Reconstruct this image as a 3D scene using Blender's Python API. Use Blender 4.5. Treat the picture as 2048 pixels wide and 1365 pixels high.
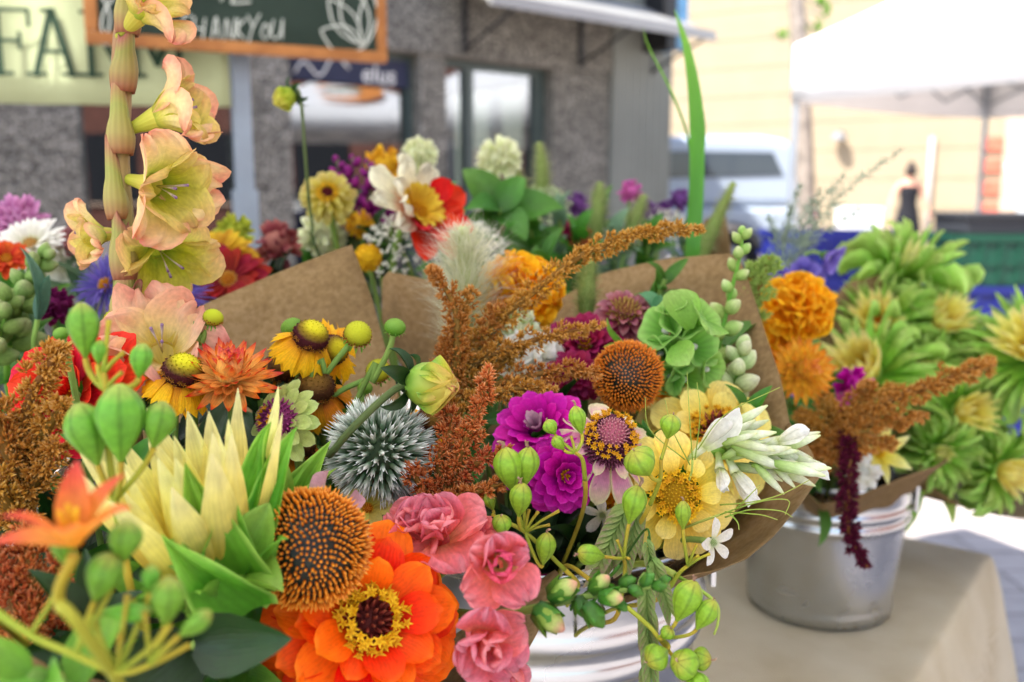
import bpy, math, random
import numpy as np
from mathutils import Vector, Matrix

scene = bpy.context.scene
for o in list(bpy.data.objects):
    bpy.data.objects.remove(o)
C = scene.collection

# ------------------------------------------------------------------ camera
FPX = 1850.0                       # focal length in photograph pixels (2048 wide)
CAM = Vector((0, 0, 1.19))
PITCH = math.radians(9)
cam_d = bpy.data.cameras.new('camera')
cam = bpy.data.objects.new('camera', cam_d); C.objects.link(cam)
cam.location = CAM
cam.rotation_euler = (math.pi / 2 - PITCH, 0, 0)
cam_d.sensor_width = 36
cam_d.lens = 36 * FPX / 2048
cam_d.clip_start = 0.01
cam_d.clip_end = 500
cam_d.dof.use_dof = True
cam_d.dof.focus_distance = 0.46
cam_d.dof.aperture_fstop = 6.2
cam_d.dof.aperture_blades = 7
scene.camera = cam

# ------------------------------------------------------------------ sky, sun, exposure
SUN = Vector((-0.86, -0.50, 0)).normalized()       # horizontal direction the sun stands in
ELEV = math.radians(56)
sun_dir = Vector((SUN.x * math.cos(ELEV), SUN.y * math.cos(ELEV), math.sin(ELEV)))
w = bpy.data.worlds.new('World'); scene.world = w; w.use_nodes = True
nt = w.node_tree
bg = nt.nodes['Background']
sky = nt.nodes.new('ShaderNodeTexSky'); sky.sky_type = 'NISHITA'; sky.sun_disc = False
sky.sun_elevation = ELEV; sky.sun_rotation = math.atan2(SUN.x, SUN.y)
nt.links.new(sky.outputs[0], bg.inputs[0]); bg.inputs[1].default_value = 0.13
sun_l = bpy.data.lights.new('sun', 'SUN'); sun_l.energy = 4.6; sun_l.angle = math.radians(0.53)
sun_l.color = (1.0, 0.97, 0.93)
sun_o = bpy.data.objects.new('sun', sun_l); C.objects.link(sun_o)
sun_o.rotation_euler = sun_dir.to_track_quat('Z', 'Y').to_euler(); sun_o.location = (-6, -4, 9)
vs = scene.view_settings
vs.view_transform = 'Standard'; vs.look = 'None'; vs.gamma = 1; vs.use_curve_mapping = False
vs.exposure = 1.88
scene.cycles.max_bounces = 10
scene.cycles.diffuse_bounces = 5
scene.cycles.transmission_bounces = 6
scene.cycles.transparent_max_bounces = 8
scene.cycles.sample_clamp_indirect = 6

# ------------------------------------------------------------------ geometry helpers
FWD = Vector((0, math.cos(PITCH), -math.sin(PITCH)))
UP = Vector((0, math.sin(PITCH), math.cos(PITCH)))
RIGHT = Vector((1, 0, 0))
def P(px, py, z):                  # a photograph point at a given distance -> a place in the world
    return CAM + FWD * z + RIGHT * ((px - 1024) / FPX * z) + UP * ((682.5 - py) / FPX * z)
def D(r, u, t):                    # a direction: right, up, towards the viewer
    return (RIGHT * r + UP * u - FWD * t).normalized()
def S(px, z):
    return px * z / FPX
def hit(px, py, q, n):
    d = P(px, py, 1) - CAM
    return CAM + d * ((q - CAM).dot(n) / d.dot(n))
def lerp(a, b, f): return a + (b - a) * f

def lin(h):
    if isinstance(h, str):
        h = h.lstrip('#'); c = [int(h[i:i + 2], 16) / 255 for i in (0, 2, 4)]
    else: c = [x / 255 for x in h]
    return tuple((x / 12.92 if x <= .04045 else ((x + .055) / 1.055) ** 2.4) for x in c) + (1,)

class MB:
    def __init__(s): s.V = []; s.F = []; s.A = []; s.n = 0
    def add(s, V, F, A=None):
        V = np.asarray(V, float)
        s.V.append(V); s.F += [tuple(i + s.n for i in f) for f in F]
        if A is None: A = np.tile((.5, .5, .5), (len(V), 1))
        s.A.append(np.asarray(A, float)); s.n += len(V)
        return s
    def mesh(s, name, mat, smooth=True):
        return mesh(name, np.concatenate(s.V), s.F, mat, np.concatenate(s.A), smooth)

def mesh(name, V, F, mat, A=None, smooth=True):
    if mat is not None and not isinstance(mat, bpy.types.Material): mat, A = A, mat
    m = bpy.data.meshes.new(name)
    m.from_pydata([tuple(v) for v in np.asarray(V, float)], [], F)
    if A is not None:
        at = m.color_attributes.new('pt', 'FLOAT_COLOR', 'POINT')
        A = np.asarray(A, float)
        at.data.foreach_set('color', np.hstack([A, np.ones((len(A), 1))]).astype(np.float32).ravel())
    if smooth: m.polygons.foreach_set('use_smooth', [True] * len(m.polygons))
    m.materials.append(mat); m.update()
    return m

W = {}
def thing(name, label, cat, loc=(0, 0, 0), group=None, rot=None):
    o = bpy.data.objects.new(name, None); C.objects.link(o)
    o.empty_display_size = .02
    M = Matrix.Translation(loc)
    if rot is not None: M = M @ rot.to_4x4()
    o.matrix_world = M; W[o] = M
    o['label'] = label; o['category'] = cat
    if group: o['group'] = group
    return o
def part(par, name, me, M=None, label=None, kind=None):
    o = bpy.data.objects.new(name, me); C.objects.link(o)
    M = Matrix.Identity(4) if M is None else M
    W[o] = M
    if par is not None:
        o.parent = par; o.matrix_local = W[par].inverted() @ M
    else: o.matrix_world = M
    if label: o['label'] = label
    if kind: o['kind'] = kind
    return o
def single(name, me, label, cat, group=None, M=None):
    o = part(None, name, me, M); o['label'] = label; o['category'] = cat
    if group: o['group'] = group
    return o
def struct(name, me, M=None):
    o = part(None, name, me, M); o['kind'] = 'structure'; return o

def frame(pos, axis, roll=0.0):
    z = Vector(axis).normalized()
    x = z.orthogonal().normalized() if abs(z.z) > .98 else Vector((0, 0, 1)).cross(z).normalized()
    y = z.cross(x)
    M = Matrix((x, y, z)).transposed().to_4x4()
    return Matrix.Translation(pos) @ M @ Matrix.Rotation(roll, 4, 'Z')
def RX(a): return Matrix.Rotation(a, 4, 'X')
def RY(a): return Matrix.Rotation(a, 4, 'Y')
def RZ(a): return Matrix.Rotation(a, 4, 'Z')
def T(x, y, z): return Matrix.Translation((x, y, z))
def SC(x, y=None, z=None):
    y = x if y is None else y; z = x if z is None else z
    return Matrix.Diagonal((x, y, z, 1))
def rad(a): return math.radians(a)

def tube(path, radii, n=7, cap=True):
    path = [Vector(p) for p in path]; m = len(path)
    if not hasattr(radii, '__len__'): radii = [radii] * m
    V = []; A = []; F = []
    up = None
    for i, p in enumerate(path):
        t = (path[min(i + 1, m - 1)] - path[max(i - 1, 0)]).normalized()
        if up is None: up = t.orthogonal().normalized()
        up = (up - t * up.dot(t)).normalized(); b = t.cross(up)
        for k in range(n):
            a = 2 * math.pi * k / n
            V.append(p + (up * math.cos(a) + b * math.sin(a)) * radii[i]); A.append((i / (m - 1), k / n, .5))
    for i in range(m - 1):
        for k in range(n):
            F.append((i * n + k, i * n + (k + 1) % n, (i + 1) * n + (k + 1) % n, (i + 1) * n + k))
    if cap:
        F.append(tuple(range(n))[::-1]); F.append(tuple((m - 1) * n + k for k in range(n)))
    return V, F, A
def smooth_path(pts, n=16):        # Catmull-Rom
    pts = [Vector(p) for p in pts]
    q = [pts[0] * 2 - pts[1]] + pts + [pts[-1] * 2 - pts[-2]]
    out = []; segs = len(pts) - 1
    for i in range(n + 1):
        u = i / n * segs; k = min(int(u), segs - 1); t = u - k
        a, b, c, d = q[k:k + 4]
        out.append(.5 * ((2 * b) + (c - a) * t + (2 * a - 5 * b + 4 * c - d) * t * t + (3 * b - a - 3 * c + d) * t ** 3))
    return out
def bez(a, b, c, d, n=14):
    return [a * (1 - t) ** 3 + b * 3 * t * (1 - t) ** 2 + c * 3 * t * t * (1 - t) + d * t ** 3 for t in [i / n for i in range(n + 1)]]
def lathe(prof, n=24, fn=None, cap=False):
    V = []; A = []; F = []; m = len(prof)
    for i, (r, z) in enumerate(prof):
        for k in range(n):
            a = 2 * math.pi * k / n
            q = r if fn is None else r * fn(a, i / (m - 1))
            V.append((q * math.cos(a), q * math.sin(a), z)); A.append((i / (m - 1), k / n, .5))
    for i in range(m - 1):
        for k in range(n):
            F.append((i * n + k, i * n + (k + 1) % n, (i + 1) * n + (k + 1) % n, (i + 1) * n + k))
    if cap:
        F.append(tuple(range(n))[::-1]); F.append(tuple((m - 1) * n + k for k in range(n)))
    return V, F, A
BOXF = [(0, 3, 2, 1), (4, 5, 6, 7), (0, 1, 5, 4), (1, 2, 6, 5), (2, 3, 7, 6), (3, 0, 4, 7)]
def boxv(x0, x1, y0, y1, z0, z1, M=None):
    V = [Vector(p) for p in ((x0, y0, z0), (x1, y0, z0), (x1, y1, z0), (x0, y1, z0), (x0, y0, z1), (x1, y0, z1), (x1, y1, z1), (x0, y1, z1))]
    if M is not None: V = [M @ v for v in V]
    return V, BOXF
def bevel_mod(o, w_, seg=2):
    m = o.modifiers.new('bevel', 'BEVEL'); m.width = w_; m.segments = seg; m.limit_method = 'ANGLE'
    return o
def solid_mod(o, t, off=0):
    m = o.modifiers.new('solid', 'SOLIDIFY'); m.thickness = t; m.offset = off
    return o

# ------------------------------------------------------------------ materials
MATS = {}
def newmat(name):
    m = bpy.data.materials.new(name); m.use_nodes = True
    nt = m.node_tree; nt.nodes.clear()
    out = nt.nodes.new('ShaderNodeOutputMaterial')
    return m, nt, out
def nd(nt, typ, **kw):
    n = nt.nodes.new(typ)
    for k, v in kw.items(): setattr(n, k, v)
    return n
def ramp(nt, stops):
    r = nt.nodes.new('ShaderNodeValToRGB'); e = r.color_ramp.elements
    while len(e) < len(stops): e.new(.5)
    for i, (p, c) in enumerate(stops):
        e[i].position = p; e[i].color = lin(c)
    return r
def sat_noise(nt, col, amt, scale, coord='Object'):
    """small uneven brightness on a colour"""
    tc = nd(nt, 'ShaderNodeTexCoord'); no = nd(nt, 'ShaderNodeTexNoise')
    no.inputs['Scale'].default_value = scale; no.inputs['Detail'].default_value = 4
    nt.links.new(tc.outputs[coord], no.inputs['Vector'])
    mr = nd(nt, 'ShaderNodeMapRange'); mr.inputs[3].default_value = 1 - amt; mr.inputs[4].default_value = 1 + amt
    mr.inputs[1].default_value = .3; mr.inputs[2].default_value = .7
    nt.links.new(no.outputs[0], mr.inputs[0])
    mx = nd(nt, 'ShaderNodeVectorMath', operation='SCALE')
    nt.links.new(col, mx.inputs[0]); nt.links.new(mr.outputs[0], mx.inputs['Scale'])
    return mx.outputs[0], no
def petalmat(name, stops, trans=.35, rough=.68, vein=.10, vfreq=46, var=.10, spec=.16, mott=.14, vj=9, sharp=False, hvar=.012, edge=None, bump=.15):
    """colour runs along the petal (attribute r), fine veins across it (attribute g)"""
    if name in MATS: return MATS[name]
    m, nt, out = newmat(name); L = nt.links.new
    at = nd(nt, 'ShaderNodeAttribute', attribute_name='pt'); sp = nd(nt, 'ShaderNodeSeparateColor'); L(at.outputs['Color'], sp.inputs[0])
    tc = nd(nt, 'ShaderNodeTexCoord'); no = nd(nt, 'ShaderNodeTexNoise'); no.inputs['Scale'].default_value = 6
    L(tc.outputs['Object'], no.inputs['Vector'])
    ad = nd(nt, 'ShaderNodeMath', operation='MULTIPLY_ADD'); ad.inputs[1].default_value = .16
    L(no.outputs[0], ad.inputs[0]); sb = nd(nt, 'ShaderNodeMath', operation='SUBTRACT'); L(sp.outputs[0], sb.inputs[0]); sb.inputs[1].default_value = .08
    L(sb.outputs[0], ad.inputs[2])
    rp = ramp(nt, stops); L(ad.outputs[0], rp.inputs[0]); col = rp.outputs[0]
    if edge:                     # petal margins of another colour: (colour, width)
        e1 = nd(nt, 'ShaderNodeMath', operation='SUBTRACT'); L(sp.outputs[1], e1.inputs[0]); e1.inputs[1].default_value = .5
        e2 = nd(nt, 'ShaderNodeMath', operation='ABSOLUTE'); L(e1.outputs[0], e2.inputs[0])
        e3 = nd(nt, 'ShaderNodeMapRange'); e3.inputs[1].default_value = .5 - edge[1]; e3.inputs[2].default_value = .5
        L(e2.outputs[0], e3.inputs[0]); mx = nd(nt, 'ShaderNodeMix', data_type='RGBA')
        L(e3.outputs[0], mx.inputs[0]); L(col, mx.inputs[6]); mx.inputs[7].default_value = lin(edge[0]); col = mx.outputs[2]
    # veins
    v1 = nd(nt, 'ShaderNodeMath', operation='MULTIPLY_ADD'); v1.inputs[1].default_value = vfreq * 1.6; L(sp.outputs[1], v1.inputs[0]); nq = nd(nt, 'ShaderNodeMath', operation='MULTIPLY'); nq.inputs[1].default_value = vj; L(no.outputs[0], nq.inputs[0]); L(nq.outputs[0], v1.inputs[2])
    v2 = nd(nt, 'ShaderNodeMath', operation='SINE'); L(v1.outputs[0], v2.inputs[0])
    if sharp:
        v2b = nd(nt, 'ShaderNodeMapRange'); v2b.inputs[1].default_value = -1; v2b.inputs[2].default_value = -.55; v2b.inputs[3].default_value = -1; v2b.inputs[4].default_value = 1; L(v2.outputs[0], v2b.inputs[0]); v2 = v2b
    v3 = nd(nt, 'ShaderNodeMapRange'); v3.inputs[1].default_value = -1; v3.inputs[2].default_value = 1
    v3.inputs[3].default_value = 1 - vein * .6; v3.inputs[4].default_value = 1 + vein * .3; L(v2.outputs[0], v3.inputs[0])
    oi = nd(nt, 'ShaderNodeObjectInfo')
    o1 = nd(nt, 'ShaderNodeMapRange'); o1.inputs[3].default_value = 1 - var; o1.inputs[4].default_value = 1 + var; L(oi.outputs['Random'], o1.inputs[0])
    o2 = nd(nt, 'ShaderNodeMapRange'); o2.inputs[3].default_value = .5 - hvar; o2.inputs[4].default_value = .5 + hvar; L(oi.outputs['Random'], o2.inputs[0])
    n3 = nd(nt, 'ShaderNodeTexNoise'); n3.inputs['Scale'].default_value = 9; n3.inputs['Detail'].default_value = 5; L(tc.outputs['Object'], n3.inputs['Vector'])
    n4 = nd(nt, 'ShaderNodeMapRange'); n4.inputs[1].default_value = .3; n4.inputs[2].default_value = .7; n4.inputs[3].default_value = 1 - mott; n4.inputs[4].default_value = 1 + mott * .6; L(n3.outputs[0], n4.inputs[0])
    m0 = nd(nt, 'ShaderNodeMath', operation='MULTIPLY'); L(v3.outputs[0], m0.inputs[0]); L(n4.outputs[0], m0.inputs[1])
    ml = nd(nt, 'ShaderNodeMath', operation='MULTIPLY'); L(m0.outputs[0], ml.inputs[0]); L(o1.outputs[0], ml.inputs[1])
    hs = nd(nt, 'ShaderNodeHueSaturation'); L(col, hs.inputs['Color']); L(ml.outputs[0], hs.inputs['Value']); L(o2.outputs[0], hs.inputs['Hue'])
    col = hs.outputs[0]
    bs = nd(nt, 'ShaderNodeBsdfPrincipled'); L(col, bs.inputs['Base Color'])
    bs.inputs['Roughness'].default_value = rough; bs.inputs['Specular IOR Level'].default_value = spec
    bp = nd(nt, 'ShaderNodeBump'); bp.inputs['Strength'].default_value = bump; bp.inputs['Distance'].default_value = .0004
    L(v2.outputs[0], bp.inputs['Height']); L(bp.outputs[0], bs.inputs['Normal'])
    if trans > 0:
        tr = nd(nt, 'ShaderNodeBsdfTranslucent'); L(col, tr.inputs[0])
        ms = nd(nt, 'ShaderNodeMixShader'); ms.inputs[0].default_value = trans
        L(bs.outputs[0], ms.inputs[1]); L(tr.outputs[0], ms.inputs[2]); L(ms.outputs[0], out.inputs[0])
    else: L(bs.outputs[0], out.inputs[0])
    MATS[name] = m; return m
def plainmat(name, c, rough=.7, spec=.3, metal=0, amt=.12, scale=30, bump=0, bdist=.002, trans=0, c2=None, detail=4, alpha=1):
    if name in MATS: return MATS[name]
    m, nt, out = newmat(name); L = nt.links.new
    rgb = nd(nt, 'ShaderNodeRGB'); rgb.outputs[0].default_value = lin(c)
    col, no = sat_noise(nt, rgb.outputs[0], amt, scale); no.inputs['Detail'].default_value = detail
    if c2:
        rp = ramp(nt, [(.35, c), (.65, c2)]); L(no.outputs[0], rp.inputs[0]); col = rp.outputs[0]
    bs = nd(nt, 'ShaderNodeBsdfPrincipled'); L(col, bs.inputs['Base Color'])
    bs.inputs['Roughness'].default_value = rough; bs.inputs['Specular IOR Level'].default_value = spec; bs.inputs['Metallic'].default_value = metal
    if bump:
        bp = nd(nt, 'ShaderNodeBump'); bp.inputs['Strength'].default_value = bump; bp.inputs['Distance'].default_value = bdist
        L(no.outputs[0], bp.inputs['Height']); L(bp.outputs[0], bs.inputs['Normal'])
    if trans:
        tr = nd(nt, 'ShaderNodeBsdfTranslucent'); L(col, tr.inputs[0]); ms = nd(nt, 'ShaderNodeMixShader'); ms.inputs[0].default_value = trans
        L(bs.outputs[0], ms.inputs[1]); L(tr.outputs[0], ms.inputs[2]); L(ms.outputs[0], out.inputs[0])
    else: L(bs.outputs[0], out.inputs[0])
    MATS[name] = m; return m

def text_mesh(body, size, mat, name='lettering', spacing=1.0, shear=0, bold=0.0):
    cu = bpy.data.curves.new('t', 'FONT'); cu.body = body; cu.size = size; cu.space_character = spacing; cu.shear = shear
    cu.extrude = .001; cu.offset = bold; cu.align_x = 'CENTER'; cu.align_y = 'CENTER'
    o = bpy.data.objects.new('t', cu); C.objects.link(o)
    dg = bpy.context.evaluated_depsgraph_get(); dg.update()
    me = bpy.data.meshes.new_from_object(o.evaluated_get(dg)); me.name = name
    me.materials.clear(); me.materials.append(mat)
    bpy.data.objects.remove(o); bpy.data.curves.remove(cu)
    return me
# ================================================================== the street behind
rng = random.Random(5)
# ---- ground
def ground_mat():
    m, nt, out = newmat('pavement'); L = nt.links.new
    tc = nd(nt, 'ShaderNodeTexCoord'); br = nd(nt, 'ShaderNodeTexBrick')
    br.inputs['Scale'].default_value = 1.6; br.inputs['Mortar Size'].default_value = .012
    br.inputs['Color1'].default_value = lin('#a69c96'); br.inputs['Color2'].default_value = lin('#978e88'); br.inputs['Mortar'].default_value = lin('#7d756f')
    L(tc.outputs['Object'], br.inputs['Vector'])
    col, no = sat_noise(nt, br.outputs[0], .14, 9)
    bs = nd(nt, 'ShaderNodeBsdfPrincipled'); L(col, bs.inputs['Base Color']); bs.inputs['Roughness'].default_value = .85
    bp = nd(nt, 'ShaderNodeBump'); bp.inputs['Strength'].default_value = .3; bp.inputs['Distance'].default_value = .004
    L(no.outputs[0], bp.inputs['Height']); L(bp.outputs[0], bs.inputs['Normal']); L(bs.outputs[0], out.inputs[0])
    return m
struct('ground', mesh('ground', [(-90, -60, 0), (90, -60, 0), (90, 140, 0), (-90, 140, 0)], [(0, 1, 2, 3)], ground_mat()))

# ---- pebble-dashed building on the left, its front running away to the right
FQ = P(980, 389.5, 7.5); FQ.z = 0
FD = Vector((.775, .632, 0)).normalized(); FN = Vector((FD.y, -FD.x, 0))
FM = Matrix((FD, -FN, Vector((0, 0, 1)))).transposed().to_4x4(); FM = Matrix.Translation(FQ) @ FM
def fs(px): return (hit(px, 389.5, FQ, FN) - FQ).dot(FD)
def fh(px, py): return hit(px, py, FQ, FN).z
def pebble_mat():
    m, nt, out = newmat('pebbledash'); L = nt.links.new
    tc = nd(nt, 'ShaderNodeTexCoord'); vo = nd(nt, 'ShaderNodeTexVoronoi'); vo.inputs['Scale'].default_value = 60
    L(tc.outputs['Object'], vo.inputs['Vector'])
    sp = nd(nt, 'ShaderNodeSeparateColor'); L(vo.outputs['Color'], sp.inputs[0])
    rp = ramp(nt, [(0, '#34312c'), (.35, '#58544c'), (.7, '#736e64'), (1, '#989288')]); L(sp.outputs[0], rp.inputs[0])
    bs = nd(nt, 'ShaderNodeBsdfPrincipled'); L(rp.outputs[0], bs.inputs['Base Color']); bs.inputs['Roughness'].default_value = .9
    bp = nd(nt, 'ShaderNodeBump'); bp.inputs['Strength'].default_value = .8; bp.inputs['Distance'].default_value = .012; bp.invert = True
    L(vo.outputs['Distance'], bp.inputs['Height']); L(bp.outputs[0], bs.inputs['Normal']); L(bs.outputs[0], out.inputs[0])
    return m
M_peb = pebble_mat()
M_frame = plainmat('window_frame_metal', '#3d4844', .45, .4)
M_dark = plainmat('interior_dark', '#26282c', .9)
M_siding = plainmat('painted_siding', '#76776f', .5, .3, amt=.05, scale=4)
M_black = plainmat('black_metal', '#1c1c1e', .5, .4)
M_white = plainmat('white_enamel', '#eceae4', .4, .4, amt=.03)
def glass_mat(name, refl, tint):
    m, nt, out = newmat(name); L = nt.links.new
    gl = nd(nt, 'ShaderNodeBsdfGlossy'); gl.inputs['Roughness'].default_value = .015; gl.inputs[0].default_value = (.95, .97, 1, 1)
    tr = nd(nt, 'ShaderNodeBsdfTransparent'); tr.inputs[0].default_value = lin(tint)
    tc = nd(nt, 'ShaderNodeTexCoord'); no = nd(nt, 'ShaderNodeTexNoise'); no.inputs['Scale'].default_value = 1.2; L(tc.outputs['Object'], no.inputs['Vector'])
    bp = nd(nt, 'ShaderNodeBump'); bp.inputs['Strength'].default_value = .02; bp.inputs['Distance'].default_value = .02
    L(no.outputs[0], bp.inputs['Height']); L(bp.outputs[0], gl.inputs['Normal'])
    ms = nd(nt, 'ShaderNodeMixShader'); ms.inputs[0].default_value = refl
    L(tr.outputs[0], ms.inputs[1]); L(gl.outputs[0], ms.inputs[2]); L(ms.outputs[0], out.inputs[0])
    return m
M_glass = glass_mat('window_glass', .17, '#9aa6a2')
bld = thing('shop_building', 'grey pebble-dashed shop front with tall windows and a metal awning', 'building', FQ, rot=FM.to_3x3())
def fbox(par, name, x0, x1, y0, y1, z0, z1, mat, bev=.006):
    o = part(par, name, mesh(name, *boxv(x0, x1, y0, y1, z0, z1), mat, smooth=False), FM)
    if bev: bevel_mod(o, bev)
    return o
sx = {k: fs(k) for k in (-260, 160, 492, 575, 830, 880, 1090, 1200, 1316)}
sx[-260] -= 6
HW = fh(980, 128)                                    # window head height
SILL = .55
for a, b in ((-260, 160), (492, 575), (830, 880), (1090, 1200)):
    fbox(bld, 'column', sx[a], sx[b], -.10, .30, 0, HW, M_peb)
fbox(bld, 'lintel', sx[-260], sx[1200], -.12, .30, HW + .003, 5.2, M_peb)
fbox(bld, 'side_panel', sx[1200] + .004, sx[1316], -.14, .30, 0, 5.2, M_siding)
for k in range(9):
    x = lerp(sx[1200] + .02, sx[1316] - .03, k / 8)
    fbox(bld, 'siding_rib', x, x + .012, -.148, -.141, 0, 5.2, M_siding, 0)
fbox(bld, 'side_wall', sx[1316] - .3, sx[1316] - .002, .301, 6, 0, 5.2, M_siding, 0)
fbox(bld, 'interior_back', sx[-260], sx[1200], 2.2, 2.3, 0, 4, M_dark, 0)
fbox(bld, 'interior_floor', sx[-260], sx[1200], .31, 2.19, .02, .06, M_dark, 0)
fbox(bld, 'interior_ceiling', sx[-260], sx[1200], .31, 2.19, HW + .02, HW + .1, M_dark, 0)
for a, b in ((160, 492), (575, 830), (880, 1090)):
    x0, x1 = sx[a], sx[b]
    fbox(bld, 'window_wall', x0 + .002, x1 - .002, -.06, .26, 0, SILL, M_peb)
    wn = fbox(bld, 'window', x0 + .003, x1 - .003, .02, .08, SILL + .002, SILL + .07, M_frame)
    fr = .05
    for q in ((x0 + .003, x0 + fr), (x1 - fr - (.06 if b == 1090 else 0), x1 - .003)):
        o = part(wn, 'frame', mesh('frame', *boxv(q[0], q[1], .015, .085, SILL + .072, HW - .003), M_frame, smooth=False), FM)
    if b == 1090:
        xm = fs(942); part(wn, 'mullion', mesh('mullion', *boxv(xm - .04, xm + .04, .012, .088, SILL + .072, HW - .06), M_frame, smooth=False), FM)
    part(wn, 'frame', mesh('frame', *boxv(x0 + fr, x1 - fr, .018, .082, HW - .055, HW - .004), M_frame, smooth=False), FM)
    part(wn, 'pane', mesh('pane', [(x0 + fr, .05, SILL + .07), (x1 - fr, .05, SILL + .07), (x1 - fr, .05, HW - .05), (x0 + fr, .05, HW - .05)], [(0, 1, 2, 3)], M_glass, smooth=False), FM)
# lettered panel inside the middle window
M_navy = plainmat('navy_panel', '#23273c', .6)
M_cream = plainmat('cream_paint', '#d9d6cf', .7)
pz0, pz1 = fh(700, 168), HW - .056
sgn = thing('window_sign', 'dark navy lettered panel across the top of the middle shop window', 'sign', FM @ Vector((sx[575] + .1, -.02, pz0)), rot=FM.to_3x3())
part(sgn, 'panel', mesh('panel', *boxv(sx[575] + .052, sx[830] - .052, -.01, .008, pz0, pz1), M_navy, smooth=False), FM)
tx = fs(742)
part(sgn, 'lettering', text_mesh('elus', (pz1 - pz0) * .95, M_cream, shear=.1), FM @ T(tx + .08, -.0125, (pz0 + pz1) / 2 - .02) @ RX(math.pi / 2))
sw = [Vector((sx[575] + .08 + .42 * k / 14, -.014, (pz0 + pz1) / 2 - .05 + .06 * math.sin(k * .75) + .008 * k)) for k in range(15)]
part(sgn, 'flourish', mesh('flourish', *tube(sw, .008, 5), M_cream), FM)
# awning over the right-hand window
aw = thing('metal_awning', 'pale grey flat metal awning on black brackets over shop window', 'awning', FM @ Vector((sx[880], -.13, 2.4)), rot=FM.to_3x3())
ax0, ax1 = fs(860), fs(1290)
pe = hit(1320, 60, FQ + FN * .75, FN)
az = pe.z
M_aw = plainmat('awning_sheet', '#8f8d89', .45, .4, amt=.05, scale=3)
V = [(ax0, -.125, az + .32), (ax1, -.125, az + .32), (ax1, -.75, az + .02), (ax0, -.75, az + .02)]
o = part(aw, 'sheet', mesh('sheet', V, [(0, 1, 2, 3)], M_aw, smooth=False), FM); solid_mod(o, .02)
part(aw, 'fascia', mesh('fascia', *boxv(ax0, ax1, -.775, -.752, az - .02, az + .06), M_aw, smooth=False), FM)
for x in (ax0 + .25, lerp(ax0, ax1, .6), ax1 - .1):
    b = part(aw, 'bracket', mesh('bracket', *boxv(x - .018, x + .018, -.15, -.122, az - .25, az + .2), M_black, smooth=False), FM)
    part(b, 'strut', mesh('strut', *tube([(x, -.15, az - .22), (x, -.73, az - .005)], .013, 6), M_black), FM)
# projecting sign on the corner
M_blue = plainmat('blue_sign', '#5f8fb0', .5, amt=.25, scale=12)
ps = thing('projecting_sign', 'small black and blue box sign projecting from the corner of the shop', 'sign', FM @ Vector((fs(1283), -.2, 2.3)), rot=FM.to_3x3())
zz0, zz1 = fh(1283, 112), fh(1283, -30)
part(ps, 'case', mesh('case', *boxv(fs(1258), fs(1276), -.42, -.142, zz0, zz1), M_black, smooth=False), FM)
part(ps, 'face', mesh('face', *boxv(fs(1277), fs(1300), -.40, -.144, zz0 + .02, zz1), M_blue, smooth=False), FM)

# ---- sunlit tan building on the right
TQ = P(1700, 389.5, 20); TQ.z = 0
TD = Vector((.866, -.5, 0)); TN = Vector((-.5, -.866, 0))
TM = Matrix.Translation(TQ) @ Matrix((TD, -TN, Vector((0, 0, 1)))).transposed().to_4x4()
def ts(px): return (hit(px, 389.5, TQ, TN) - TQ).dot(TD)
def th(px, py): return hit(px, py, TQ, TN).z
M_tan = plainmat('tan_render', '#96866e', .85, .2, amt=.05, scale=2, bump=.2)
M_redb = plainmat('red_brick', '#b5614c', .85, .2, amt=.2, scale=9)
M_taupe = plainmat('taupe_pilaster', '#b39c86', .85, amt=.05, scale=3)
tb = thing('tan_building', 'sunlit tan building with shallow courses and red brick quoins', 'building', TQ, rot=TM.to_3x3())
def tbox(name, x0, x1, y0, y1, z0, z1, mat, bev=.01):
    o = part(tb, name, mesh(name, *boxv(x0, x1, y0, y1, z0, z1), mat, smooth=False), TM)
    if bev: bevel_mod(o, bev)
    return o
tx0, tx1 = ts(1150), ts(2300)
tbox('wall', tx0, tx1, 0, 5, 0, 9, M_tan)
for k in range(12):
    z = .9 + k * .62
    tbox('course', tx0, tx1, -.012, -.003, z, z + .03, M_tan, .003)
tbox('plinth', tx0, tx1, -.09, -.003, 0, .42, M_taupe)
q0, q1 = ts(1960), ts(2000)
for k, y in enumerate((277, 320, 364, 407, 450)):
    z0 = th(1980, y + 26)
    tbox('quoin', q0, q1, -.06, -.021, z0, z0 + .27, M_redb)
tbox('pilaster', q1 + .01, ts(2046), -.12, -.021, 0, 9, M_taupe)
wl = thing('wall_lamp', 'small grey lamp on the tan wall', 'lamp', TM @ Vector((ts(1675), -.05, th(1675, 270))), rot=TM.to_3x3())
lx, lz = ts(1675), th(1675, 272)
part(wl, 'bracket', mesh('bracket', *boxv(lx - .05, lx + .05, -.1, -.022, lz, lz + .1), M_black, smooth=False), TM)
part(wl, 'hood', mesh('hood', *lathe([(.16, -.1), (.15, -.02), (.06, .06), (.01, .08)], 16), plainmat('lamp_grey', '#777777', .5)), TM @ T(lx, -.2, lz))
dp = thing('downpipe', 'grey downpipe running down the tan wall', 'pipe', TM @ Vector((ts(1858), -.08, 0)))
part(dp, 'pipe', mesh('pipe', *tube([(ts(1858), -.07, 0), (ts(1858), -.07, th(1858, 275))], .05, 8), plainmat('pipe_grey', '#a9a29a', .6)), TM)

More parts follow.
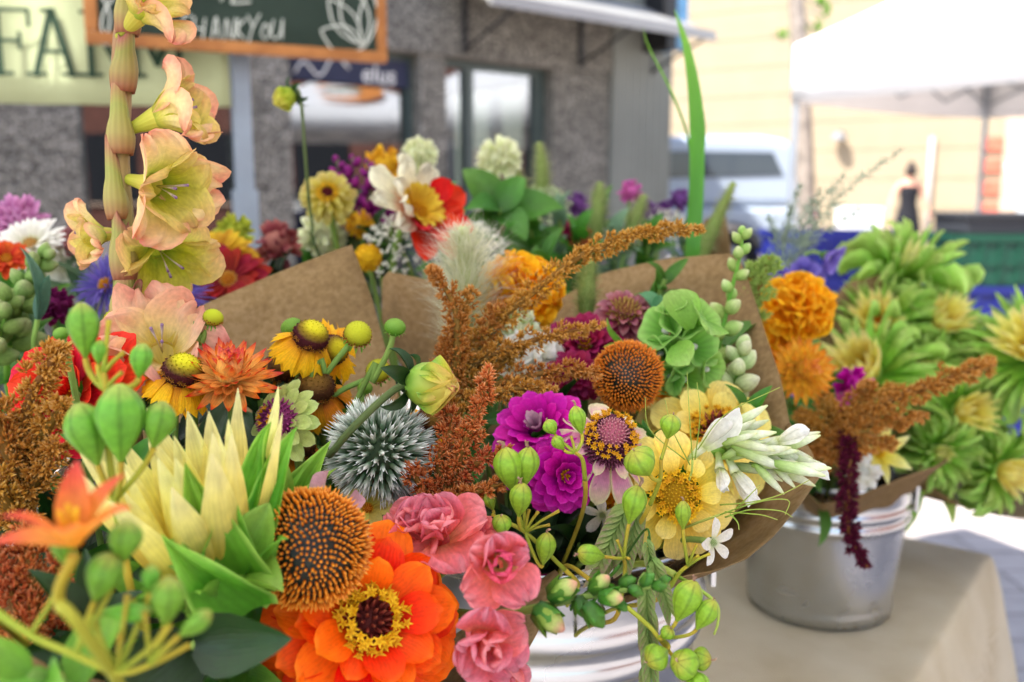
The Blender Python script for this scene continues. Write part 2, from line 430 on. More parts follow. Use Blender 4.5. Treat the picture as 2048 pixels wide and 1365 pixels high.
# ---- tents
M_canvas_i = plainmat('white_canvas', '#f6f5f4', .8, .2, amt=.03, scale=3, trans=.55)
M_alu = plainmat('tent_leg_metal', '#a4a8ad', .35, .5, metal=.6, amt=.08, scale=20)
M_orange = plainmat('orange_print', '#d98a45', .8)
M_tgreen = plainmat('green_print', '#7d9a84', .8)
M_canvas_o = plainmat('white_canvas_heavy', '#f4f3f1', .8, .2, amt=.03, scale=3)
def tent(label, corners, he, val, apex, logo=False, own=False, legs=(0, 1, 2, 3), sag=.06, group=None, legr=.02):
    c = [Vector((x, y, 0)) for x, y in corners]; mid = sum(c, Vector()) / 4
    t = thing('market_tent', label, 'tent', mid, group); M_canvas = M_canvas_i if own else M_canvas_o
    ap = Vector((mid.x, mid.y, apex))
    for i in range(4):
        a, b = c[i].copy(), c[(i + 1) % 4].copy(); a.z = b.z = he
        n = 8; V = []; F = []; A = []
        for r in range(n + 1):
            for s in range(n + 1):
                u = s / n; v = r / n
                p = a.lerp(b, u).lerp(ap, v); p.z -= sag * 4 * v * (1 - v) + .4 * sag * math.sin(math.pi * u) * (1 - v)
                V.append(p)
        for r in range(n):
            for s in range(n):
                k = r * (n + 1) + s; F.append((k, k + 1, k + n + 2, k + n + 1))
        rf = part(t, 'roof_panel', mesh('roof_panel', V, F, M_canvas)); solid_mod(rf, .004)
        out = ((a + b) / 2 - mid); out.z = 0; out.normalize()
        V = []; F = []
        for s in range(17):
            p = a.lerp(b, s / 16); p.z -= .4 * sag * math.sin(math.pi * s / 16)
            wv = .012 * math.sin(s * 2.1 + i)
            V += [p + out * .003, p + out * (.02 + wv) - Vector((0, 0, val))]
        for s in range(16): F.append((2 * s, 2 * s + 1, 2 * s + 3, 2 * s + 2))
        vl = part(t, 'valance', mesh('valance', V, F, M_canvas)); solid_mod(vl, .003)
        if logo:
            e1 = (b - a).normalized(); mm = a.lerp(b, .5).lerp(ap, .36)
            e2 = (ap - (a + b) / 2).normalized(); nn = e1.cross(e2)
            if nn.z < 0: nn = -nn
            LM = Matrix((e1, nn.cross(e1), nn)).transposed().to_4x4()
            R0 = .42; pts = [Vector((R0 * math.cos(q), R0 * .8 * math.sin(q), 0)) for q in np.linspace(.5, 5.6, 22)]
            V = []; F = []
            for q, p in enumerate(pts):
                wd = .04 + .12 * math.sin(math.pi * q / 21); V += [p * (1 - wd / R0), p * (1 + wd / R0)]
                if q: F.append((2 * q - 2, 2 * q - 1, 2 * q + 1, 2 * q))
            part(t, 'printed_ring', mesh('printed_ring', V, F, M_orange, smooth=False), Matrix.Translation(mm + nn * .03) @ LM, kind=None)
            part(t, 'printed_word', text_mesh('market', .17, M_tgreen) if False else mesh('printed_word', *boxv(-.25, .25, -.05, .05, 0, .002), M_tgreen, smooth=False), Matrix.Translation(mm + nn * .034) @ LM)
        # scissor truss of the side
        V2 = MB()
        for k in range(4):
            p, q = a.lerp(b, k / 4), a.lerp(b, (k + 1) / 4)
            p = p.lerp(mid + Vector((0, 0, he)), .012); q = q.lerp(mid + Vector((0, 0, he)), .012)
            V2.add(*tube([p - Vector((0, 0, .06)), q - Vector((0, 0, .34))], .011, 5)); V2.add(*tube([p - Vector((0, 0, .34)), q - Vector((0, 0, .06))], .011, 5))
        part(t, 'truss', V2.mesh('truss', M_alu))
    for i in legs:
        p = c[i].lerp(mid, .012)
        lg = part(t, 'leg', mesh('leg', *boxv(p.x - legr, p.x + legr, p.y - legr, p.y + legr, .012, he - .03), M_alu, smooth=False))
        part(lg, 'foot', mesh('foot', *boxv(p.x - .06, p.x + .06, p.y - .06, p.y + .06, 0, .012), M_alu, smooth=False))
    return t
A0 = Vector((2.36, 8.0, 0)); e1 = Vector((2.19, 1.5, 0)) * 1.13; e2 = Vector((1.7, -2.48, 0))
tent('white market tent over the sunlit pavement behind the sunflower bouquet', [(p.x, p.y) for p in (A0, A0 + e2, A0 + e2 + e1, A0 + e1)], 2.42, .46, 3.5, legs=(0, 1, 2, 3))
def mirrored(px, z, rot, label, he=2.4, apex=3.1):
    v = P(px, 389.5, z); v.z = 0
    r = v - FN * 2 * (v - FQ).dot(FN)
    c_ = [(r.x + 1.5 * math.sqrt(2) * math.cos(rot + k * math.pi / 2), r.y + 1.5 * math.sqrt(2) * math.sin(rot + k * math.pi / 2)) for k in range(4)]
    tent(label, c_, he, .32, apex, logo=True)
mirrored(692, 14.5, rad(20), 'white tent with orange ring print mirrored in the middle shop window')
mirrored(1010, 16.5, rad(31), 'white tent with ring print mirrored in the shop window under the awning')

M_brick2 = plainmat('dark_brick', '#7a5348', .9, .1, amt=.2, scale=5)
bk = thing('brick_building', 'red-brown brick building mirrored behind the tents in the shop windows', 'building', (15.5, 1, 0))
part(bk, 'wall', mesh('wall', *boxv(15, 16, -22, 9, 0, 8), M_brick2, smooth=False))
for k in range(9):
    y = -19 + k * 3
    wq = part(bk, 'window', mesh('window', *boxv(14.96, 14.998, y, y + 1.5, 1.0, 2.8), M_dark, smooth=False))
    part(wq, 'sill', mesh('sill', *boxv(14.9, 14.999, y - .1, y + 1.6, .9, .995), M_taupe, smooth=False))
part(bk, 'cornice', mesh('cornice', *boxv(14.8, 14.999, -22, 9, 7.2, 7.9), M_taupe, smooth=False))

# ---- white pickup with a canopy on its bed
def pickup(loc, label):
    t = thing('pickup_truck', label, 'truck', loc)
    M = Matrix.Translation(loc)
    mw = plainmat('white_car_paint', '#a3adb9', .25, .5, amt=.02); mg = plainmat('tinted_car_glass', '#39424d', .08, .6, amt=.05)
    rb = plainmat('tyre_rubber', '#1a1a1b', .85); st = plainmat('steel_rim', '#9a9da1', .35, .5, metal=.8)
    def extr(name, prof, y0, y1, mat, bev, par=t):
        n = len(prof); V = [(x, y0, z) for x, z in prof] + [(x, y1, z) for x, z in prof]
        F = [tuple(range(n)), tuple(range(2 * n - 1, n - 1, -1))] + [(i, i + n, (i + 1) % n + n, (i + 1) % n) for i in range(n)]
        me = mesh(name, V, F, mat, smooth=False)
        o = part(par, name, me, M)
        if bev: bevel_mod(o, bev, 3)
        return o
    arch = lambda cx: [(cx + .42 * math.cos(a), .42 + .42 * math.sin(a)) for a in np.linspace(0, math.pi, 9)]
    body = [(0, .5)] + [(0.0, 1.02), (-2.1, 1.04), (-3.6, 1.04), (-5.1, .95), (-5.25, .5)] + [(-5.2, .38)] + [p for p in arch(-4.3)[::-1]] + [(-3.7, .4)] + [p for p in arch(-1.05)[::-1]] + [(-.4, .42)]
    extr('body', body, -.93, .93, mw, .05)
    extr('cab', [(-2.1, 1.03), (-2.15, 1.78), (-2.5, 1.86), (-3.3, 1.84), (-4.0, 1.03)], -.8, .8, mw, .06)
    extr('canopy', [(-.03, 1.043), (-.22, 1.62), (-.36, 1.84), (-.7, 1.9), (-2.0, 1.9), (-2.06, 1.043)], -.85, .85, mw, .09)
    extr('canopy_window', [(-.42, 1.42), (-.56, 1.7), (-1.95, 1.72), (-1.95, 1.38)], -.862, -.84, mg, .004)
    extr('rear_window', [(-.12, 1.25), (-.25, 1.62), (-.27, 1.62), (-.14, 1.25)], -.65, .65, mg, 0)
    extr('side_window', [(-2.3, 1.15), (-2.35, 1.65), (-3.2, 1.65), (-3.65, 1.15)], -.815, -.79, mg, .004)
    extr('bumper', [(.002, .45), (.1, .47), (.1, .62), (.002, .64)], -.9, .9, st, .02)
    for cx in (-1.05, -4.3):
        for y in (-.84, .84):
            w_ = part(t, 'wheel', mesh('wheel', *lathe([(.2, -.11), (.33, -.12), (.37, -.08), (.37, .08), (.33, .12), (.2, .11)], 24), rb), M @ T(cx, y, .371) @ RX(math.pi / 2))
            part(w_, 'rim', mesh('rim', *lathe([(.02, .06), (.12, .07), (.2, .1), (.21, -.1), (.02, -.06)], 20), st), M @ T(cx, y, .371) @ RX(math.pi / 2 * (1 if y < 0 else -1)))
    for y in (-.85, .85):
        part(t, 'tail_light', mesh('tail_light', *boxv(-.01, .012, y - .06, y + .06, .72, 1.0), plainmat('red_lens', '#8c1f1c', .3), smooth=False), M)
pk = P(1592, 389.5, 12.2); pickup((pk.x, pk.y, 0), 'white pickup truck with a windowed white canopy over its bed')

# ---- street tree trunk
def sprig_leaves(root, p, n, r, L_, mat, rg, name='leaf'):
    me = leafmesh()
    for k in range(n):
        d = Vector((rg.gauss(0, 1), rg.gauss(0, 1), rg.gauss(0, 1))).normalized()
        part(root, name, me[mat] if isinstance(me, dict) else me, frame(p + d * r * rg.random() ** .5, d, rg.random() * 6) @ RX(rg.uniform(-1, .3)) @ SC(L_ * rg.uniform(.7, 1.2)))
tp = P(1600, 389.5, 8.9)
tt = thing('street_tree', 'slim grey tree trunk with a few leaf sprigs by the white tent', 'tree', (tp.x + .05, tp.y, 0))
M_bark = plainmat('bark', '#7f756c', .9, .1, amt=.3, scale=14, bump=.6, bdist=.01)
tpath = smooth_path([(tp.x + .08, tp.y, 0), P(1612, 450, 8.9), P(1606, 240, 8.9), P(1596, 60, 8.9), P(1588, -120, 8.9), P(1590, -420, 8.95)], 20)
part(tt, 'trunk', mesh('trunk', *tube(tpath, [.10 - .0022 * i for i in range(21)], 10), M_bark))
M_lf0 = petalmat('street_leaf', [(0, '#4c7a24'), (1, '#7aa83c')], .4)
def simple_leaf(name, mat):
    V = []; F = []; A = []
    for i in range(5):
        t_ = i / 4; w_ = .28 * math.sin(math.pi * min(.97, t_ * .94 + .03)); 
        for s in (-1, 0, 1): V.append((s * w_, t_, -.12 * t_ * t_ + .06 * abs(s))); A.append((t_, (s + 1) / 2, .5))
    for i in range(4):
        for s in range(2): k = i * 3 + s; F.append((k, k + 1, k + 4, k + 3))
    return mesh(name, V, F, mat, A)
ME_lf0 = simple_leaf('leaf', M_lf0)
for (px, py, n) in ((1640, 12, 18), (1560, 75, 9), (1632, 58, 8), (1655, 25, 8), (1625, -60, 20), (1550, -70, 20)):
    c = P(px, py, 8.9)
    tw = part(tt, 'twig', mesh('twig', *tube([tpath[int(max(2, min(18, 8 + (240 - py) / 36)))], c.lerp(tp, .02), c], [.012, .008, .004], 5), M_bark))
    for k in range(n):
        d = Vector((rng.gauss(0, 1), rng.gauss(0, 1), rng.gauss(0, 1))).normalized()
        part(tt, 'leaf', ME_lf0, frame(c + d * .1 * rng.random(), d) @ SC(.075 * rng.uniform(.7, 1.2)))

# ---- woman standing by the tan wall
pp = P(1818, 389.5, 15.5)
pe_ = thing('person', 'person with hair up in a black sleeveless dress walking away by tan wall', 'person', (pp.x, pp.y, 0))
def person_body():
    J = {'pelvis': (0, 0, .9, .125), 'waist': (0, 0, 1.04, .105), 'chest': (0, .01, 1.24, .125), 'neckb': (0, .01, 1.39, .06), 'neck': (0, -.005, 1.44, .045), 'head': (0, -.01, 1.54, .078), 'top': (0, 0, 1.62, .06)}
    E = [('pelvis', 'waist'), ('waist', 'chest'), ('chest', 'neckb'), ('neckb', 'neck'), ('neck', 'head'), ('head', 'top')]
    for s, n in ((-1, 'l'), (1, 'r')):
        J.update({n + 'sh': (s * .165, .01, 1.355, .052), n + 'el': (s * .27, .03, 1.12, .04), n + 'wr': (s * .34, -.03, .90, .027), n + 'ha': (s * .36, -.05, .80, .032),
                  n + 'hp': (s * .09, 0, .86, .09), n + 'kn': (s * .10, -.03 * s, .47, .055), n + 'an': (s * .10, .06 * s, .09, .038), n + 'to': (s * .11, .06 * s + .13, .03, .035)})
        E += [('neckb', n + 'sh'), (n + 'sh', n + 'el'), (n + 'el', n + 'wr'), (n + 'wr', n + 'ha'), ('pelvis', n + 'hp'), (n + 'hp', n + 'kn'), (n + 'kn', n + 'an'), (n + 'an', n + 'to')]
    ks = list(J); me = bpy.data.meshes.new('body')
    me.from_pydata([J[k][:3] for k in ks], [(ks.index(a), ks.index(b)) for a, b in E], [])
    me.materials.append(plainmat('skin', '#d99f84', .55, .3, amt=.04))
    o = part(pe_, 'body', me, Matrix.Translation((pp.x, pp.y, 0)))
    sk = o.modifiers.new('skin', 'SKIN')
    sv = me.skin_vertices[0].data
    for i, k in enumerate(ks): sv[i].radius = (J[k][3], J[k][3] * (.75 if k in ('waist', 'chest', 'pelvis') else 1)); sv[i].use_root = (k == 'pelvis')
    ss = o.modifiers.new('ss', 'SUBSURF'); ss.levels = ss.render_levels = 2; sk.use_smooth_shade = True
person_body()
PM = Matrix.Translation((pp.x, pp.y, 0)) @ SC(1, .8, 1)
M_dress = plainmat('black_cloth', '#17171c', .85)
part(pe_, 'dress', mesh('dress', *lathe([(.235, .52), (.21, .7), (.175, .88), (.135, 1.04), (.155, 1.2), (.16, 1.28), (.13, 1.33)], 24, fn=lambda a, t: 1 + .05 * math.sin(7 * a) * (1 - t)), M_dress), PM)
part(pe_, 'hair', mesh('hair', *lathe([(.02, -.09), (.082, -.06), (.098, .0), (.085, .07), (.05, .105), (.055, .13), (.04, .165), (.005, .175)], 16), plainmat('dark_hair', '#2c211c', .6)), Matrix.Translation((pp.x, pp.y - .028, 1.565)))

# ---- crates and things stacked on the pavement
M_cb = plainmat('blue_plastic', '#121a62', .45, .4, amt=.08, scale=8)
M_cg = plainmat('green_plastic', '#083c2a', .45, .4, amt=.08, scale=8)
def crate_mesh(name, mat, w_=.6, d_=.4, h_=.245):
    b = MB(); t_ = .012
    for x0, x1, y0, y1, z0, z1 in ((-w_/2, w_/2, -d_/2, d_/2, 0, .012), (-w_/2, w_/2, -d_/2, -d_/2 + t_, .013, h_), (-w_/2, w_/2, d_/2 - t_, d_/2, .013, h_),
                                   (-w_/2, -w_/2 + t_, -d_/2 + t_ + .001, d_/2 - t_ - .001, .013, h_), (w_/2 - t_, w_/2, -d_/2 + t_ + .001, d_/2 - t_ - .001, .013, h_)):
        b.add(*boxv(x0, x1, y0, y1, z0, z1))
    for k in range(7):
        x = -w_/2 + .04 + k * (w_ - .08) / 6
        b.add(*boxv(x - .008, x + .008, -d_/2 - .012, -d_/2 - .001, .02, h_ - .032)); b.add(*boxv(x - .008, x + .008, d_/2 + .001, d_/2 + .012, .02, h_ - .032))
    return b.mesh(name, mat, smooth=False)
def rim_mesh(name, mat, w_=.6, d_=.4, h_=.245):
    b = MB(); e = .018
    for z0, z1 in ((h_ - .03, h_ + .002), (h_ * .45, h_ * .45 + .014)):
        b.add(*boxv(-w_/2 - e, w_/2 + e, -d_/2 - e, -d_/2 - .0125, z0, z1)); b.add(*boxv(-w_/2 - e, w_/2 + e, d_/2 + .0125, d_/2 + e, z0, z1))
        b.add(*boxv(-w_/2 - e, -w_/2 - .001, -d_/2 - .012, d_/2 + .012, z0, z1)); b.add(*boxv(w_/2 + .001, w_/2 + e, -d_/2 - .012, d_/2 + .012, z0, z1))
    return b.mesh(name, mat, smooth=False)
CM = {0: (crate_mesh('crate_shell', M_cb), rim_mesh('rim', M_cb)), 1: (crate_mesh('crate_shell', M_cg), rim_mesh('rim', M_cg))}
def stack(px, z, n, cols, rot, where):
    p = P(px, 389.5, z)
    for k in range(n):
        c = cols[k]; top = k == n - 1
        M = T(p.x + rng.uniform(-.012, .012), p.y, .001 + k * .251) @ RZ(rot + rng.uniform(-.03, .03))
        od = ['topmost', 'second', 'third', 'fourth', 'fifth'][n - 1 - k]
        t = thing('plastic_crate', '%s plastic crate, %s from the top of the stack %s' % ('green' if c else 'blue', od, where) if not top else '%s plastic crate topmost on the stack %s' % ('green' if c else 'blue', where), 'crate', M.translation, 'stacked market crates', M.to_3x3())
        part(t, 'shell', CM[c][0], M); part(t, 'rim', CM[c][1], M)
    return p, n * .251
pA, hA = stack(1665, 5.0, 4, (0, 1, 0, 0), .25, 'beside the purple balloon flowers')
pB, hB = stack(2010, 4.6, 4, (0, 1, 0, 1), -.1, 'topped by a black tub')
b_ = thing('paper_box', 'small white box sitting on the blue crates', 'box', (pA.x + .12, pA.y, hA + .003))
part(b_, 'carton', mesh('carton', *boxv(-.1, .1, -.07, .07, 0, .1), M_white, smooth=False), T(pA.x + .14, pA.y - .02, hA + .003))
part(b_, 'lid', mesh('lid', *boxv(-.105, .105, -.075, .075, .1005, .115), M_white, smooth=False), T(pA.x + .14, pA.y - .02, hA + .003))
tubm = plainmat('black_tub', '#2b2d31', .4, .4)
tb_ = thing('storage_tub', 'shallow black storage tub on top of the green crate', 'tub', (pB.x, pB.y, hB + .003))
part(tb_, 'tub', mesh('tub', *boxv(-.28, .28, -.18, .18, 0, .075), tubm, smooth=False), T(pB.x + .02, pB.y, hB + .003))
part(tb_, 'lid', mesh('lid', *boxv(-.30, .30, -.2, .2, .076, .095), tubm, smooth=False), T(pB.x + .02, pB.y, hB + .003))
lb_ = thing('leaning_board', 'white board leaning up on the black tub', 'board', (pB.x + .12, pB.y, hB + .104))
part(lb_, 'panel', mesh('panel', *boxv(-.05, .05, -.012, .012, 0, .26), M_white, smooth=False), T(pB.x + .12, pB.y, hB + .104) @ RY(-.35))
part(lb_, 'edge_strip', mesh('edge_strip', *boxv(-.052, .052, -.014, -.0125, .245, .262), M_white, smooth=False), T(pB.x + .12, pB.y, hB + .104) @ RY(-.35))

# ---- our own stall: canopy overhead, back leg, signs
BO = Vector((-.806, 1.75, 0)); BD = Vector((.89, .454, 0)).normalized(); BN = Vector((BD.y, -BD.x, 0))      # BN faces the viewer
def stall_pt(a, b): v = BO + BD * a - BN * b; return (v.x, v.y)       # b > 0 is behind the board
tent('white canopy of the flower stall over the table', [stall_pt(-2.4, .1), stall_pt(-2.4, -3.1), stall_pt(1.35, -3.1), stall_pt(1.35, .1)], 2.2, .25, 2.9, legs=(0, 1), sag=.05, own=True)
BQ = BO; 
M_wood = plainmat('oak_frame', '#b0763f', .55, .35, amt=.25, scale=18, c2='#8f5a2c')
M_chalk = plainmat('chalkboard', '#26332c', .85, .2, amt=.25, scale=6, c2='#2f3d36')
M_chalkw = plainmat('chalk', '#cfd6cf', .95, .1)
BM = Matrix((BD, -BN, Vector((0, 0, 1)))).transposed().to_4x4()
# leg behind the boards
pl = hit(486, 300, BO - BN * .09, BN)
lg = thing('canopy_post', 'blue-grey square metal post standing behind the boards', 'post', (pl.x, pl.y, 0))
M_post = plainmat('post_metal', '#8e9cab', .4, .5, metal=.4, amt=.06)
part(lg, 'post', mesh('post', *boxv(-.017, .017, -.017, .017, .01, 2.1), M_post, smooth=False), T(pl.x, pl.y, 0) @ BM)
part(lg, 'sleeve', mesh('sleeve', *boxv(-.023, .023, -.023, .023, 1.08, 1.2), M_post, smooth=False), T(pl.x, pl.y, 0) @ BM)
part(lg, 'foot_plate', mesh('foot_plate', *boxv(-.06, .06, -.06, .06, 0, .0095), M_post, smooth=False), T(pl.x, pl.y, 0) @ BM)
bar0 = BO - BN * .045
cb = single('sign_rail', mesh('sign_rail', *tube([bar0 + BD * -1.2 + Vector((0, 0, 2.02)), bar0 + BD * 1.0 + Vector((0, 0, 2.02))], .014, 8), M_post), 'thin metal rail the two boards hang from', 'rail')
# chalkboard
lo = hit(172, 90, BO, BN); ro = hit(772, 125, BO, BN)
bw = (ro - lo).dot(BD); z0 = (lo.z + ro.z) / 2; bh = .40
CMx = Matrix.Translation((lo.x, lo.y, z0)) @ BM
cbd = thing('chalkboard_sign', 'wood-framed chalkboard reading THANK YOU with a chalk leaf sprig', 'sign', (lo.x, lo.y, z0), rot=BM.to_3x3())
fw = .022
part(cbd, 'board', mesh('board', *boxv(fw - .004, bw - fw + .004, -.006, .008, fw - .004, bh - fw + .004), M_chalk, smooth=False), CMx)
for n_, b_ in (('frame_rail', (0, bw, -.012, .012, 0, fw)), ('frame_rail', (0, bw, -.012, .012, bh - fw, bh)), ('frame_rail', (0, fw, -.0115, .0115, fw + .0005, bh - fw - .0005)), ('frame_rail', (bw - fw, bw, -.0115, .0115, fw + .0005, bh - fw - .0005))):
    bevel_mod(part(cbd, n_, mesh(n_, *boxv(*b_), M_wood, smooth=False), CMx), .003)
for x in (.12, bw - .12):
    part(cbd, 'hook', mesh('hook', *tube([(x, .0, bh), (x, .02, bh + .02), (x, .045, 2.02 - z0 + .02), (x, .06, 2.02 - z0)], .003, 5), M_black), CMx)
def bpt(px, py): v = CMx.inverted() @ hit(px, py, BO, BN); return v.x, v.z
def chalk_stroke(pts, r=.0022):
    return tube(smooth_path([Vector((*((lambda q: (q[0], -.008, q[1]))(bpt(x, y))),)) for x, y in pts], 14), r, 5)
STROKES = {  # capital letters drawn as chalk strokes, photograph places
    'T': [[(356, 30), (394, 34)], [(372, 30), (362, 78)]],
    'H': [[(400, 36), (393, 78)], [(428, 38), (422, 80)], [(396, 58), (426, 60)]],
    'A': [[(446, 80), (458, 36), (466, 80)], [(450, 64), (466, 65)]],
    'N': [[(480, 82), (486, 40), (500, 80), (510, 38)]],
    'K': [[(518, 40), (512, 80)], [(536, 40), (516, 60), (534, 80)]],
    'Y': [[(560, 32), (574, 56)], [(592, 30), (572, 60), (562, 90)]],
    'O': [[(604, 50), (596, 68), (604, 80), (616, 72), (616, 54), (604, 50)]],
    'U': [[(628, 42), (622, 68), (632, 80), (646, 68), (652, 40)], [(652, 42), (650, 80)]]}
STROKES = {k: [[(x * .74 + 92 if k in 'THANK' else x * .76 + 68, y) for x, y in st] for st in v] for k, v in STROKES.items()}
for k, ss in STROKES.items():
    b = MB()
    for st in ss: b.add(*chalk_stroke(st, .0016))
    part(cbd, 'chalk_letter', b.mesh('chalk_letter', M_chalkw), CMx)
def leaf_loop(x0, y0, x1, y1, wd):
    dx, dy = x1 - x0, y1 - y0; nx, ny = -dy, dx
    return [(x0 + dx * t + nx * wd * math.sin(math.pi * t) * s, y0 + dy * t + ny * wd * math.sin(math.pi * t) * s) for t, s in ((0, 1), (.3, 1), (.6, 1), (.85, 1), (1, 1), (.85, -1), (.6, -1), (.3, -1), (0, 1))]
b = MB()
for a in (leaf_loop(725, 98, 690, -30, .22), leaf_loop(724, 98, 640, 62, .3), leaf_loop(727, 96, 740, -20, .16), leaf_loop(722, 92, 655, 0, .2)):
    b.add(*chalk_stroke(a, .002))
part(cbd, 'chalk_sprig', b.mesh('chalk_sprig', M_chalkw), CMx)
b = MB()
for a in (leaf_loop(205, 90, 190, -20, .2), leaf_loop(212, 92, 235, -10, .2)): b.add(*chalk_stroke(a, .002))
part(cbd, 'chalk_sprig', b.mesh('chalk_sprig', M_chalkw), CMx)
part(cbd, 'chalk_letter', MB().add(*chalk_stroke([(440, 4), (452, -14), (466, 0), (462, 8), (500, 6)], .002)).mesh('chalk_letter', M_chalkw), CMx)
# farm banner
NB = BO - BN * .05; dn = Vector((.985, .17, 0)).normalized(); nn_ = Vector((dn.y, -dn.x, 0))
NQ = NB + BD * .1; NMx = Matrix((dn, -nn_, Vector((0, 0, 1)))).transposed().to_4x4()
NQ = hit(486, 389, BO - BN * .055, BN); NQ.z = 0
l2 = hit(-160, 205, NQ, nn_); r2 = hit(462, 212, NQ, nn_)
NM = Matrix.Translation((l2.x, l2.y, 0)) @ NMx
nw = (r2 - l2).dot(dn); nz0 = l2.z; nz1 = nz0 + .44
M_ban = plainmat('banner_vinyl', '#b6be94', .55, .3, amt=.05, scale=2, trans=.15)
bn = thing('farm_banner', 'pale green banner lettered FARM behind the chalkboard', 'banner', (l2.x, l2.y, nz0), rot=NMx.to_3x3())
n = 24; V = []; F = []
for i in range(n + 1):
    for j in range(9): V.append((nw * i / n, .006 * math.sin(i * .9 + j * .3), lerp(nz0, nz1, j / 8)))
for i in range(n):
    for j in range(8): k = i * 9 + j; F.append((k, k + 9, k + 10, k + 1))
solid_mod(part(bn, 'sheet', mesh('sheet', V, F, M_ban), NM), .001)
M_let = plainmat('dark_green_ink', '#1f3826', .7)
def slab(letter):                # slab-serif capitals from bars, unit height
    s = .14; bar = {'F': [((.12, 0), (.12, 1)), ((.0, 1), (.6, 1)), ((.12, .52), (.45, .52)), ((-.04, 0), (.3, 0)), ((.6, 1), (.6, .76)), ((.45, .64), (.45, .4))],
                    'A': [((.05, 0), (.33, 1)), ((.61, 0), (.35, 1)), ((.15, .36), (.52, .36)), ((-.08, 0), (.2, 0)), ((.46, 0), (.76, 0)), ((.2, 1), (.36, 1))],
                    'R': [((.12, 0), (.12, 1)), ((0, 1), (.45, 1)), ((.45, 1), (.58, .88)), ((.58, .88), (.58, .64)), ((.58, .64), (.45, .5)), ((.45, .5), (.12, .5)), ((.36, .5), (.62, 0)), ((-.04, 0), (.28, 0)), ((.52, 0), (.76, 0))],
                    'M': [((.1, 0), (.1, 1)), ((.8, 0), (.8, 1)), ((.1, 1), (.45, .2)), ((.45, .2), (.8, 1)), ((-.04, 0), (.25, 0)), ((.64, 0), (.94, 0)), ((-.04, 1), (.16, 1)), ((.74, 1), (.94, 1))]}
    return bar[letter]
lz = hit(100, 150, NQ, nn_).z; Lh = hit(100, 24, NQ, nn_).z - lz
for ch, px in (('F', -10), ('A', 70), ('R', 172), ('M', 262)):
    x0 = (hit(px, 150, NQ, nn_) - l2).dot(dn); b = MB()
    for k, ((xa, za), (xb, zb)) in enumerate(slab(ch)):
        a_, b__ = Vector((x0 + xa * Lh, 0, lz + za * Lh)), Vector((x0 + xb * Lh, 0, lz + zb * Lh))
        wd = (.105 if abs(za - zb) > .3 else .06) * Lh; d_ = (b__ - a_).normalized(); n_ = Vector((-d_.z, 0, d_.x))
        y = -.0105 - .0004 * k; a_ = a_ - d_ * wd * .4; b__ = b__ + d_ * wd * .4
        b.add([a_ + n_ * wd / 2 + Vector((0, y, 0)), a_ - n_ * wd / 2 + Vector((0, y, 0)), b__ - n_ * wd / 2 + Vector((0, y, 0)), b__ + n_ * wd / 2 + Vector((0, y, 0))], [(0, 1, 2, 3)])
    part(bn, 'letter', b.mesh('letter', M_let, smooth=False), NM)
for x in (.2, nw - .08):
    part(bn, 'cord', mesh('cord', *tube([(x, 0, nz1 - .01), (x, .0, 2.0)], .003, 5), M_black), NM)
# ================================================================== table, buckets, paper
TZ = .75
TC = Vector((.60, 1.10, TZ)); TU = Vector((-.593, -.805, 0)); TV = Vector((-.805, .593, 0))
def burlap_mat():
    m, nt, out = newmat('burlap'); L = nt.links.new
    tc = nd(nt, 'ShaderNodeTexCoord')
    w1 = nd(nt, 'ShaderNodeTexWave'); w1.inputs['Scale'].default_value = 260; w1.inputs['Distortion'].default_value = 1.5; w1.inputs['Detail'].default_value = 2; w1.bands_direction = 'X'
    w2 = nd(nt, 'ShaderNodeTexWave'); w2.inputs['Scale'].default_value = 260; w2.inputs['Distortion'].default_value = 1.5; w2.inputs['Detail'].default_value = 2; w2.bands_direction = 'Y'
    L(tc.outputs['Object'], w1.inputs['Vector']); L(tc.outputs['Object'], w2.inputs['Vector'])
    ad = nd(nt, 'ShaderNodeMath', operation='ADD'); L(w1.outputs['Fac'], ad.inputs[0]); L(w2.outputs['Fac'], ad.inputs[1])
    no = nd(nt, 'ShaderNodeTexNoise'); no.inputs['Scale'].default_value = 14; no.inputs['Detail'].default_value = 6; L(tc.outputs['Object'], no.inputs['Vector'])
    a2 = nd(nt, 'ShaderNodeMath', operation='MULTIPLY_ADD'); L(ad.outputs[0], a2.inputs[0]); a2.inputs[1].default_value = .25; L(no.outputs[0], a2.inputs[2])
    rp = ramp(nt, [(.3, '#b09e7a'), (.6, '#cbba98'), (.95, '#d9ccb0')]); L(a2.outputs[0], rp.inputs[0])
    bs = nd(nt, 'ShaderNodeBsdfPrincipled'); L(rp.outputs[0], bs.inputs['Base Color']); bs.inputs['Roughness'].default_value = .9; bs.inputs['Specular IOR Level'].default_value = .15
    bp = nd(nt, 'ShaderNodeBump'); bp.inputs['Strength'].default_value = .6; bp.inputs['Distance'].default_value = .0015
    L(ad.outputs[0], bp.inputs['Height']); L(bp.outputs[0], bs.inputs['Normal']); L(bs.outputs[0], out.inputs[0])
    return m
TLEN, TWID = .78, 1.9        # extents along the short and the long side
TMx = Matrix.Translation(TC) @ Matrix((TV, TU, Vector((0, 0, 1)))).transposed().to_4x4()
tbl = thing('folding_table', 'long folding table hidden under the burlap cloth', 'table', (TC.x, TC.y, 0))
M_tbl = plainmat('table_top', '#8a8578', .7)
part(tbl, 'tabletop', mesh('tabletop', *boxv(.02, TLEN - .02, .02, TWID - .02, -.04, -.008), M_tbl, smooth=False), TMx)
for a in (.12, TLEN - .12):
    for b in (.1, TWID - .1):
        part(tbl, 'leg', mesh('leg', *tube([(a, b, -.75), (a, b, -.041)], .014, 8), M_post), TMx)
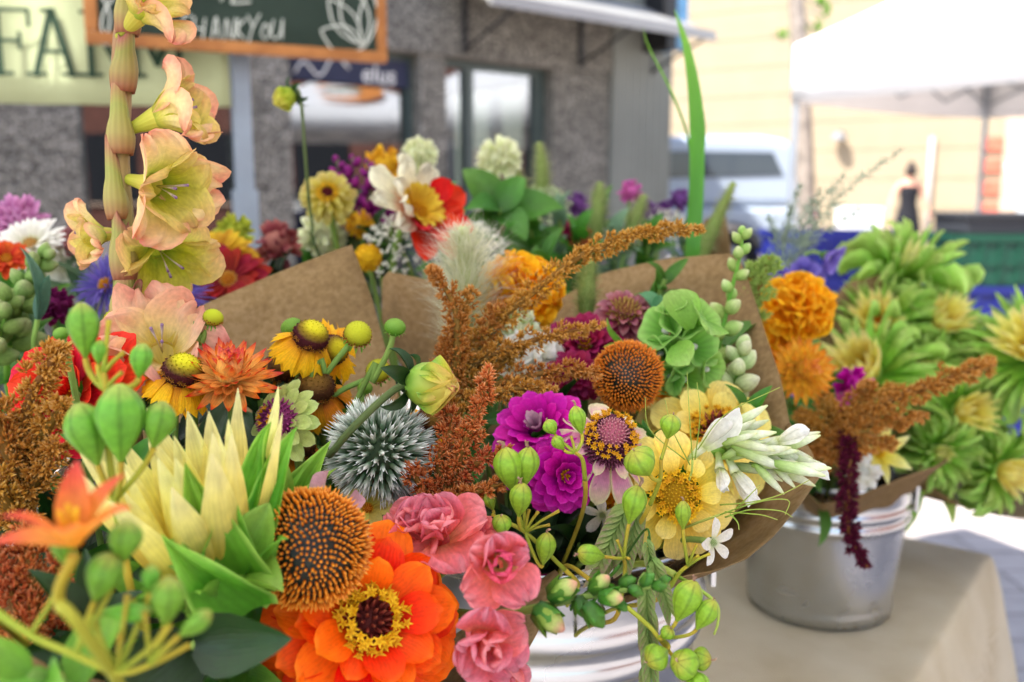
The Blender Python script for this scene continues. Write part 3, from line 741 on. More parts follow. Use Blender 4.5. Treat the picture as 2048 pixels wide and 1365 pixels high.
def cloth():
    nx, ny, dr = 44, 22, .62; xs = np.concatenate([np.linspace(-dr, -.02, 14), np.linspace(0, TLEN, nx), np.linspace(TLEN + .02, TLEN + dr, 6)])
    ys = np.concatenate([np.linspace(-dr, -.02, 14), np.linspace(0, TWID, ny), np.linspace(TWID + .02, TWID + dr, 6)])
    V = []; F = []
    for x in xs:
        for y in ys:
            ox = min(0, x) + max(0, x - TLEN); oy = min(0, y) + max(0, y - TWID)
            cx = min(max(x, 0), TLEN); cy = min(max(y, 0), TWID); drop = math.hypot(ox, oy); rr = .035
            if drop < 1e-6:
                V.append((x, y, .002 * math.sin(9 * x + 3 * y) * math.sin(7 * y) * .5 - .001)); continue
            d = Vector((ox, oy, 0)) / drop; th_ = min(drop / rr, math.pi / 2)
            h_ = rr * math.sin(th_); v_ = rr * (1 - math.cos(th_)) + max(0, drop - rr * math.pi / 2)
            wv = .018 * math.sin((x * 1.0 + y) * 17 + 1.3 * math.sin(x * 5)) * min(1, v_ / .25)
            fl = .10 * v_
            p = Vector((cx, cy, 0)) + d * (h_ + fl + wv - .02); V.append((p.x, p.y, -v_ - .001))
    n = len(ys)
    for i in range(len(xs) - 1):
        for j in range(n - 1): F.append((i * n + j, i * n + j + 1, (i + 1) * n + j + 1, (i + 1) * n + j))
    o = single('burlap_tablecloth', mesh('burlap_tablecloth', V, F, burlap_mat()), 'beige burlap cloth draped over the flower table', 'tablecloth', M=TMx)
    o.modifiers.new('ss', 'SUBSURF').render_levels = 1
    return o
cloth()

def galv_mat():
    m, nt, out = newmat('galvanised_steel'); L = nt.links.new
    tc = nd(nt, 'ShaderNodeTexCoord'); vo = nd(nt, 'ShaderNodeTexVoronoi'); vo.inputs['Scale'].default_value = 55; L(tc.outputs['Object'], vo.inputs['Vector'])
    no = nd(nt, 'ShaderNodeTexNoise'); no.inputs['Scale'].default_value = 11; no.inputs['Detail'].default_value = 6; L(tc.outputs['Object'], no.inputs['Vector'])
    sp = nd(nt, 'ShaderNodeSeparateColor'); L(vo.outputs['Color'], sp.inputs[0])
    mr = nd(nt, 'ShaderNodeMapRange'); mr.inputs[3].default_value = .16; mr.inputs[4].default_value = .2; L(sp.outputs[0], mr.inputs[0])
    m2 = nd(nt, 'ShaderNodeMapRange'); m2.inputs[3].default_value = -.08; m2.inputs[4].default_value = .24; L(no.outputs[0], m2.inputs[0])
    ad = nd(nt, 'ShaderNodeMath', operation='ADD'); L(mr.outputs[0], ad.inputs[0]); L(m2.outputs[0], ad.inputs[1])
    rp = ramp(nt, [(.3, '#b2b5b8'), (.7, '#c6c8ca')]); L(no.outputs[0], rp.inputs[0])
    bs = nd(nt, 'ShaderNodeBsdfPrincipled'); L(rp.outputs[0], bs.inputs['Base Color']); bs.inputs['Metallic'].default_value = 1; L(ad.outputs[0], bs.inputs['Roughness'])
    bp = nd(nt, 'ShaderNodeBump'); bp.inputs['Strength'].default_value = .1; bp.inputs['Distance'].default_value = .002
    L(no.outputs[0], bp.inputs['Height']); L(bp.outputs[0], bs.inputs['Normal']); L(bs.outputs[0], out.inputs[0])
    return m
M_galv = galv_mat()
M_water = plainmat('bucket_water', '#1d211c', .08, .5)
BK = {}
def bucket(key, x, y, R, h, label, lip=.012):
    t = thing('metal_bucket', label, 'bucket', (x, y, TZ), 'galvanised buckets on the table')
    r0 = R * .84; prof = [(.005, .006), (r0 - .006, .006), (r0 - .004, .0), (r0, .002), (r0 + .001, .012)]
    for k in range(1, 40):
        f = k / 40; z = .012 + (h - .014) * f; r = lerp(r0, R, f)
        for c in (.70, .80): r += .0042 * math.exp(-((f - c) / .018) ** 2)
        prof.append((r, z))
    prof += [(R + .001, h - .004), (R + .0045, h - .002), (R + .005, h + .002), (R + .002, h + .0045), (R - .001, h + .003)]
    inner = [(lerp(r0, R, f) - .0022, .012 + (h - .012) * f) for f in (1, .8, .5, .2, .02)] + [(.004, .014)]
    M = T(x, y, TZ + .002)
    part(t, 'pail', mesh('pail', *lathe(prof + inner, 64), M_galv), M)
    part(t, 'water', mesh('water', *lathe([(.003, h * .45), (lerp(r0, R, .45) - .004, h * .45)], 32), M_water), M)
    for a in (1.5, 1.5 + math.pi):
        e = part(t, 'handle_ear', mesh('handle_ear', *boxv(-.016, .016, -.0015, .0015, -.014, .014), M_galv, smooth=False), M @ RZ(a) @ T(0, R + .004, h - .028))
    BK[key] = (Vector((x, y, TZ)), R, h)
bucket(1, -.165, .45, .098, .20, 'galvanised bucket under the orange zinnia bouquet')
bucket(2, .022, .60, .108, .225, 'galvanised bucket with raised hoops holding the yellow zinnia bouquet')
bucket(3, .334, .955, .089, .15, 'galvanised bucket on bare burlap below the drooping burgundy amaranth')
bucket(4, .37, 1.165, .085, .15, 'galvanised bucket holding the sunflower bouquet at the table end')
bucket(5, -.09, .95, .09, .17, 'galvanised bucket in the back row under the red and cream dahlia')
bucket(6, .145, 1.10, .09, .17, 'galvanised bucket in the back row under the tall grass blades')
bucket(7, -.36, .80, .09, .17, 'galvanised bucket in the back row under the purple asters')

def kraft_mat():
    m, nt, out = newmat('kraft_paper'); L = nt.links.new
    tc = nd(nt, 'ShaderNodeTexCoord'); no = nd(nt, 'ShaderNodeTexNoise'); no.inputs['Scale'].default_value = 240; no.inputs['Detail'].default_value = 6; L(tc.outputs['Object'], no.inputs['Vector'])
    n2 = nd(nt, 'ShaderNodeTexNoise'); n2.inputs['Scale'].default_value = 9; n2.inputs['Detail'].default_value = 5; L(tc.outputs['Object'], n2.inputs['Vector'])
    a2 = nd(nt, 'ShaderNodeMath', operation='MULTIPLY_ADD'); L(n2.outputs[0], a2.inputs[0]); a2.inputs[1].default_value = .55; L(no.outputs[0], a2.inputs[2])
    rp = ramp(nt, [(.5, '#785e3a'), (.78, '#8a7048'), (1.0, '#987e58')]); L(a2.outputs[0], rp.inputs[0])
    vo = nd(nt, 'ShaderNodeTexVoronoi'); vo.inputs['Scale'].default_value = 130; L(tc.outputs['Object'], vo.inputs['Vector'])
    fl = nd(nt, 'ShaderNodeMapRange'); fl.inputs[1].default_value = .06; fl.inputs[2].default_value = .12; fl.inputs[3].default_value = .86; fl.inputs[4].default_value = 1; L(vo.outputs['Distance'], fl.inputs[0])
    sc = nd(nt, 'ShaderNodeVectorMath', operation='SCALE'); L(rp.outputs[0], sc.inputs[0]); L(fl.outputs[0], sc.inputs['Scale'])
    bs = nd(nt, 'ShaderNodeBsdfPrincipled'); L(sc.outputs[0], bs.inputs['Base Color']); bs.inputs['Roughness'].default_value = .75; bs.inputs['Specular IOR Level'].default_value = .25
    bp = nd(nt, 'ShaderNodeBump'); bp.inputs['Strength'].default_value = .25; bp.inputs['Distance'].default_value = .002; v5 = nd(nt, 'ShaderNodeTexVoronoi', feature='DISTANCE_TO_EDGE'); v5.inputs['Scale'].default_value = 14; v5.inputs['Randomness'].default_value = 1; L(tc.outputs['Object'], v5.inputs['Vector'])
    m5 = nd(nt, 'ShaderNodeMapRange'); m5.inputs[1].default_value = 0; m5.inputs[2].default_value = .22; m5.inputs[3].default_value = 0; m5.inputs[4].default_value = 1.2; L(v5.outputs['Distance'], m5.inputs[0])
    a5 = nd(nt, 'ShaderNodeMath', operation='ADD'); L(m5.outputs[0], a5.inputs[0]); L(n2.outputs[0], a5.inputs[1]); bp.inputs['Distance'].default_value = .0042
    L(a5.outputs[0], bp.inputs['Height']); L(bp.outputs[0], bs.inputs['Normal'])
    tr = nd(nt, 'ShaderNodeBsdfTranslucent'); L(sc.outputs[0], tr.inputs[0]); ms = nd(nt, 'ShaderNodeMixShader'); ms.inputs[0].default_value = .28
    L(bs.outputs[0], ms.inputs[1]); L(tr.outputs[0], ms.inputs[2]); L(ms.outputs[0], out.inputs[0])
    return m
M_kraft = kraft_mat()
def paper(label, top, bk, bulge=.012, n=40, m=14, closed=False, seed=1, low=.03, rmul=.8):
    """a sheet of wrapping paper: from inside a bucket's mouth up to a cut edge given by points"""
    rg = random.Random(seed); c, R, h = BK[bk]
    tp = []; pts = [Vector(p) for p in top]
    seg = len(pts) - 1
    for i in range(n + 1):
        u = i / n * seg; k = min(int(u), seg - 1); tp.append(pts[k].lerp(pts[k + 1], u - k))
    V = []; F = []
    for i, p in enumerate(tp):
        d = Vector((p.x - c.x, p.y - c.y, 0)); d = d.normalized() if d.length > 1e-4 else Vector((1, 0, 0))
        b = c + d * R * rmul + Vector((0, 0, h - low))
        for j in range(m + 1):
            v = j / m; q = b.lerp(p, v)
            q += d * (-bulge * math.sin(math.pi * v)) + d * .0022 * math.sin(i * .83 + v * 5 + seed) * math.sin(math.pi * v)
            q.z -= bulge * .9 * math.sin(math.pi * v)
            V.append(q)
    for i in range(n):
        for j in range(m): k = i * (m + 1) + j; F.append((k, k + m + 1, k + m + 2, k + 1))
    base = c + Vector((0, 0, h))
    me = mesh('kraft_wrapper', [v - base for v in V], F, M_kraft)
    o = single('kraft_wrapper', me, label, 'wrapping paper', 'brown paper bouquet wrappers', Matrix.Translation(base)); solid_mod(o, .0005)
    return o

# ================================================================== flower pieces
def petal_mesh(name, mat, W_=.5, shape='spoon', nu=8, nv=4, cup=.15, bend=0., tip=0., ruf=0., rk=3, base=.3, notch=0., fold=0., seed=0, twist=0., out=.6):
    rg = random.Random(seed * 77 + 5); ph = rg.random() * 6; ph2 = rg.random() * 6
    V = []; A = []; F = []; y = z = 0; last = 0; th_ = 0
    for i in range(nu + 1):
        t = 1 - (1 - i / nu) ** 1.45
        if shape == 'spoon':
            w = (base + (1 - base) * math.sin(math.pi / 2 * min(t / .62, 1))) * (1 if t < .62 else math.sqrt(max(0, 1 - ((t - .62) / .385) ** 2)))
        elif shape == 'strap':
            w = (base + (1 - base) * min(t / .3, 1) ** .7) * (1 if t < .78 else math.sqrt(max(0, 1 - ((t - .78) / .225) ** 2)))
        elif shape == 'point':
            w = max(base * (1 - t), math.sin(math.pi * min(1, t ** .72)) ** .85) if t < .995 else .02
        elif shape == 'acum':            # broad with a long drawn-out tip
            w = (math.sin(math.pi * min(1, (t * .97 + .03) ** .55)) ** 1.1) * (1 - .25 * t) + .03 * (1 - t) + base * max(0, 1 - 4 * t)
        elif shape == 'wedge':
            w = base + (1 - base) * t ** .8
        elif shape == 'wide':
            w = (base + (1 - base) * math.sin(math.pi / 2 * min(t / .55, 1)) ** 1.2) * (1 if t < .55 else max(0, 1 - ((t - .55) / .46) ** 2.6) ** .6)
        else:
            w = math.sin(math.pi * t)
        th_ = bend * t + tip * max(0, (t - out) / (1 - out)) ** 2
        y += (t - last) * math.cos(th_); z += (t - last) * math.sin(th_); last = t
        tw = twist * t
        for j in range(nv + 1):
            s = -1 + 2 * j / nv
            x = s * w * W_ / 2; dz = cup * W_ * w * s * s + fold * W_ * w * abs(s)
            dz += (ruf * math.sin(rk * math.pi * s * .5 + ph + 2.2 * t) * t ** 1.5 + .5 * ruf * math.sin(rk * 1.9 * s + ph2 + 7 * t) * t) * min(1, w * 1.6)
            dy = -notch * (t ** 5) * (math.cos(3 * math.pi * s) * .5 + .5) if notch else 0
            if shape != 'wedge' and t > .7: dy -= .035 * s * s * (1 if shape in ('spoon', 'wide') else 0)
            xr = x * math.cos(tw) - dz * math.sin(tw); dzr = x * math.sin(tw) + dz * math.cos(tw)
            V.append((xr, y + dy * math.cos(th_) - dzr * math.sin(th_), z + dzr * math.cos(th_) + dy * math.sin(th_))); A.append((t, j / nv, rg.random()))
    for i in range(nu):
        for j in range(nv): k = i * (nv + 1) + j; F.append((k, k + 1, k + nv + 2, k + nv + 1))
    return mesh(name, V, F, mat, A)
PC = {}
def petals(name, mat, var=3, **kw):
    key = (name, mat.name, var, tuple(sorted(kw.items())))
    if key not in PC: PC[key] = [petal_mesh(name, mat, seed=i + 1, **kw) for i in range(var)]
    return PC[key]
def ring(root, H, ms, n, r0, h0, L_, el, rg, name='petal', wj=.08, ej=6, aj=.12, off=0., wsc=1., skip=(), dirfn=None):
    for k in range(n):
        if k in skip: continue
        a = off + 2 * math.pi * (k + rg.uniform(-aj, aj)) / n
        s = L_ * rg.uniform(1 - wj, 1 + wj)
        part(root, name, rg.choice(ms), H @ RZ(a) @ T(0, r0, h0) @ RX(rad(el + rg.uniform(-ej, ej))) @ RY(rg.uniform(-.12, .12)) @ SC(s * wsc, s, s))
M_stem = petalmat('stem_green', [(0, '#4f6b2a'), (1, '#7d9a48')], 0, .6, vein=.1)
M_stem_d = petalmat('stem_dark', [(0, '#3a4a26'), (1, '#5c6b3c')], 0, .6)
M_leaf = petalmat('leaf_mid', [(0, '#2f5a18'), (.5, '#437a20'), (1, '#548a2a')], .3, .45, vein=.14, vfreq=60, spec=.4)
M_leaf_l = petalmat('leaf_lime', [(0, '#5c962a'), (.5, '#74ac36'), (1, '#94c44e')], .4, .5, vein=.10, spec=.35)
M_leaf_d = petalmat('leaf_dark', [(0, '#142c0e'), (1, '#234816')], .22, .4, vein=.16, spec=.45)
M_leaf_g = petalmat('leaf_grey', [(0, '#5b7a5c'), (1, '#7f9c7c')], .25, .6, vein=.10)
FR = random.Random(99)
def foot(bk, pos):
    c, R, h = BK[bk]; d = Vector((pos.x - c.x, pos.y - c.y, 0)); q = FR.random() * 6.28
    return c + Vector((math.cos(q), math.sin(q), 0)) * R * .45 * FR.random() - d.normalized() * R * .25 + Vector((0, 0, .02))
def stem_path(pos, axis, bk, ft, k=.3, n=16):
    c, R, h = BK[bk]; d = Vector((pos.x - c.x, pos.y - c.y, 0)); r = min(d.length, R * .62)
    rim = c + (d.normalized() * r if d.length > 1e-5 else Vector()) + Vector((0, 0, h + .005))
    dist = (pos - rim).length
    return bez(ft, rim, pos - Vector(axis).normalized() * dist * k, pos, n)
def start(name, label, cat, pos, axis, bk, r=.0024, mat=None, group=None, k=.3, path=None, roll=0.):
    ft = foot(bk, pos); root = thing(name, label, cat, ft, group)
    pth = [ft] + list(path) if path else stem_path(pos, axis, bk, ft, k)
    if path: pth = smooth_path(pth, 24)
    part(root, 'stem', mesh('stem', *tube([p - ft for p in pth], [r * 1.15] + [r] * (len(pth) - 1), 8), mat or M_stem), Matrix.Translation(ft))
    return root, frame(pos, axis, roll)
def fib(n, a0, a1):
    """n directions spread evenly over a cap, polar angle a0..a1 from the axis"""
    z0, z1 = math.cos(a0), math.cos(a1); out = []
    for i in range(n):
        z = lerp(z0, z1, (i + .5) / n); r = math.sqrt(max(0, 1 - z * z)); a = i * 2.399963
        out.append(Vector((r * math.cos(a), r * math.sin(a), z)))
    return out
def ellip(rx, rz, n=14, seg=24, z0=-1., z1=1., bump=0., seed=0):
    rg = random.Random(seed); prof = []
    for i in range(n + 1):
        z = lerp(z0, z1, i / n); z = math.sin(z * math.pi / 2)
        prof.append((rx * math.sqrt(max(1e-5, 1 - z * z)), rz * z))
    V, F, A = lathe(prof, seg)
    if bump: V = [tuple(c * (1 + bump * rg.uniform(-1, 1)) for c in v) for v in V]
    return V, F, A
def spike(L_, r, n=4, belly=.35, a0=0., a1=1.):
    V = []; A = []; F = []
    for t, q in ((0, .45), (belly, 1), (.8, .55)):
        for k in range(n):
            a = 2 * math.pi * k / n; V.append((r * q * math.cos(a), r * q * math.sin(a), L_ * t)); A.append((lerp(a0, a1, t), .5, .5))
    V.append((0, 0, L_)); A.append((a1, .5, .5))
    for i in range(2):
        for k in range(n): F.append((i * n + k, i * n + (k + 1) % n, (i + 1) * n + (k + 1) % n, (i + 1) * n + k))
    for k in range(n): F.append((2 * n + k, 2 * n + (k + 1) % n, 3 * n))
    return np.array(V), F, np.array(A)
def xf(V, M):
    V = np.asarray(V); R_ = np.array(M.to_3x3()); return V @ R_.T + np.array(M.translation)
STARV = None
def star_floret(r, h, rg):
    V = [(0, 0, h * .3)]; F = []; A = [(.2, .5, .5)]
    for k in range(10):
        a = math.pi * k / 5; q = r if k % 2 == 0 else r * .42
        V.append((q * math.cos(a), q * math.sin(a), h * (1 if k % 2 == 0 else .5))); A.append((1 if k % 2 == 0 else .5, .5, .5))
    for k in range(10): F.append((0, 1 + k, 1 + (k + 1) % 10))
    V.append((0, 0, -h)); A.append((0, .5, .5))
    for k in range(10): F.append((11, 1 + (k + 1) % 10, 1 + k))
    return np.array(V), F, np.array(A)
M_gold = petalmat('gold_florets', [(0, '#a8660c'), (.5, '#dba015'), (1, '#f4c32a')], .15, .6, vein=0)
M_zred = petalmat('zinnia_heart_red', [(0, '#4a1418'), (.6, '#7c2528'), (1, '#9c4634')], .1, .7, vein=0)
def florets(root, H, n, r, h, size, mat, rg, jit=.25, name='florets', rj=.12):
    b = MB()
    for k in range(n):
        a = 2 * math.pi * k / n + rg.uniform(-jit, jit); rr = r * rg.uniform(1 - rj, 1 + rj)
        V, F, A = star_floret(size * rg.uniform(.8, 1.2), size * .8, rg)
        M = T(rr * math.cos(a), rr * math.sin(a), h * rg.uniform(.9, 1.15)) @ RZ(a) @ RY(rg.uniform(.0, .9)) @ RX(rg.uniform(-.4, .4))
        b.add(xf(V, M), F, A)
    return part(root, name, b.mesh(name, mat, smooth=False), H, kind='stuff')
def cone_scales(root, H, rx, rz, n, a0, a1, L_, r, mat, name='disc', tilt=.0, squash=1):
    b = MB(); b.add(*[np.asarray(q) if i != 1 else q for i, q in enumerate(ellip(rx * .93, rz * .93, 10, 20))][:2], np.tile((.05, .5, .5), (11 * 20, 1)))
    for d in fib(n, a0, a1):
        V, F, A = spike(L_, r); p = Vector((d.x * rx, d.y * rx, d.z * rz)); nn = Vector((d.x / rx, d.y / rx, d.z / rz)).normalized()
        nn = (nn + Vector((0, 0, tilt))).normalized()
        b.add(xf(V, frame(p - nn * L_ * .3, nn)), F, A)
    return part(root, name, b.mesh(name, mat), H)

def zinnia(label, pos, axis, R, bk, mat, rows=5, n0=15, W_=.5, cupf=.12, el0=-14, el1=58, heart='gold', seed=1, cat='flower', hole=.26, bend=-.25, k=.3, group=None, name='zinnia_flower', back=None, roll=0., dome=.32, ruf=.02, stem_r=.003, cut=1.0, ej=6):
    rg = random.Random(seed); root, H = start(name, label, cat, pos - Vector(axis).normalized() * R * .28, axis, bk, stem_r, group=group, k=k, roll=roll)
    ms = petals('petal', mat, 4, W_=W_, shape='spoon', nu=7, nv=4, cup=cupf, bend=bend, ruf=ruf, base=.35)
    for i in range(rows):
        f = i / max(1, rows - 1); n = max(7, int(round(n0 * (1 - .28 * f))))
        r0 = R * hole * (.6 + .15 * (1 - f)); L_ = (R - r0) * (1 - .5 * f ** 1.1) * cut
        ring(root, H, ms, n, r0, R * dome * f, L_, lerp(el0, el1, f ** 1.15), rg, off=i * .23, ej=ej, wj=.11)
    b = ellip(R * hole * .8, R * .3, 8, 16, -1, 0)
    part(root, 'calyx', mesh('calyx', *b, M_leaf), H @ T(0, 0, -R * .05))
    if heart == 'gold':
        cone_scales(root, H @ T(0, 0, R * .22), R * hole * .62, R * .14, 60, 0, 1.5, R * .12, R * .02, M_zred)
        for q_ in range(3): florets(root, H, 24, R * hole * (.62 + .16 * q_), R * (dome + .14 - .03 * q_), R * .048, M_gold, rg, rj=.08)
    elif heart == 'pale':
        ring(root, H, ms, 10, R * .05, R * dome, R * .3, 68, rg, off=.4)
        ring(root, H, petals('inner_petal', M_palepink, 2, W_=.3, shape='strap', nu=5, nv=2, cup=.3), 14, R * .05, R * dome, R * .33, 74, rg, name='inner_petal')
    elif heart == 'tight':
        ring(root, H, ms, 9, R * .06, R * dome, R * .34, 66, rg, off=.4); ring(root, H, ms, 6, R * .02, R * (dome + .05), R * .26, 80, rg)
        cone_scales(root, H @ T(0, 0, R * dome), R * .12, R * .14, 24, 0, 1.4, R * .09, R * .02, M_gold)
    return root, H
M_palepink = petalmat('pale_pink_tips', [(0, '#a04a7c'), (1, '#d6b3c0')], .3)

def coneflower(label, pos, axis, R, bk, seed=1, n=330, Rz=None, k=.3, skirt=0):
    rg = random.Random(seed); Rz = Rz or R * .95; root, H = start('coneflower_head', label, 'flower', pos - Vector(axis).normalized() * Rz * .7, axis, bk, .0028, k=k)
    H = frame(pos, axis)
    b = MB(); V, F, A = ellip(R * .89, Rz * .89, 12, 28); b.add(V, F, np.tile((.0, .5, .5), (len(V), 1)))
    for d in fib(int(n * 2.7), .03, 2.25):
        g = d.z; L_ = R * .20 * rg.uniform(.62, 1.18) * (1 + .16 * math.sin(2.3 * math.atan2(d.y, d.x) + 4 * d.z + seed))
        if rg.random() < .05: continue
        V, F, A = spike(L_, R * .028 * rg.uniform(.85, 1.15), 5, belly=.6)
        p = Vector((d.x * R * .85, d.y * R * .85, d.z * Rz * .85)); nn = Vector((d.x, d.y, d.z * R / Rz)).normalized()
        nn = (nn + Vector((rg.gauss(0, .08), rg.gauss(0, .08), .16 + rg.gauss(0, .08)))).normalized()
        b.add(xf(V, frame(p, nn)), F, A)
    part(root, 'seed_cone', b.mesh('seed_cone', M_cone), H)
    part(root, 'calyx', mesh('calyx', *ellip(R * .45, R * .3, 6, 16), M_leaf_d), H @ T(0, 0, -Rz * .72))
    if skirt:
        ms = petals('petal', petalmat('faded_coneflower_petal', [(0, '#b0a878'), (.6, '#c0929a'), (1, '#b99098')], .35), 3, W_=.36, shape='strap', nu=6, nv=3, cup=.3, bend=-.5, ruf=.05)
        ring(root, H, ms, skirt, R * .5, -Rz * .62, R * .8, -42, rg, ej=14)
    return root, H
M_cone = petalmat('cone_spines', [(0, '#161c0c'), (.24, '#33300c'), (.36, '#ac4c06'), (.6, '#e0740a'), (1, '#f8a830')], .05, .45, vein=0, var=.06, spec=.45)

M_thist = petalmat('thistle_floret', [(0, '#2a4020'), (.3, '#527046'), (.55, '#869e80'), (.78, '#d8dfd2'), (1, '#fafbf4')], .2, .6, vein=0, var=.12)
M_thist_b = plainmat('thistle_core', '#3a4a30', .8)
def globe_thistle(label, pos, axis, R, bk, n=330, seed=1, k=.3, am=2.75):
    rg = random.Random(seed); root, H = start('globe_thistle', label, 'flower', pos - Vector(axis).normalized() * R * .5, axis, bk, .0022, M_stem_d, k=k)
    H = frame(pos, axis)
    part(root, 'core', mesh('core', *ellip(R * .6, R * .6, 10, 20), M_thist_b), H)
    ms = []
    for v in range(4):
        b = MB(); b.add(*spike(1, .10, 6, .4))
        for q in range(4):
            a = q * 1.5708 + v; Vv, F, A = spike(.60, .026, 3, .3, .5, 1)
            b.add(xf(Vv, T(.05 * math.cos(a), .05 * math.sin(a), .42 + .05 * rg.random()) @ RZ(a) @ RY(.10 + .10 * rg.random())), F, A)
        ms.append(b.mesh('floret', M_thist))
    for d in fib(n, .04, am):
        nn = (d + Vector((rg.gauss(0, .06), rg.gauss(0, .06), rg.gauss(0, .06) + .06))).normalized()
        part(root, 'floret', rg.choice(ms), H @ frame(d * R * .5, nn, rg.random() * 6) @ SC(R * .5 * rg.uniform(.78, 1.16)))
    return root, H

def grain_mesh():
    V = [(0, 0, -.6), (.34, 0, .05), (0, .34, .05), (-.34, 0, .05), (0, -.34, .05), (0, 0, 1.25)]
    F = [(0, 2, 1), (0, 3, 2), (0, 4, 3), (0, 1, 4), (5, 1, 2), (5, 2, 3), (5, 3, 4), (5, 4, 1)]
    A = [(0, .5, .5)] + [(.45, .5, .5)] * 4 + [(1, .5, .5)]
    return np.array(V), F, np.array(A)
def rotm(rg, d):
    return frame((0, 0, 0), d, rg.random() * 6.28)
M_ama = petalmat('amaranth_bronze', [(0, '#6e3a0e'), (.4, '#a5661c'), (.7, '#c68a38'), (1, '#e6bc7c')], .15, .7, vein=0, var=.1)
M_ama2 = petalmat('amaranth_rust', [(0, '#70280c'), (.4, '#b05220'), (.75, '#cf7c42'), (1, '#eab888')], .15, .7, vein=0, var=.1)
M_ama_s = petalmat('amaranth_stem', [(0, '#6a5220'), (1, '#8a5c22')], 0, .6)
M_burg = petalmat('amaranth_burgundy', [(0, '#22030c'), (.5, '#46061a'), (1, '#701430')], .1, .7, vein=0)
def amaranth_branch(root, path, r0, r1, mat, rg, dens=1., gs=.0019, clump=.45):
    pts = smooth_path(path, max(10, len(path) * 8)); L_ = sum((pts[i + 1] - pts[i]).length for i in range(len(pts) - 1))
    o0 = pts[0]; M = Matrix.Translation(o0)
    br = part(root, 'branch', mesh('branch', *tube([p - o0 for p in pts], [lerp(r0 * .28, r1 * .2, i / (len(pts) - 1)) for i in range(len(pts))], 6), M_ama_s), M)
    N = max(3, int(L_ / .0042 * max(.8, (r0 + r1) / .014) * dens * 2.3)); G = 30
    rs = np.random.RandomState(rg.randint(0, 99999)); P_ = np.array(pts); u = (np.arange(N) + rs.rand(N)) / N; fi = u * (len(pts) - 1); ii = np.minimum(fi.astype(int), len(pts) - 2)
    fr_ = (fi - ii)[:, None]; pc = P_[ii] * (1 - fr_) + P_[ii + 1] * fr_; tg = P_[ii + 1] - P_[ii]; tg /= np.linalg.norm(tg, axis=1)[:, None]
    rr = (r0 + (r1 - r0) * u ** 1.4) * np.where(u < .95, 1, .6); o_ = np.cross(tg, (.31, .55, .77)); o_ /= np.linalg.norm(o_, axis=1)[:, None]; s_ = np.cross(tg, o_); an = np.arange(N) * 2.4 + rs.uniform(-.5, .5, N)
    dd = o_ * np.cos(an)[:, None] + s_ * np.sin(an)[:, None]; cc = pc + dd * (rr * rs.uniform(.1, .8, N))[:, None] - np.array(o0); cr = rr * clump * rs.uniform(.5, 1.25, N)
    E = rs.normal(size=(N, G, 3)); E /= np.linalg.norm(E, axis=2)[:, :, None]
    pos = (cc[:, None, :] + E * (cr[:, None] * rs.rand(N, G) ** .4)[:, :, None]).reshape(-1, 3)
    ax = (E + dd[:, None, :] * .8 + tg[:, None, :] * .6).reshape(-1, 3); ax /= np.linalg.norm(ax, axis=1)[:, None]
    e1_ = np.cross(ax, rs.normal(size=ax.shape)); e1_ /= np.linalg.norm(e1_, axis=1)[:, None]; e2_ = np.cross(ax, e1_); sz = gs * .95 * rs.uniform(.55, 1.3, len(ax))
    V0, F0, A0 = grain_mesh(); n_ = len(ax)
    VV = pos[:, None, :] + sz[:, None, None] * (V0[None, :, 0, None] * e1_[:, None, :] + V0[None, :, 1, None] * e2_[:, None, :] + V0[None, :, 2, None] * ax[:, None, :])
    AA = np.clip(A0[None] + (rs.uniform(-.22, .18, (n_, 1, 1)) * np.array((1, 0, 0))), 0, 1)
    b = MB(); b.V = [VV.reshape(-1, 3)]; b.A = [AA.reshape(-1, 3)]; b.F = (np.array(F0)[None] + (np.arange(n_) * 6)[:, None, None]).reshape(-1, 3).tolist()
    part(br, 'seed_clusters', b.mesh('seed_clusters', mat, smooth=False), M, kind='stuff')
def amaranth(label, bk, branches, mat=None, seed=1, gs=.0019, dens=1., cat='flower'):
    """branches: list of (points, start radius, end radius); the first one carries the stem"""
    rg = random.Random(seed); p0 = Vector(branches[0][0][0])
    root, H = start('amaranth_plume', label, cat, p0, Vector(branches[0][0][1]) - p0, bk, .0024, M_ama_s)
    for pts, r0, r1 in branches: amaranth_branch(root, pts, r0, r1, mat or M_ama, rg, dens, gs)
    return root

M_mari = petalmat('marigold', [(0, '#f49a06'), (.4, '#ffb40c'), (1, '#ffca2c')], .5, .55, vein=.05, var=.08)
def marigold(label, pos, axis, R, bk, seed=1, n=130, mat=None):
    rg = random.Random(seed); root, H = start('marigold_flower', label, 'flower', pos - Vector(axis).normalized() * R * .6, axis, bk, .003)
    H = frame(pos, axis); mat = mat or M_mari
    part(root, 'heart', mesh('heart', *ellip(R * .62, R * .5, 8, 18), mat), H)
    ms = petals('petal', mat, 5, W_=1.05, shape='wide', nu=6, nv=6, cup=.1, bend=-.5, ruf=.11, rk=5, base=.35)
    for i, d in enumerate(fib(n, .02, 1.95)):
        f = i / n; p = Vector((d.x * R * .52, d.y * R * .52, d.z * R * .42)); nn = Vector((d.x, d.y, d.z * 1.3 + .12)).normalized()
        part(root, 'petal', rg.choice(ms), H @ frame(p, nn, rg.random() * 6) @ RX(math.pi / 2 + rg.uniform(-.55, .55)) @ SC(R * .46 * rg.uniform(.85, 1.2)))
    part(root, 'calyx', mesh('calyx', *lathe([(R * .12, -R * .8), (R * .3, -R * .6), (R * .42, -R * .25)], 16), M_leaf), H)
    return root, H

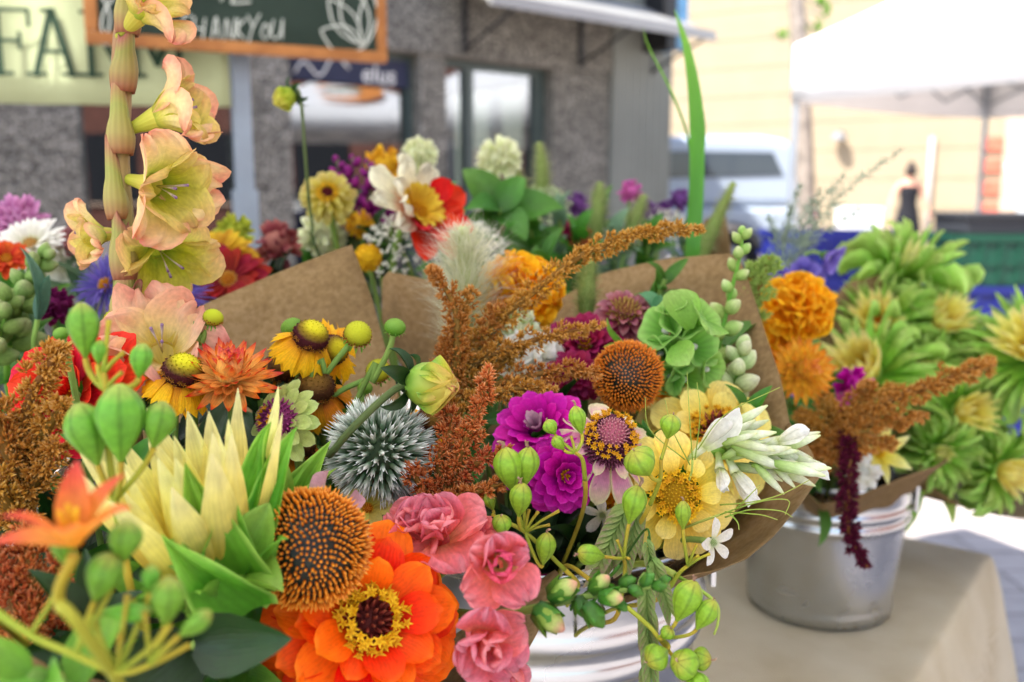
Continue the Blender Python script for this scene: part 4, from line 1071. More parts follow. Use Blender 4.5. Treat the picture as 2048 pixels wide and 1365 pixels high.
def strawflower(label, pos, axis, R, bk, mats, seed=1, dome=True):
    rg = random.Random(seed); root, H = start('strawflower', label, 'flower', pos - Vector(axis).normalized() * R * .3, axis, bk, .0022)
    ms = petals('bract', mats, 4, W_=.3, shape='point', nu=6, nv=3, cup=.35, bend=.25, tip=.3, base=.5)
    for i, (n, L_, el, r0, h0) in enumerate(((20, .86, -6, .22, 0), (20, .82, 12, .22, .06), (18, .74, 28, .2, .12), (16, .62, 46, .17, .16))):
        ring(root, H, ms, n, R * r0, R * h0, R * L_, el, rg, name='bract', off=i * .31, ej=9)
    m2 = petals('inner_bract', mats, 3, W_=.5, shape='point', nu=8, nv=3, cup=.4, bend=1.15, base=.6)
    for i, (n, L_, el, r0) in enumerate(((12, .80, 78, .30), (10, .80, 82, .24), (8, .78, 86, .17), (5, .74, 90, .09))):
        ring(root, H, m2, n, R * r0, R * .16, R * L_, el, rg, name='inner_bract', off=i * .4, ej=4)
    part(root, 'calyx', mesh('calyx', *ellip(R * .26, R * .2, 6, 16), M_leaf_l), H)
    return root, H

M_hel = petalmat('helenium_petal', [(0, '#a8500c'), (.22, '#e39a12'), (.6, '#f6bb16'), (1, '#f9c21c')], .3, .55, vein=.16, vfreq=30, var=.08)
M_hel2 = petalmat('helenium_petal_orange', [(0, '#8a3a0a'), (.4, '#d98312'), (1, '#e8a31c')], .3, .55, vein=.2, vfreq=30)
M_hdisc = petalmat('helenium_disc', [(0, '#2c0f12'), (.66, '#45161c'), (.84, '#8a7414'), (.96, '#cdc220'), (1, '#d0c424')], .05, .7, vein=0, var=.05)
M_hdisc_g = petalmat('helenium_disc_green', [(0, '#5c3314'), (.35, '#8a8018'), (1, '#b9c22a')], .05, .7, vein=0, var=.05)
M_hdark = petalmat('helenium_disc_dark', [(0, '#24100c'), (.7, '#4a2a12'), (1, '#7a5a1c')], .05, .7, vein=0)
def helenium(label, pos, axis, R, bk, seed=1, kind='open', path=None, dr=None, n=13, el=-18, mat=None, k=.3):
    """disc dome with notched rays; kind open / spent / bud / dark"""
    rg = random.Random(seed); axis = Vector(axis).normalized(); dr = dr or R * .42
    root, H = start('helenium_flower' if kind in ('open', 'dark') else 'helenium_seedhead' if kind == 'spent' else 'helenium_bud', label, 'flower', pos - axis * dr * .55, axis, bk, .0016, path=path, k=k)
    H = frame(pos, axis); dm = {'open': M_hdisc, 'spent': M_hdisc_g, 'bud': M_leaf_l, 'dark': M_hdark}[kind]
    b = MB(); V, F, A = ellip(dr, dr * .82, 12, 26); A = [((v[2] / (dr * .82) + 1) / 2, .5, .5) for v in V]; b.add(V, F, A)
    for d in fib(150, .02, 2.0):
        Vv, Ff, Aa = spike(dr * .10, dr * .05, 4, .5); p = Vector((d.x * dr, d.y * dr, d.z * dr * .82))
        b.add(xf(Vv, frame(p * .97, d)), Ff, np.tile(((d.z + 1) / 2, .5, .5), (len(Vv), 1)))
    part(root, 'disc', b.mesh('disc', dm), H)
    if kind in ('open', 'dark', 'spent'):
        fl = MB()
        for k_ in range(34):
            a = k_ * .185; Vv, Ff, Aa = star_floret(dr * .12, dr * .09, rg); fl.add(xf(Vv, T(dr * 1.0 * math.cos(a), dr * 1.0 * math.sin(a), rg.uniform(-.35, .05) * dr) @ RZ(a) @ RY(1.2)), Ff, Aa)
        part(root, 'florets', fl.mesh('florets', petalmat('helenium_florets', [(0, '#3a1a0c'), (.6, '#7a3c12'), (1, '#d9a21c')], .05, .6, vein=0), smooth=False), H, kind='stuff')
    if kind in ('open', 'dark'):
        ms = petals('petal', mat or M_hel, 4, W_=.9, shape='wedge', nu=6, nv=6, cup=-.12, bend=-.6, ruf=.05, rk=4, base=.22, notch=.2)
        ring(root, H, ms, n, dr * .72, -dr * .35, R - dr * .5, el, rg, ej=14, aj=.25, wj=.12)
    else:
        ms = petals('sepal', M_leaf_l, 3, W_=.22, shape='point', nu=5, nv=2, cup=.2, bend=-.6, tip=-1.6, base=.6)
        ring(root, H, ms, 15, dr * .62, -dr * .5, dr * (.85 if kind == 'spent' else .6), -25 if kind == 'spent' else 25, rg, name='sepal', ej=22)
    part(root, 'calyx', mesh('calyx', *lathe([(dr * .16, -dr * 1.0), (dr * .5, -dr * .72), (dr * .75, -dr * .35)], 16), M_leaf_l if kind != 'open' else M_leaf), H)
    return root, H

M_pod = petalmat('lily_pod', [(0, '#90a82c'), (.3, '#8fb030'), (.8, '#86aa2e'), (1, '#a8a83c')], .18, .45, vein=.34, vfreq=23.562, var=.10, spec=.3, bump=.3, vj=.5, sharp=True, mott=.2)
M_pod_n = petalmat('lily_pod_near', [(0, '#7aa030'), (.3, '#72a834'), (.8, '#6aa232'), (1, '#9aa848')], .18, .45, vein=.35, vfreq=23.562, var=.10, spec=.3, bump=.3, vj=.5, sharp=True, mott=.2)
M_podst = petalmat('pod_stalk', [(0, '#86982e'), (.5, '#a0a034'), (1, '#b09830')], 0, .5, vein=.05)
M_dry = petalmat('dried_petals', [(0, '#a07a5c'), (1, '#c9a790')], .2, .8, vein=.3)
PODM = {}
def pod_mesh(mat, ov):
    key = (mat.name, round(ov, 2))
    if key not in PODM:
        prof = []
        for i in range(15):
            t = i / 14; r = math.sin(math.pi * (.02 + .955 * t) ** (1.5)) ** .72; prof.append((max(.03, r) * .5 * ov, t))
        PODM[key] = mesh('pod', *lathe(prof, 30, fn=lambda a, t: 1 + .12 * (abs(math.cos(1.5 * a)) ** .6 - .6) + .03 * abs(math.cos(3 * a + .785)), cap=True), mat)
        PODM[key + ('dry',)] = petal_mesh('dried_tip', M_dry, W_=.4, shape='strap', nu=8, nv=2, cup=.5, bend=1.2, twist=4, ruf=.12)
    return PODM[key], PODM[key + ('dry',)]
def pod_stalk(label, bk, main, pods, mat=None, r=.0012, seed=1, dry=True, stubs=()):
    """main: list of places; pods: (px,py,z,len_px,width ratio,screen angle deg,toward,attach index)"""
    rg = random.Random(seed); mat = mat or M_pod; mp = [P(*q) for q in main]
    root, H = start('lily_seed_stalk', label, 'seed pods', mp[0], mp[1] - mp[0], bk, r, M_podst)
    sp_ = smooth_path(mp, len(mp) * 5); o0 = sp_[0]
    part(root, 'stalk', mesh('stalk', *tube([p - o0 for p in sp_], [lerp(r, r * .7, i / len(sp_)) for i in range(len(sp_))], 8), M_podst), Matrix.Translation(o0))
    for px, py, z, L_, wr, ang, tw, at in pods:
        a = rad(ang); d = D(math.cos(a), math.sin(a), tw); c = P(px, py, z); LL = S(L_, z); bs_ = c - d * LL * .5; q = mp[at]
        md = (bs_ + q) / 2 - d * LL * .15
        pd = part(root, 'pedicel', mesh('pedicel', *tube([p - q for p in bez(q, q.lerp(md, .7), bs_ - d * LL * .25, bs_ + d * LL * .04, 8)], [r * .75] * 9, 6), M_podst), Matrix.Translation(q))
        me, dm = pod_mesh(mat, wr); H2 = frame(bs_, d, rg.random() * 6)
        po = part(root, 'pod', me, H2 @ SC(LL))
        if dry: part(po, 'dried_tip', dm, H2 @ T(0, 0, LL * .97) @ RX(math.pi / 2) @ SC(LL * rg.uniform(.12, .3)))
    for px, py, z, at in stubs:
        q = mp[at]; e = P(px, py, z)
        part(root, 'stub', mesh('stub', *tube([p - q for p in smooth_path([q, q.lerp(e, .5) + Vector((0, 0, .0006)), e], 6)], [r * .7, r * .65, r * .6, r * .6, r * .6, r * .6, r * .75], 6), M_podst), Matrix.Translation(q))
    return root

def bud_mesh(name, mat, ov=.55, pinch=.8):
    prof = [(max(.02, (math.sin(math.pi * (.04 + .93 * t) ** pinch)) ** .75) * .5 * ov, t) for t in [i / 10 for i in range(11)]]
    return mesh(name, *lathe(prof, 16, fn=lambda a, t: 1 + .06 * math.cos(3 * a) * t, cap=True), mat)
def sepals(root, H, L_, n, mat, rg, el=70, W_=.5, name='sepal', r0=.1, h0=0.):
    ring(root, H, petals(name, mat, 2, W_=W_, shape='point', nu=5, nv=2, cup=.3, bend=.25, base=.7), n, L_ * r0, h0, L_, el, rg, name=name)

M_snap = petalmat('snapdragon_pink', [(0, '#e89a6c'), (.3, '#ee7c70'), (.75, '#f08088'), (1, '#f4a0a8')], .38, .55, vein=.10, var=.08)
M_snap_l = petalmat('snapdragon_lip', [(0, '#d8dc8a'), (.35, '#dfc27a'), (.6, '#ec7f8c'), (1, '#e8557e')], .38, .55, vein=.08, var=.06)
M_snap_g = petalmat('snapdragon_bud', [(0, '#6a9430'), (.55, '#94b44c'), (.8, '#b8c470'), (1, '#e0a48a')], .3, .55, vein=.05)
def snap_floret(root, pos, axis, R, rg, upv, mats=(None, None)):
    m1 = mats[0] or M_snap; m2 = mats[1] or M_snap_l
    z = Vector(axis).normalized(); y = (Vector(upv) - z * Vector(upv).dot(z)).normalized(); x = y.cross(z)
    H = Matrix.Translation(pos) @ Matrix((x, y, z)).transposed().to_4x4()
    up = petals('lip_petal', m1, 5, W_=1.3, shape='wide', nu=10, nv=11, cup=.2, bend=.15, tip=-1.3, ruf=.15, rk=6, base=.5)
    lo = petals('lower_petal', m2, 5, W_=1.2, shape='wide', nu=10, nv=9, cup=.25, bend=.9, tip=-1.6, ruf=.10, rk=4, base=.55)
    fl = part(root, 'floret', mesh('floret', *lathe([(R * .16, -R * 1.1), (R * .30, -R * .8), (R * .36, -R * .5), (R * .34, -.25 * R)], 18, fn=lambda a, t: 1 + .08 * math.cos(3 * a)), m1), H)
    for a, el, s in ((.1, 52, 1), (1.25, 38, .9), (2.4, 24, .95), (3.7, 22, .95), (5.0, 36, .9)):
        part(fl, 'lip_petal', rg.choice(up), H @ RZ(a + rg.uniform(-.2, .2)) @ T(0, R * .16, -.28 * R) @ RX(rad(el + rg.uniform(-14, 14))) @ RY(rg.uniform(-.5, .5)) @ SC(R * s * rg.uniform(.85, 1.15)))
    for a, el, s in ((.7, 62, .72), (2.2, 52, .7), (3.3, 50, .74), (4.4, 58, .7), (5.6, 66, .66)):
        part(fl, 'lower_petal', rg.choice(lo), H @ RZ(a + rg.uniform(-.25, .25)) @ T(0, R * .10, -.15 * R) @ RX(rad(el + rg.uniform(-10, 10))) @ RY(rg.uniform(-.35, .35)) @ SC(R * s))
    return fl

M_glad = petalmat('gladiolus_petal', [(0, '#a8b43a'), (.2, '#dccf5a'), (.5, '#efd892'), (.82, '#f1cc98'), (1, '#e8907c')], .3, .5, vein=.06, vfreq=60, var=.05, edge=('#ecae88', .07))
M_glad_y = petalmat('gladiolus_petal_yellow', [(0, '#9fb53a'), (.3, '#cfd044'), (.7, '#e3d870'), (1, '#e9bb84')], .42, .5, vein=.10, vfreq=60, var=.05)
M_glad_s = petalmat('gladiolus_petal_salmon', [(0, '#d9c04a'), (.3, '#eed89a'), (.7, '#eebc9c'), (1, '#e8998a')], .42, .5, vein=.08, vfreq=60, var=.05)
M_gladst = petalmat('gladiolus_stem', [(0, '#76803a'), (.5, '#a58a5c'), (1, '#9a6a52')], 0, .5, vein=.12, vfreq=40)
M_gladbr = petalmat('gladiolus_bract', [(0, '#9a5c4a'), (.25, '#a5945a'), (.6, '#9a9a52'), (.9, '#a8705a'), (1, '#8a5040')], .12, .5, vein=.16, vfreq=50)
def glad_bloom(root, pos, axis, R, rg, roll=0., mats=None, spread=38, n=6):
    mats = mats or (M_glad, M_glad_y); H = frame(pos, axis, roll)
    tV, tF, tA = lathe([(R * .10, -R * .75), (R * .13, -R * .45), (R * .20, -R * .15), (R * .23, R * .0)], 18)
    th_ = part(root, 'bloom', mesh('bloom', tV, tF, mats[0], [(.22 * a_[0], a_[1], .5) for a_ in tA]), H)
    for layer, (off, el, s) in enumerate(((0, spread, 1.05), (math.pi / 3, spread + 14, .95))):
        ms = petals('petal', mats[layer % 2], 4, W_=1.08, shape='wide', nu=12, nv=11, cup=.34, bend=-.3, tip=-1.6, ruf=.125, rk=5, base=.32)
        for k in range(3):
            a = off + k * 2 * math.pi / 3 + rg.uniform(-.1, .1)
            part(th_, 'petal', rg.choice(ms), H @ RZ(a) @ T(0, R * .2, -.08 * R) @ RX(rad(el + rg.uniform(-9, 9))) @ RY(rg.uniform(-.2, .2)) @ SC(R * s))
    for k in range(3):
        a = rg.random() * 6
        part(th_, 'stamen', mesh('stamen', *tube([(0, 0, 0), (R * .08 * math.cos(a), R * .08 * math.sin(a), R * .4), (R * .16 * math.cos(a), R * .16 * math.sin(a), R * .72)], [R * .012, R * .012, R * .03], 5), petalmat('stamen', [(0, '#d9d0a0'), (.7, '#d8c8b0'), (1, '#8a6a8a')], 0)), H)
    return th_

M_sunp = petalmat('pale_sunflower_petal', [(0, '#dcb418'), (.3, '#f0da58'), (.7, '#f8ee90'), (1, '#f8f4b4')], .52, .55, vein=.09, vfreq=34, var=.06)
M_sunp2 = petalmat('sunflower_petal_lemon', [(0, '#e4c030'), (.3, '#f4e468'), (1, '#fbf4a4')], .5, .55, vein=.09, vfreq=34, var=.08)
M_bract = petalmat('sunflower_bract', [(0, '#3f8020'), (.5, '#58982a'), (1, '#86bc42')], .32, .5, vein=.12, vfreq=40, spec=.35)
def sunflower(label, pos, axis, R, bk, npet=22, nbr=16, open_=58, brL=.8, brW=.55, brshape='acum', bel=40, seed=1, mat=None, bmat=None, name='sunflower', W_=.26, disc=True, brn2=0, ruf=.05, k=.3):
    rg = random.Random(seed); axis = Vector(axis).normalized(); root, H = start(name, label, 'flower', pos - axis * R * .25, axis, bk, .0045, M_leaf_l if False else M_stem, k=k)
    mat = mat or M_sunp; bm = bmat or M_bract
    part(root, 'receptacle', mesh('receptacle', *lathe([(R * .08, -R * .3), (R * .28, -R * .18), (R * .34, 0), (R * .3, R * .08), (.001, R * .1)], 20), bm), H)
    if disc: cone_scales(root, H @ T(0, 0, R * .05), R * .3, R * .12, 70, 0, 1.5, R * .1, R * .015, M_gold)
    ms = petals('petal', mat, 4, W_=W_, shape='point', nu=9, nv=4, cup=.3, bend=.22, ruf=.02, base=.5)
    ring(root, H, ms, npet // 2, R * .27, 0, R, open_, rg, ej=10, wj=.12); ring(root, H, ms, npet - npet // 2, R * .23, R * .03, R * .95, open_ + 12, rg, ej=10, off=.2, wj=.14)
    bs_ = petals('bract', bm, 5, W_=brW, shape=brshape, nu=11, nv=6, cup=.12, bend=.3, tip=-1.0, ruf=ruf, rk=3, base=.7)
    ring(root, H, bs_, nbr, R * .28, -R * .08, R * brL, bel, rg, name='bract', ej=16, wj=.16, aj=.25)
    if brn2: ring(root, H, bs_, brn2, R * .24, -R * .14, R * brL * .85, bel - 32, rg, name='bract', ej=18, wj=.2, aj=.3, off=.3)
    return root, H

def bristle_head(name, label, cat, bk, path, r, hair, nh, wd, mat, corem, seed=1, core=.4, lean=.6, spread=1.0, taper=True, wave=.25):
    """a grass head: hairs standing off a spike"""
    rg = random.Random(seed); pts = smooth_path(path, 20); p0 = pts[0]
    root, H = start(name, label, cat, p0, pts[1] - p0, bk, .0013)
    M = Matrix.Translation(p0)
    part(root, 'spike', mesh('spike', *tube([p - p0 for p in pts], [r * core * (.4 + .6 * math.sin(math.pi * min(1, .12 + .9 * i / 20))) for i in range(21)], 8), corem), M)
    V = []; F = []; A = []; 
    for q in range(nh):
        u = rg.random(); fi = u * 20; i = min(int(fi), 19); p = pts[i].lerp(pts[i + 1], fi - i) - p0; t = (pts[i + 1] - pts[i]).normalized()
        o = t.orthogonal().normalized(); s = t.cross(o); a = rg.random() * 6.283; d = o * math.cos(a) + s * math.sin(a)
        env = math.sin(math.pi * min(1, .16 + .84 * u)) ** .6 if taper else 1
        dirv = (d * spread + t * lean * rg.uniform(.6, 1.5) + Vector((rg.gauss(0, wave), rg.gauss(0, wave), rg.gauss(0, wave)))).normalized()
        L_ = hair * env * rg.uniform(.55, 1.15); b = p + d * r * core * .6; sd = dirv.cross(d).normalized() if dirv.cross(d).length > 1e-4 else s
        m_ = b + dirv * L_ * .55 + d * L_ * .03; e = b + dirv * L_ + Vector((rg.gauss(0, .08), rg.gauss(0, .08), rg.gauss(0, .08) - .05)) * L_
        k = len(V); V += [b - sd * wd, b + sd * wd, m_ + sd * wd * .8, m_ - sd * wd * .8, e]; F += [(k, k + 1, k + 2, k + 3), (k + 3, k + 2, k + 4)]
        A += [(.0, .5, .5)] * 2 + [(.55, .5, .5)] * 2 + [(1, .5, .5)]
    part(root, 'bristles', mesh('bristles', V, F, mat, A), M, kind='stuff')
    return root

M_white_p = petalmat('white_petal', [(0, '#d6dc9c'), (.3, '#eceada'), (1, '#f4f3ee')], .4, .5, vein=.05, var=.04)
M_wbud = petalmat('white_bud', [(0, '#94b44e'), (.4, '#c6d792'), (.75, '#edf0d8'), (1, '#dfe6ac')], .35, .5, vein=.05, var=.05)
def pompom(label, pos, axis, R, bk, mat, n=90, seed=1, name='pompom_dahlia', cat='flower', W_=.5, cup=.4, L_=.5, bend=.5):
    rg = random.Random(seed); root, H = start(name, label, cat, pos - Vector(axis).normalized() * R * .7, axis, bk, .002)
    H = frame(pos, axis); part(root, 'heart', mesh('heart', *ellip(R * .6, R * .6, 8, 16), mat), H)
    ms = petals('petal', mat, 3, W_=W_, shape='spoon', nu=5, nv=3, cup=cup, bend=bend, base=.5)
    for d in fib(n, .02, 2.6):
        part(root, 'petal', rg.choice(ms), H @ frame(d * R * .45, d, rg.random() * 6.28) @ RX(math.pi / 2 + rg.uniform(-.35, .35)) @ SC(R * L_ * rg.uniform(.9, 1.15)))
    return root, H
def daisy(label, pos, axis, R, bk, mat, n=14, rows=2, shape='strap', W_=.26, el=8, seed=1, name='daisy_flower', discm=None, dr=.26, dh=.18, cat='flower', bend=-.15, ruf=.02, k=.3, cup=.2):
    rg = random.Random(seed); root, H = start(name, label, cat, pos - Vector(axis).normalized() * R * .15, axis, bk, .0017, k=k); H = frame(pos, axis)
    ms = petals('petal', mat, 3, W_=W_, shape=shape, nu=6, nv=3, cup=cup, bend=bend, ruf=ruf, base=.4)
    for i in range(rows): ring(root, H, ms, n, R * dr * .7, R * .03 * i, R * (1 - dr * .7) * (1 - .14 * i), el + 16 * i, rg, off=i * .22, ej=9, wj=.1)
    cone_scales(root, H, R * dr, R * dh, 60, 0, 1.6, R * .1, R * .02, discm or M_gold)
    part(root, 'calyx', mesh('calyx', *ellip(R * .2, R * .14, 6, 12), M_leaf), H @ T(0, 0, -R * .08))
    return root, H
def leaf_spray(label, bk, pos, axis, n, L_, mat, seed=1, W_=.42, span=.09, name='foliage_sprig', shape='point', ruf=.03, el=45, k=.3):
    rg = random.Random(seed); axis = Vector(axis).normalized(); root, H = start(name, label, 'foliage', pos, axis, bk, .0017, k=k); H = frame(pos, axis)
    ms = petals('leaf', mat, 4, W_=W_, shape=shape, nu=8, nv=4, cup=.12, bend=-.3, tip=-.5, ruf=ruf, fold=.15)
    for q in range(n):
        f = q / max(1, n - 1)
        part(root, 'leaf', rg.choice(ms), H @ T(0, 0, -span * (1 - f)) @ RZ(q * 2.4 + rg.uniform(-.3, .3)) @ RX(rad(lerp(el - 15, el + 28, f) + rg.uniform(-12, 12))) @ SC(L_ * lerp(1.1, .7, f) * rg.uniform(.85, 1.15)))
    return root

def leafto(root, base, tip, w_, mat, seed, shape='acum', ruf=.05, name='bract', tilt=0., bend=.25, cup=.15, tipc=-.6):
    """one leaf from a base place to a tip place, its face turned towards the open side"""
    y = (tip - base); L_ = y.length; y.normalize(); n = (-FWD * .8 + UP * .6 + RIGHT * tilt); n = (n - y * n.dot(y)).normalized(); x = y.cross(n)
    me = petal_mesh(name, mat, W_=w_ / L_, shape=shape, nu=14, nv=8, cup=cup, bend=-bend, tip=tipc, ruf=ruf, rk=3.5, base=.6, seed=seed)
    return part(root, name, me, Matrix.Translation(base) @ Matrix((x, y, n)).transposed().to_4x4() @ RX(bend * .5) @ SC(L_))
# ================================================================== wrappers
paper('brown paper sheet standing behind the helenium and strawflower', [P(250, 700, .62), P(330, 660, .63), P(395, 615, .64), P(540, 552, .655), P(703, 488, .66), P(742, 590, .645), P(772, 700, .62), P(800, 800, .58)], 1, seed=1, bulge=.02)
paper('brown paper flap at the near side of the pink snapdragon', [P(1110, 1140, .50), P(1120, 1150, .49), P(1108, 1200, .475), P(1062, 1290, .455), P(950, 1420, .43), P(800, 1500, .40), P(560, 1490, .37), P(380, 1420, .35), P(240, 1370, .33), P(120, 1345, .32), P(20, 1290, .31), P(-60, 1240, .32)], 1, seed=2, bulge=.004)
paper('brown paper sheet behind the marigold, mauve zinnia and bells', [P(764, 640, .70), P(765, 541, .74), P(880, 565, .76), P(1000, 600, .77), P(1120, 598, .765), P(1205, 546, .76), P(1330, 518, .745), P(1474, 506, .72), P(1500, 570, .68), P(1535, 680, .64), P(1562, 760, .61), P(1580, 850, .585)], 2, seed=3, bulge=.02)
paper('brown paper front lip curling below the white tuberose', [P(1578, 845, .585), P(1622, 900, .56), P(1641, 952, .535), P(1600, 1010, .515), P(1545, 1075, .50), P(1490, 1120, .485), P(1430, 1142, .475), P(1370, 1152, .47), P(1326, 1172, .468), P(1312, 1190, .475)], 2, seed=4, bulge=-.004)
paper('brown paper collar spreading from the bucket under bronze amaranth', [P(1560, 820, .86), P(1570, 940, .82), P(1640, 1010, .80), P(1720, 990, .80), P(1820, 950, .82), P(1892, 926, .86), P(1896, 915, .93)], 3, seed=5, bulge=.006)
paper('tall brown paper back of the bouquet with balloon flowers', [P(1640, 660, 1.08), P(1660, 600, 1.10), P(1690, 570, 1.11), P(1755, 540, 1.12), P(1800, 600, 1.1), P(1860, 760, 1.03)], 3, seed=6, bulge=.01)
paper('brown paper collar under the green sunflower buds', [P(1840, 925, .98), P(1865, 975, .98), P(1930, 1015, 1.0), P(1990, 1030, 1.02), P(2060, 1040, 1.05), P(2140, 1000, 1.10), P(2180, 880, 1.2)], 4, seed=7, bulge=.01)
paper('brown paper sheet half hidden behind the grass blades', [P(1380, 500, .98), P(1410, 440, 1.0), P(1450, 425, 1.0), P(1462, 500, .98), P(1470, 600, .95)], 6, seed=8, bulge=.01)

# ================================================================== bouquet by the orange zinnia (bucket 1)
M_or = petalmat('zinnia_orange', [(0, '#e03a06'), (.5, '#fa4e06'), (.85, '#ff6206'), (1, '#ff7c18')], .3, .5, vein=.10, vfreq=40, var=.09)
zinnia('large bright orange zinnia with a gold ring, below the spiky coneflower', P(738, 1240, .395), D(.34, .36, .87), S(268, .395), 1, M_or, rows=6, n0=13, W_=.72, el0=-38, el1=50, seed=3, hole=.27, dome=.28, cupf=.10, ruf=.04, bend=-.4, ej=12)
coneflower('big orange spiky coneflower head without petals above the orange zinnia', P(618, 1096, .385), D(-.05, -.14, .98), S(122, .385), 1, n=420, seed=2, Rz=S(112, .385), skirt=7)
globe_thistle('silvery green globe thistle crossed by the dahlia bud stem', P(760, 905, .475), D(.05, .12, .98), S(114, .475), 1, n=280, seed=4)
globe_thistle('pale globe thistle peeking out behind the pink snapdragon', P(985, 1320, .46), D(.3, .1, .9), S(72, .46), 1, n=200, seed=5)
globe_thistle('dark globe thistle behind the orange lily', P(70, 975, .45), D(-.1, .3, .9), S(70, .45), 1, n=180, seed=6)

# dahlia bud on its leaning stem
def dahlia_bud(label, pos, axis, R, bk, path, cols, seed=1):
    rg = random.Random(seed); root, H = start('dahlia_bud', label, 'flower', pos, axis, bk, R * .13, M_stem_d, path=path)
    H = frame(pos, axis)
    ms = petals('petal', cols, 3, W_=1.05, shape='wide', nu=8, nv=5, cup=.35, bend=1.25, base=.6)
    ring(root, H, ms, 7, R * .45, -R * .3, R * 1.75, 62, rg, ej=4, off=.2); ring(root, H, ms, 5, R * .3, -R * .2, R * 1.7, 72, rg, ej=4)
    part(root, 'heart', mesh('heart', *ellip(R * .8, R * .85, 10, 20), cols), H @ T(0, 0, R * .35))
    ms = petals('sepal', M_leaf_d, 3, W_=.5, shape='point', nu=8, nv=4, cup=.3, bend=-.9, tip=-.6, base=.6)
    ring(root, H, ms, 6, R * .3, -R * .35, R * 1.15, 10, rg, name='sepal', ej=22)
    part(root, 'calyx', mesh('calyx', *lathe([(R * .14, -R * .8), (R * .4, -R * .5), (R * .5, -R * .2)], 14), M_leaf_d), H)
    return root
M_dbud = petalmat('dahlia_bud_petal', [(0, '#4a8a2c'), (.35, '#86b23c'), (.7, '#cdc94c'), (.95, '#dcc25c'), (1, '#c06a50')], .25, .45, vein=.1, vfreq=28, spec=.4)
dahlia_bud('fat green-yellow dahlia bud leaning over the globe thistle', P(838, 768, .46), D(.96, -.10, .25), S(58, .46), 1,
           [P(600, 1010, .47), P(665, 905, .45), P(730, 832, .448), P(792, 778, .455), P(830, 768, .46)], M_dbud, 3)

# heleniums
def hp(*q): return [P(*a) for a in q]
helenium('helenium flower with dark-rimmed yellow dome and drooping rays, topmost by the paper', P(622, 672, .50), D(.45, .72, .5), S(78, .50), 1, 1, el=-30, dr=S(36, .5))
helenium('helenium flower tucked behind the topmost helenium, mostly rays showing', P(668, 700, .525), D(.62, .15, .75), S(72, .52), 1, 2, el=-12, dr=S(30, .52))
helenium('helenium flower with purple-brown disc left of the strawflower', P(366, 742, .46), D(.38, .82, .45), S(84, .46), 1, 3, el=-34, dr=S(40, .46))
helenium('orange helenium flower with a dark hollow disc below the others', P(630, 775, .505), D(.1, .75, .62), S(84, .505), 1, 4, kind='dark', el=-28, dr=S(40, .5), mat=M_hel2)
helenium('brown spent helenium behind the strawflower', P(570, 735, .535), D(.1, .6, .7), S(60, .53), 1, 5, kind='dark', n=5, dr=S(34, .53), mat=M_hel2)
helenium('dark helenium sunk low between the sunflower and thistle', P(600, 895, .50), D(.15, .8, .5), S(62, .5), 1, 6, kind='dark', dr=S(30, .5), mat=M_hel2)
helenium('dark helenium beside the globe thistle and rusty amaranth', P(868, 838, .53), D(.3, .5, .75), S(58, .53), 1, 7, kind='dark', dr=S(32, .53), n=9)
helenium('rayless helenium head with purple-brown rim against the paper', P(716, 668, .50), D(.30, .55, .75), S(36, .5), 1, 8, kind='spent', dr=S(27, .5), path=hp((600, 830, .5), (655, 745, .5), (690, 700, .5), (708, 680, .503)))
helenium('small rayless helenium head beside the gladiolus bloom', P(426, 636, .48), D(.35, .85, .4), S(30, .48), 1, 9, kind='spent', dr=S(20, .48), path=hp((390, 760, .48), (402, 690, .48), (418, 650, .481)))
helenium('rayless helenium head by the gladiolus stalk', P(236, 642, .50), D(.3, .8, .5), S(36, .5), 1, 10, kind='spent', dr=S(27, .5))
helenium('rayless helenium head in front of the paper fold', P(756, 742, .51), D(-.1, .4, .9), S(32, .51), 1, 11, kind='spent', dr=S(24, .51), path=hp((600, 860, .5), (670, 790, .51), (735, 758, .515)))
helenium('bright green helenium bud standing by the paper edge', P(790, 655, .49), D(.15, .95, .25), S(26, .49), 1, 12, kind='bud', dr=S(21, .49), path=hp((700, 830, .49), (745, 765, .49), (778, 700, .49), (786, 672, .49)))
helenium('small round green helenium bud below the paper fold', P(730, 776, .50), D(.3, .9, .3), S(20, .5), 1, 13, kind='bud', dr=S(15, .5))
helenium('green helenium bud behind the topmost helenium flower', P(584, 655, .515), D(-.3, .9, .3), S(30, .515), 1, 14, kind='bud', dr=S(22, .515))
helenium('tiny green bud beside the large green pod', P(122, 668, .42), D(-.1, .9, .4), S(20, .42), 1, 15, kind='bud', dr=S(15, .42))

M_str = petalmat('strawflower_flame', [(0, '#f4c870'), (.5, '#f6b860'), (.74, '#ee8a34'), (.9, '#d8421c'), (1, '#b01c14')], .25, .35, vein=.18, vfreq=22, var=.08, spec=.5)
strawflower('flame orange strawflower with a closed pointed dome', P(458, 742, .465), D(.12, .80, .58), S(96, .465), 1, M_str, seed=2)

M_lime = petalmat('zinnia_lime', [(0, '#c79aa0'), (.22, '#cdd48a'), (.6, '#c6d676'), (1, '#cfdc8c')], .35, .5, vein=.10, vfreq=36, var=.06)
root, H = zinnia('pale lime zinnia with a pink mound heart beside the sunflower', P(548, 838, .475), D(-.45, .30, .84), S(92, .475), 1, M_lime, rows=3, n0=13, W_=.56, el0=-8, el1=26, heart=None, seed=6, hole=.42, dome=.12)
M_pinkc = petalmat('zinnia_pink_cone', [(0, '#7a2a5a'), (1, '#b24a8a')], .1, .6, vein=0)
cone_scales(root, H @ T(0, 0, S(14, .475)), S(40, .475), S(34, .475), 120, 0, 1.7, S(12, .475), S(2.6, .475), M_pinkc)
florets(root, H @ T(0, 0, S(20, .475)), 7, S(15, .475), S(34, .475), S(7, .475), M_gold, random.Random(3))

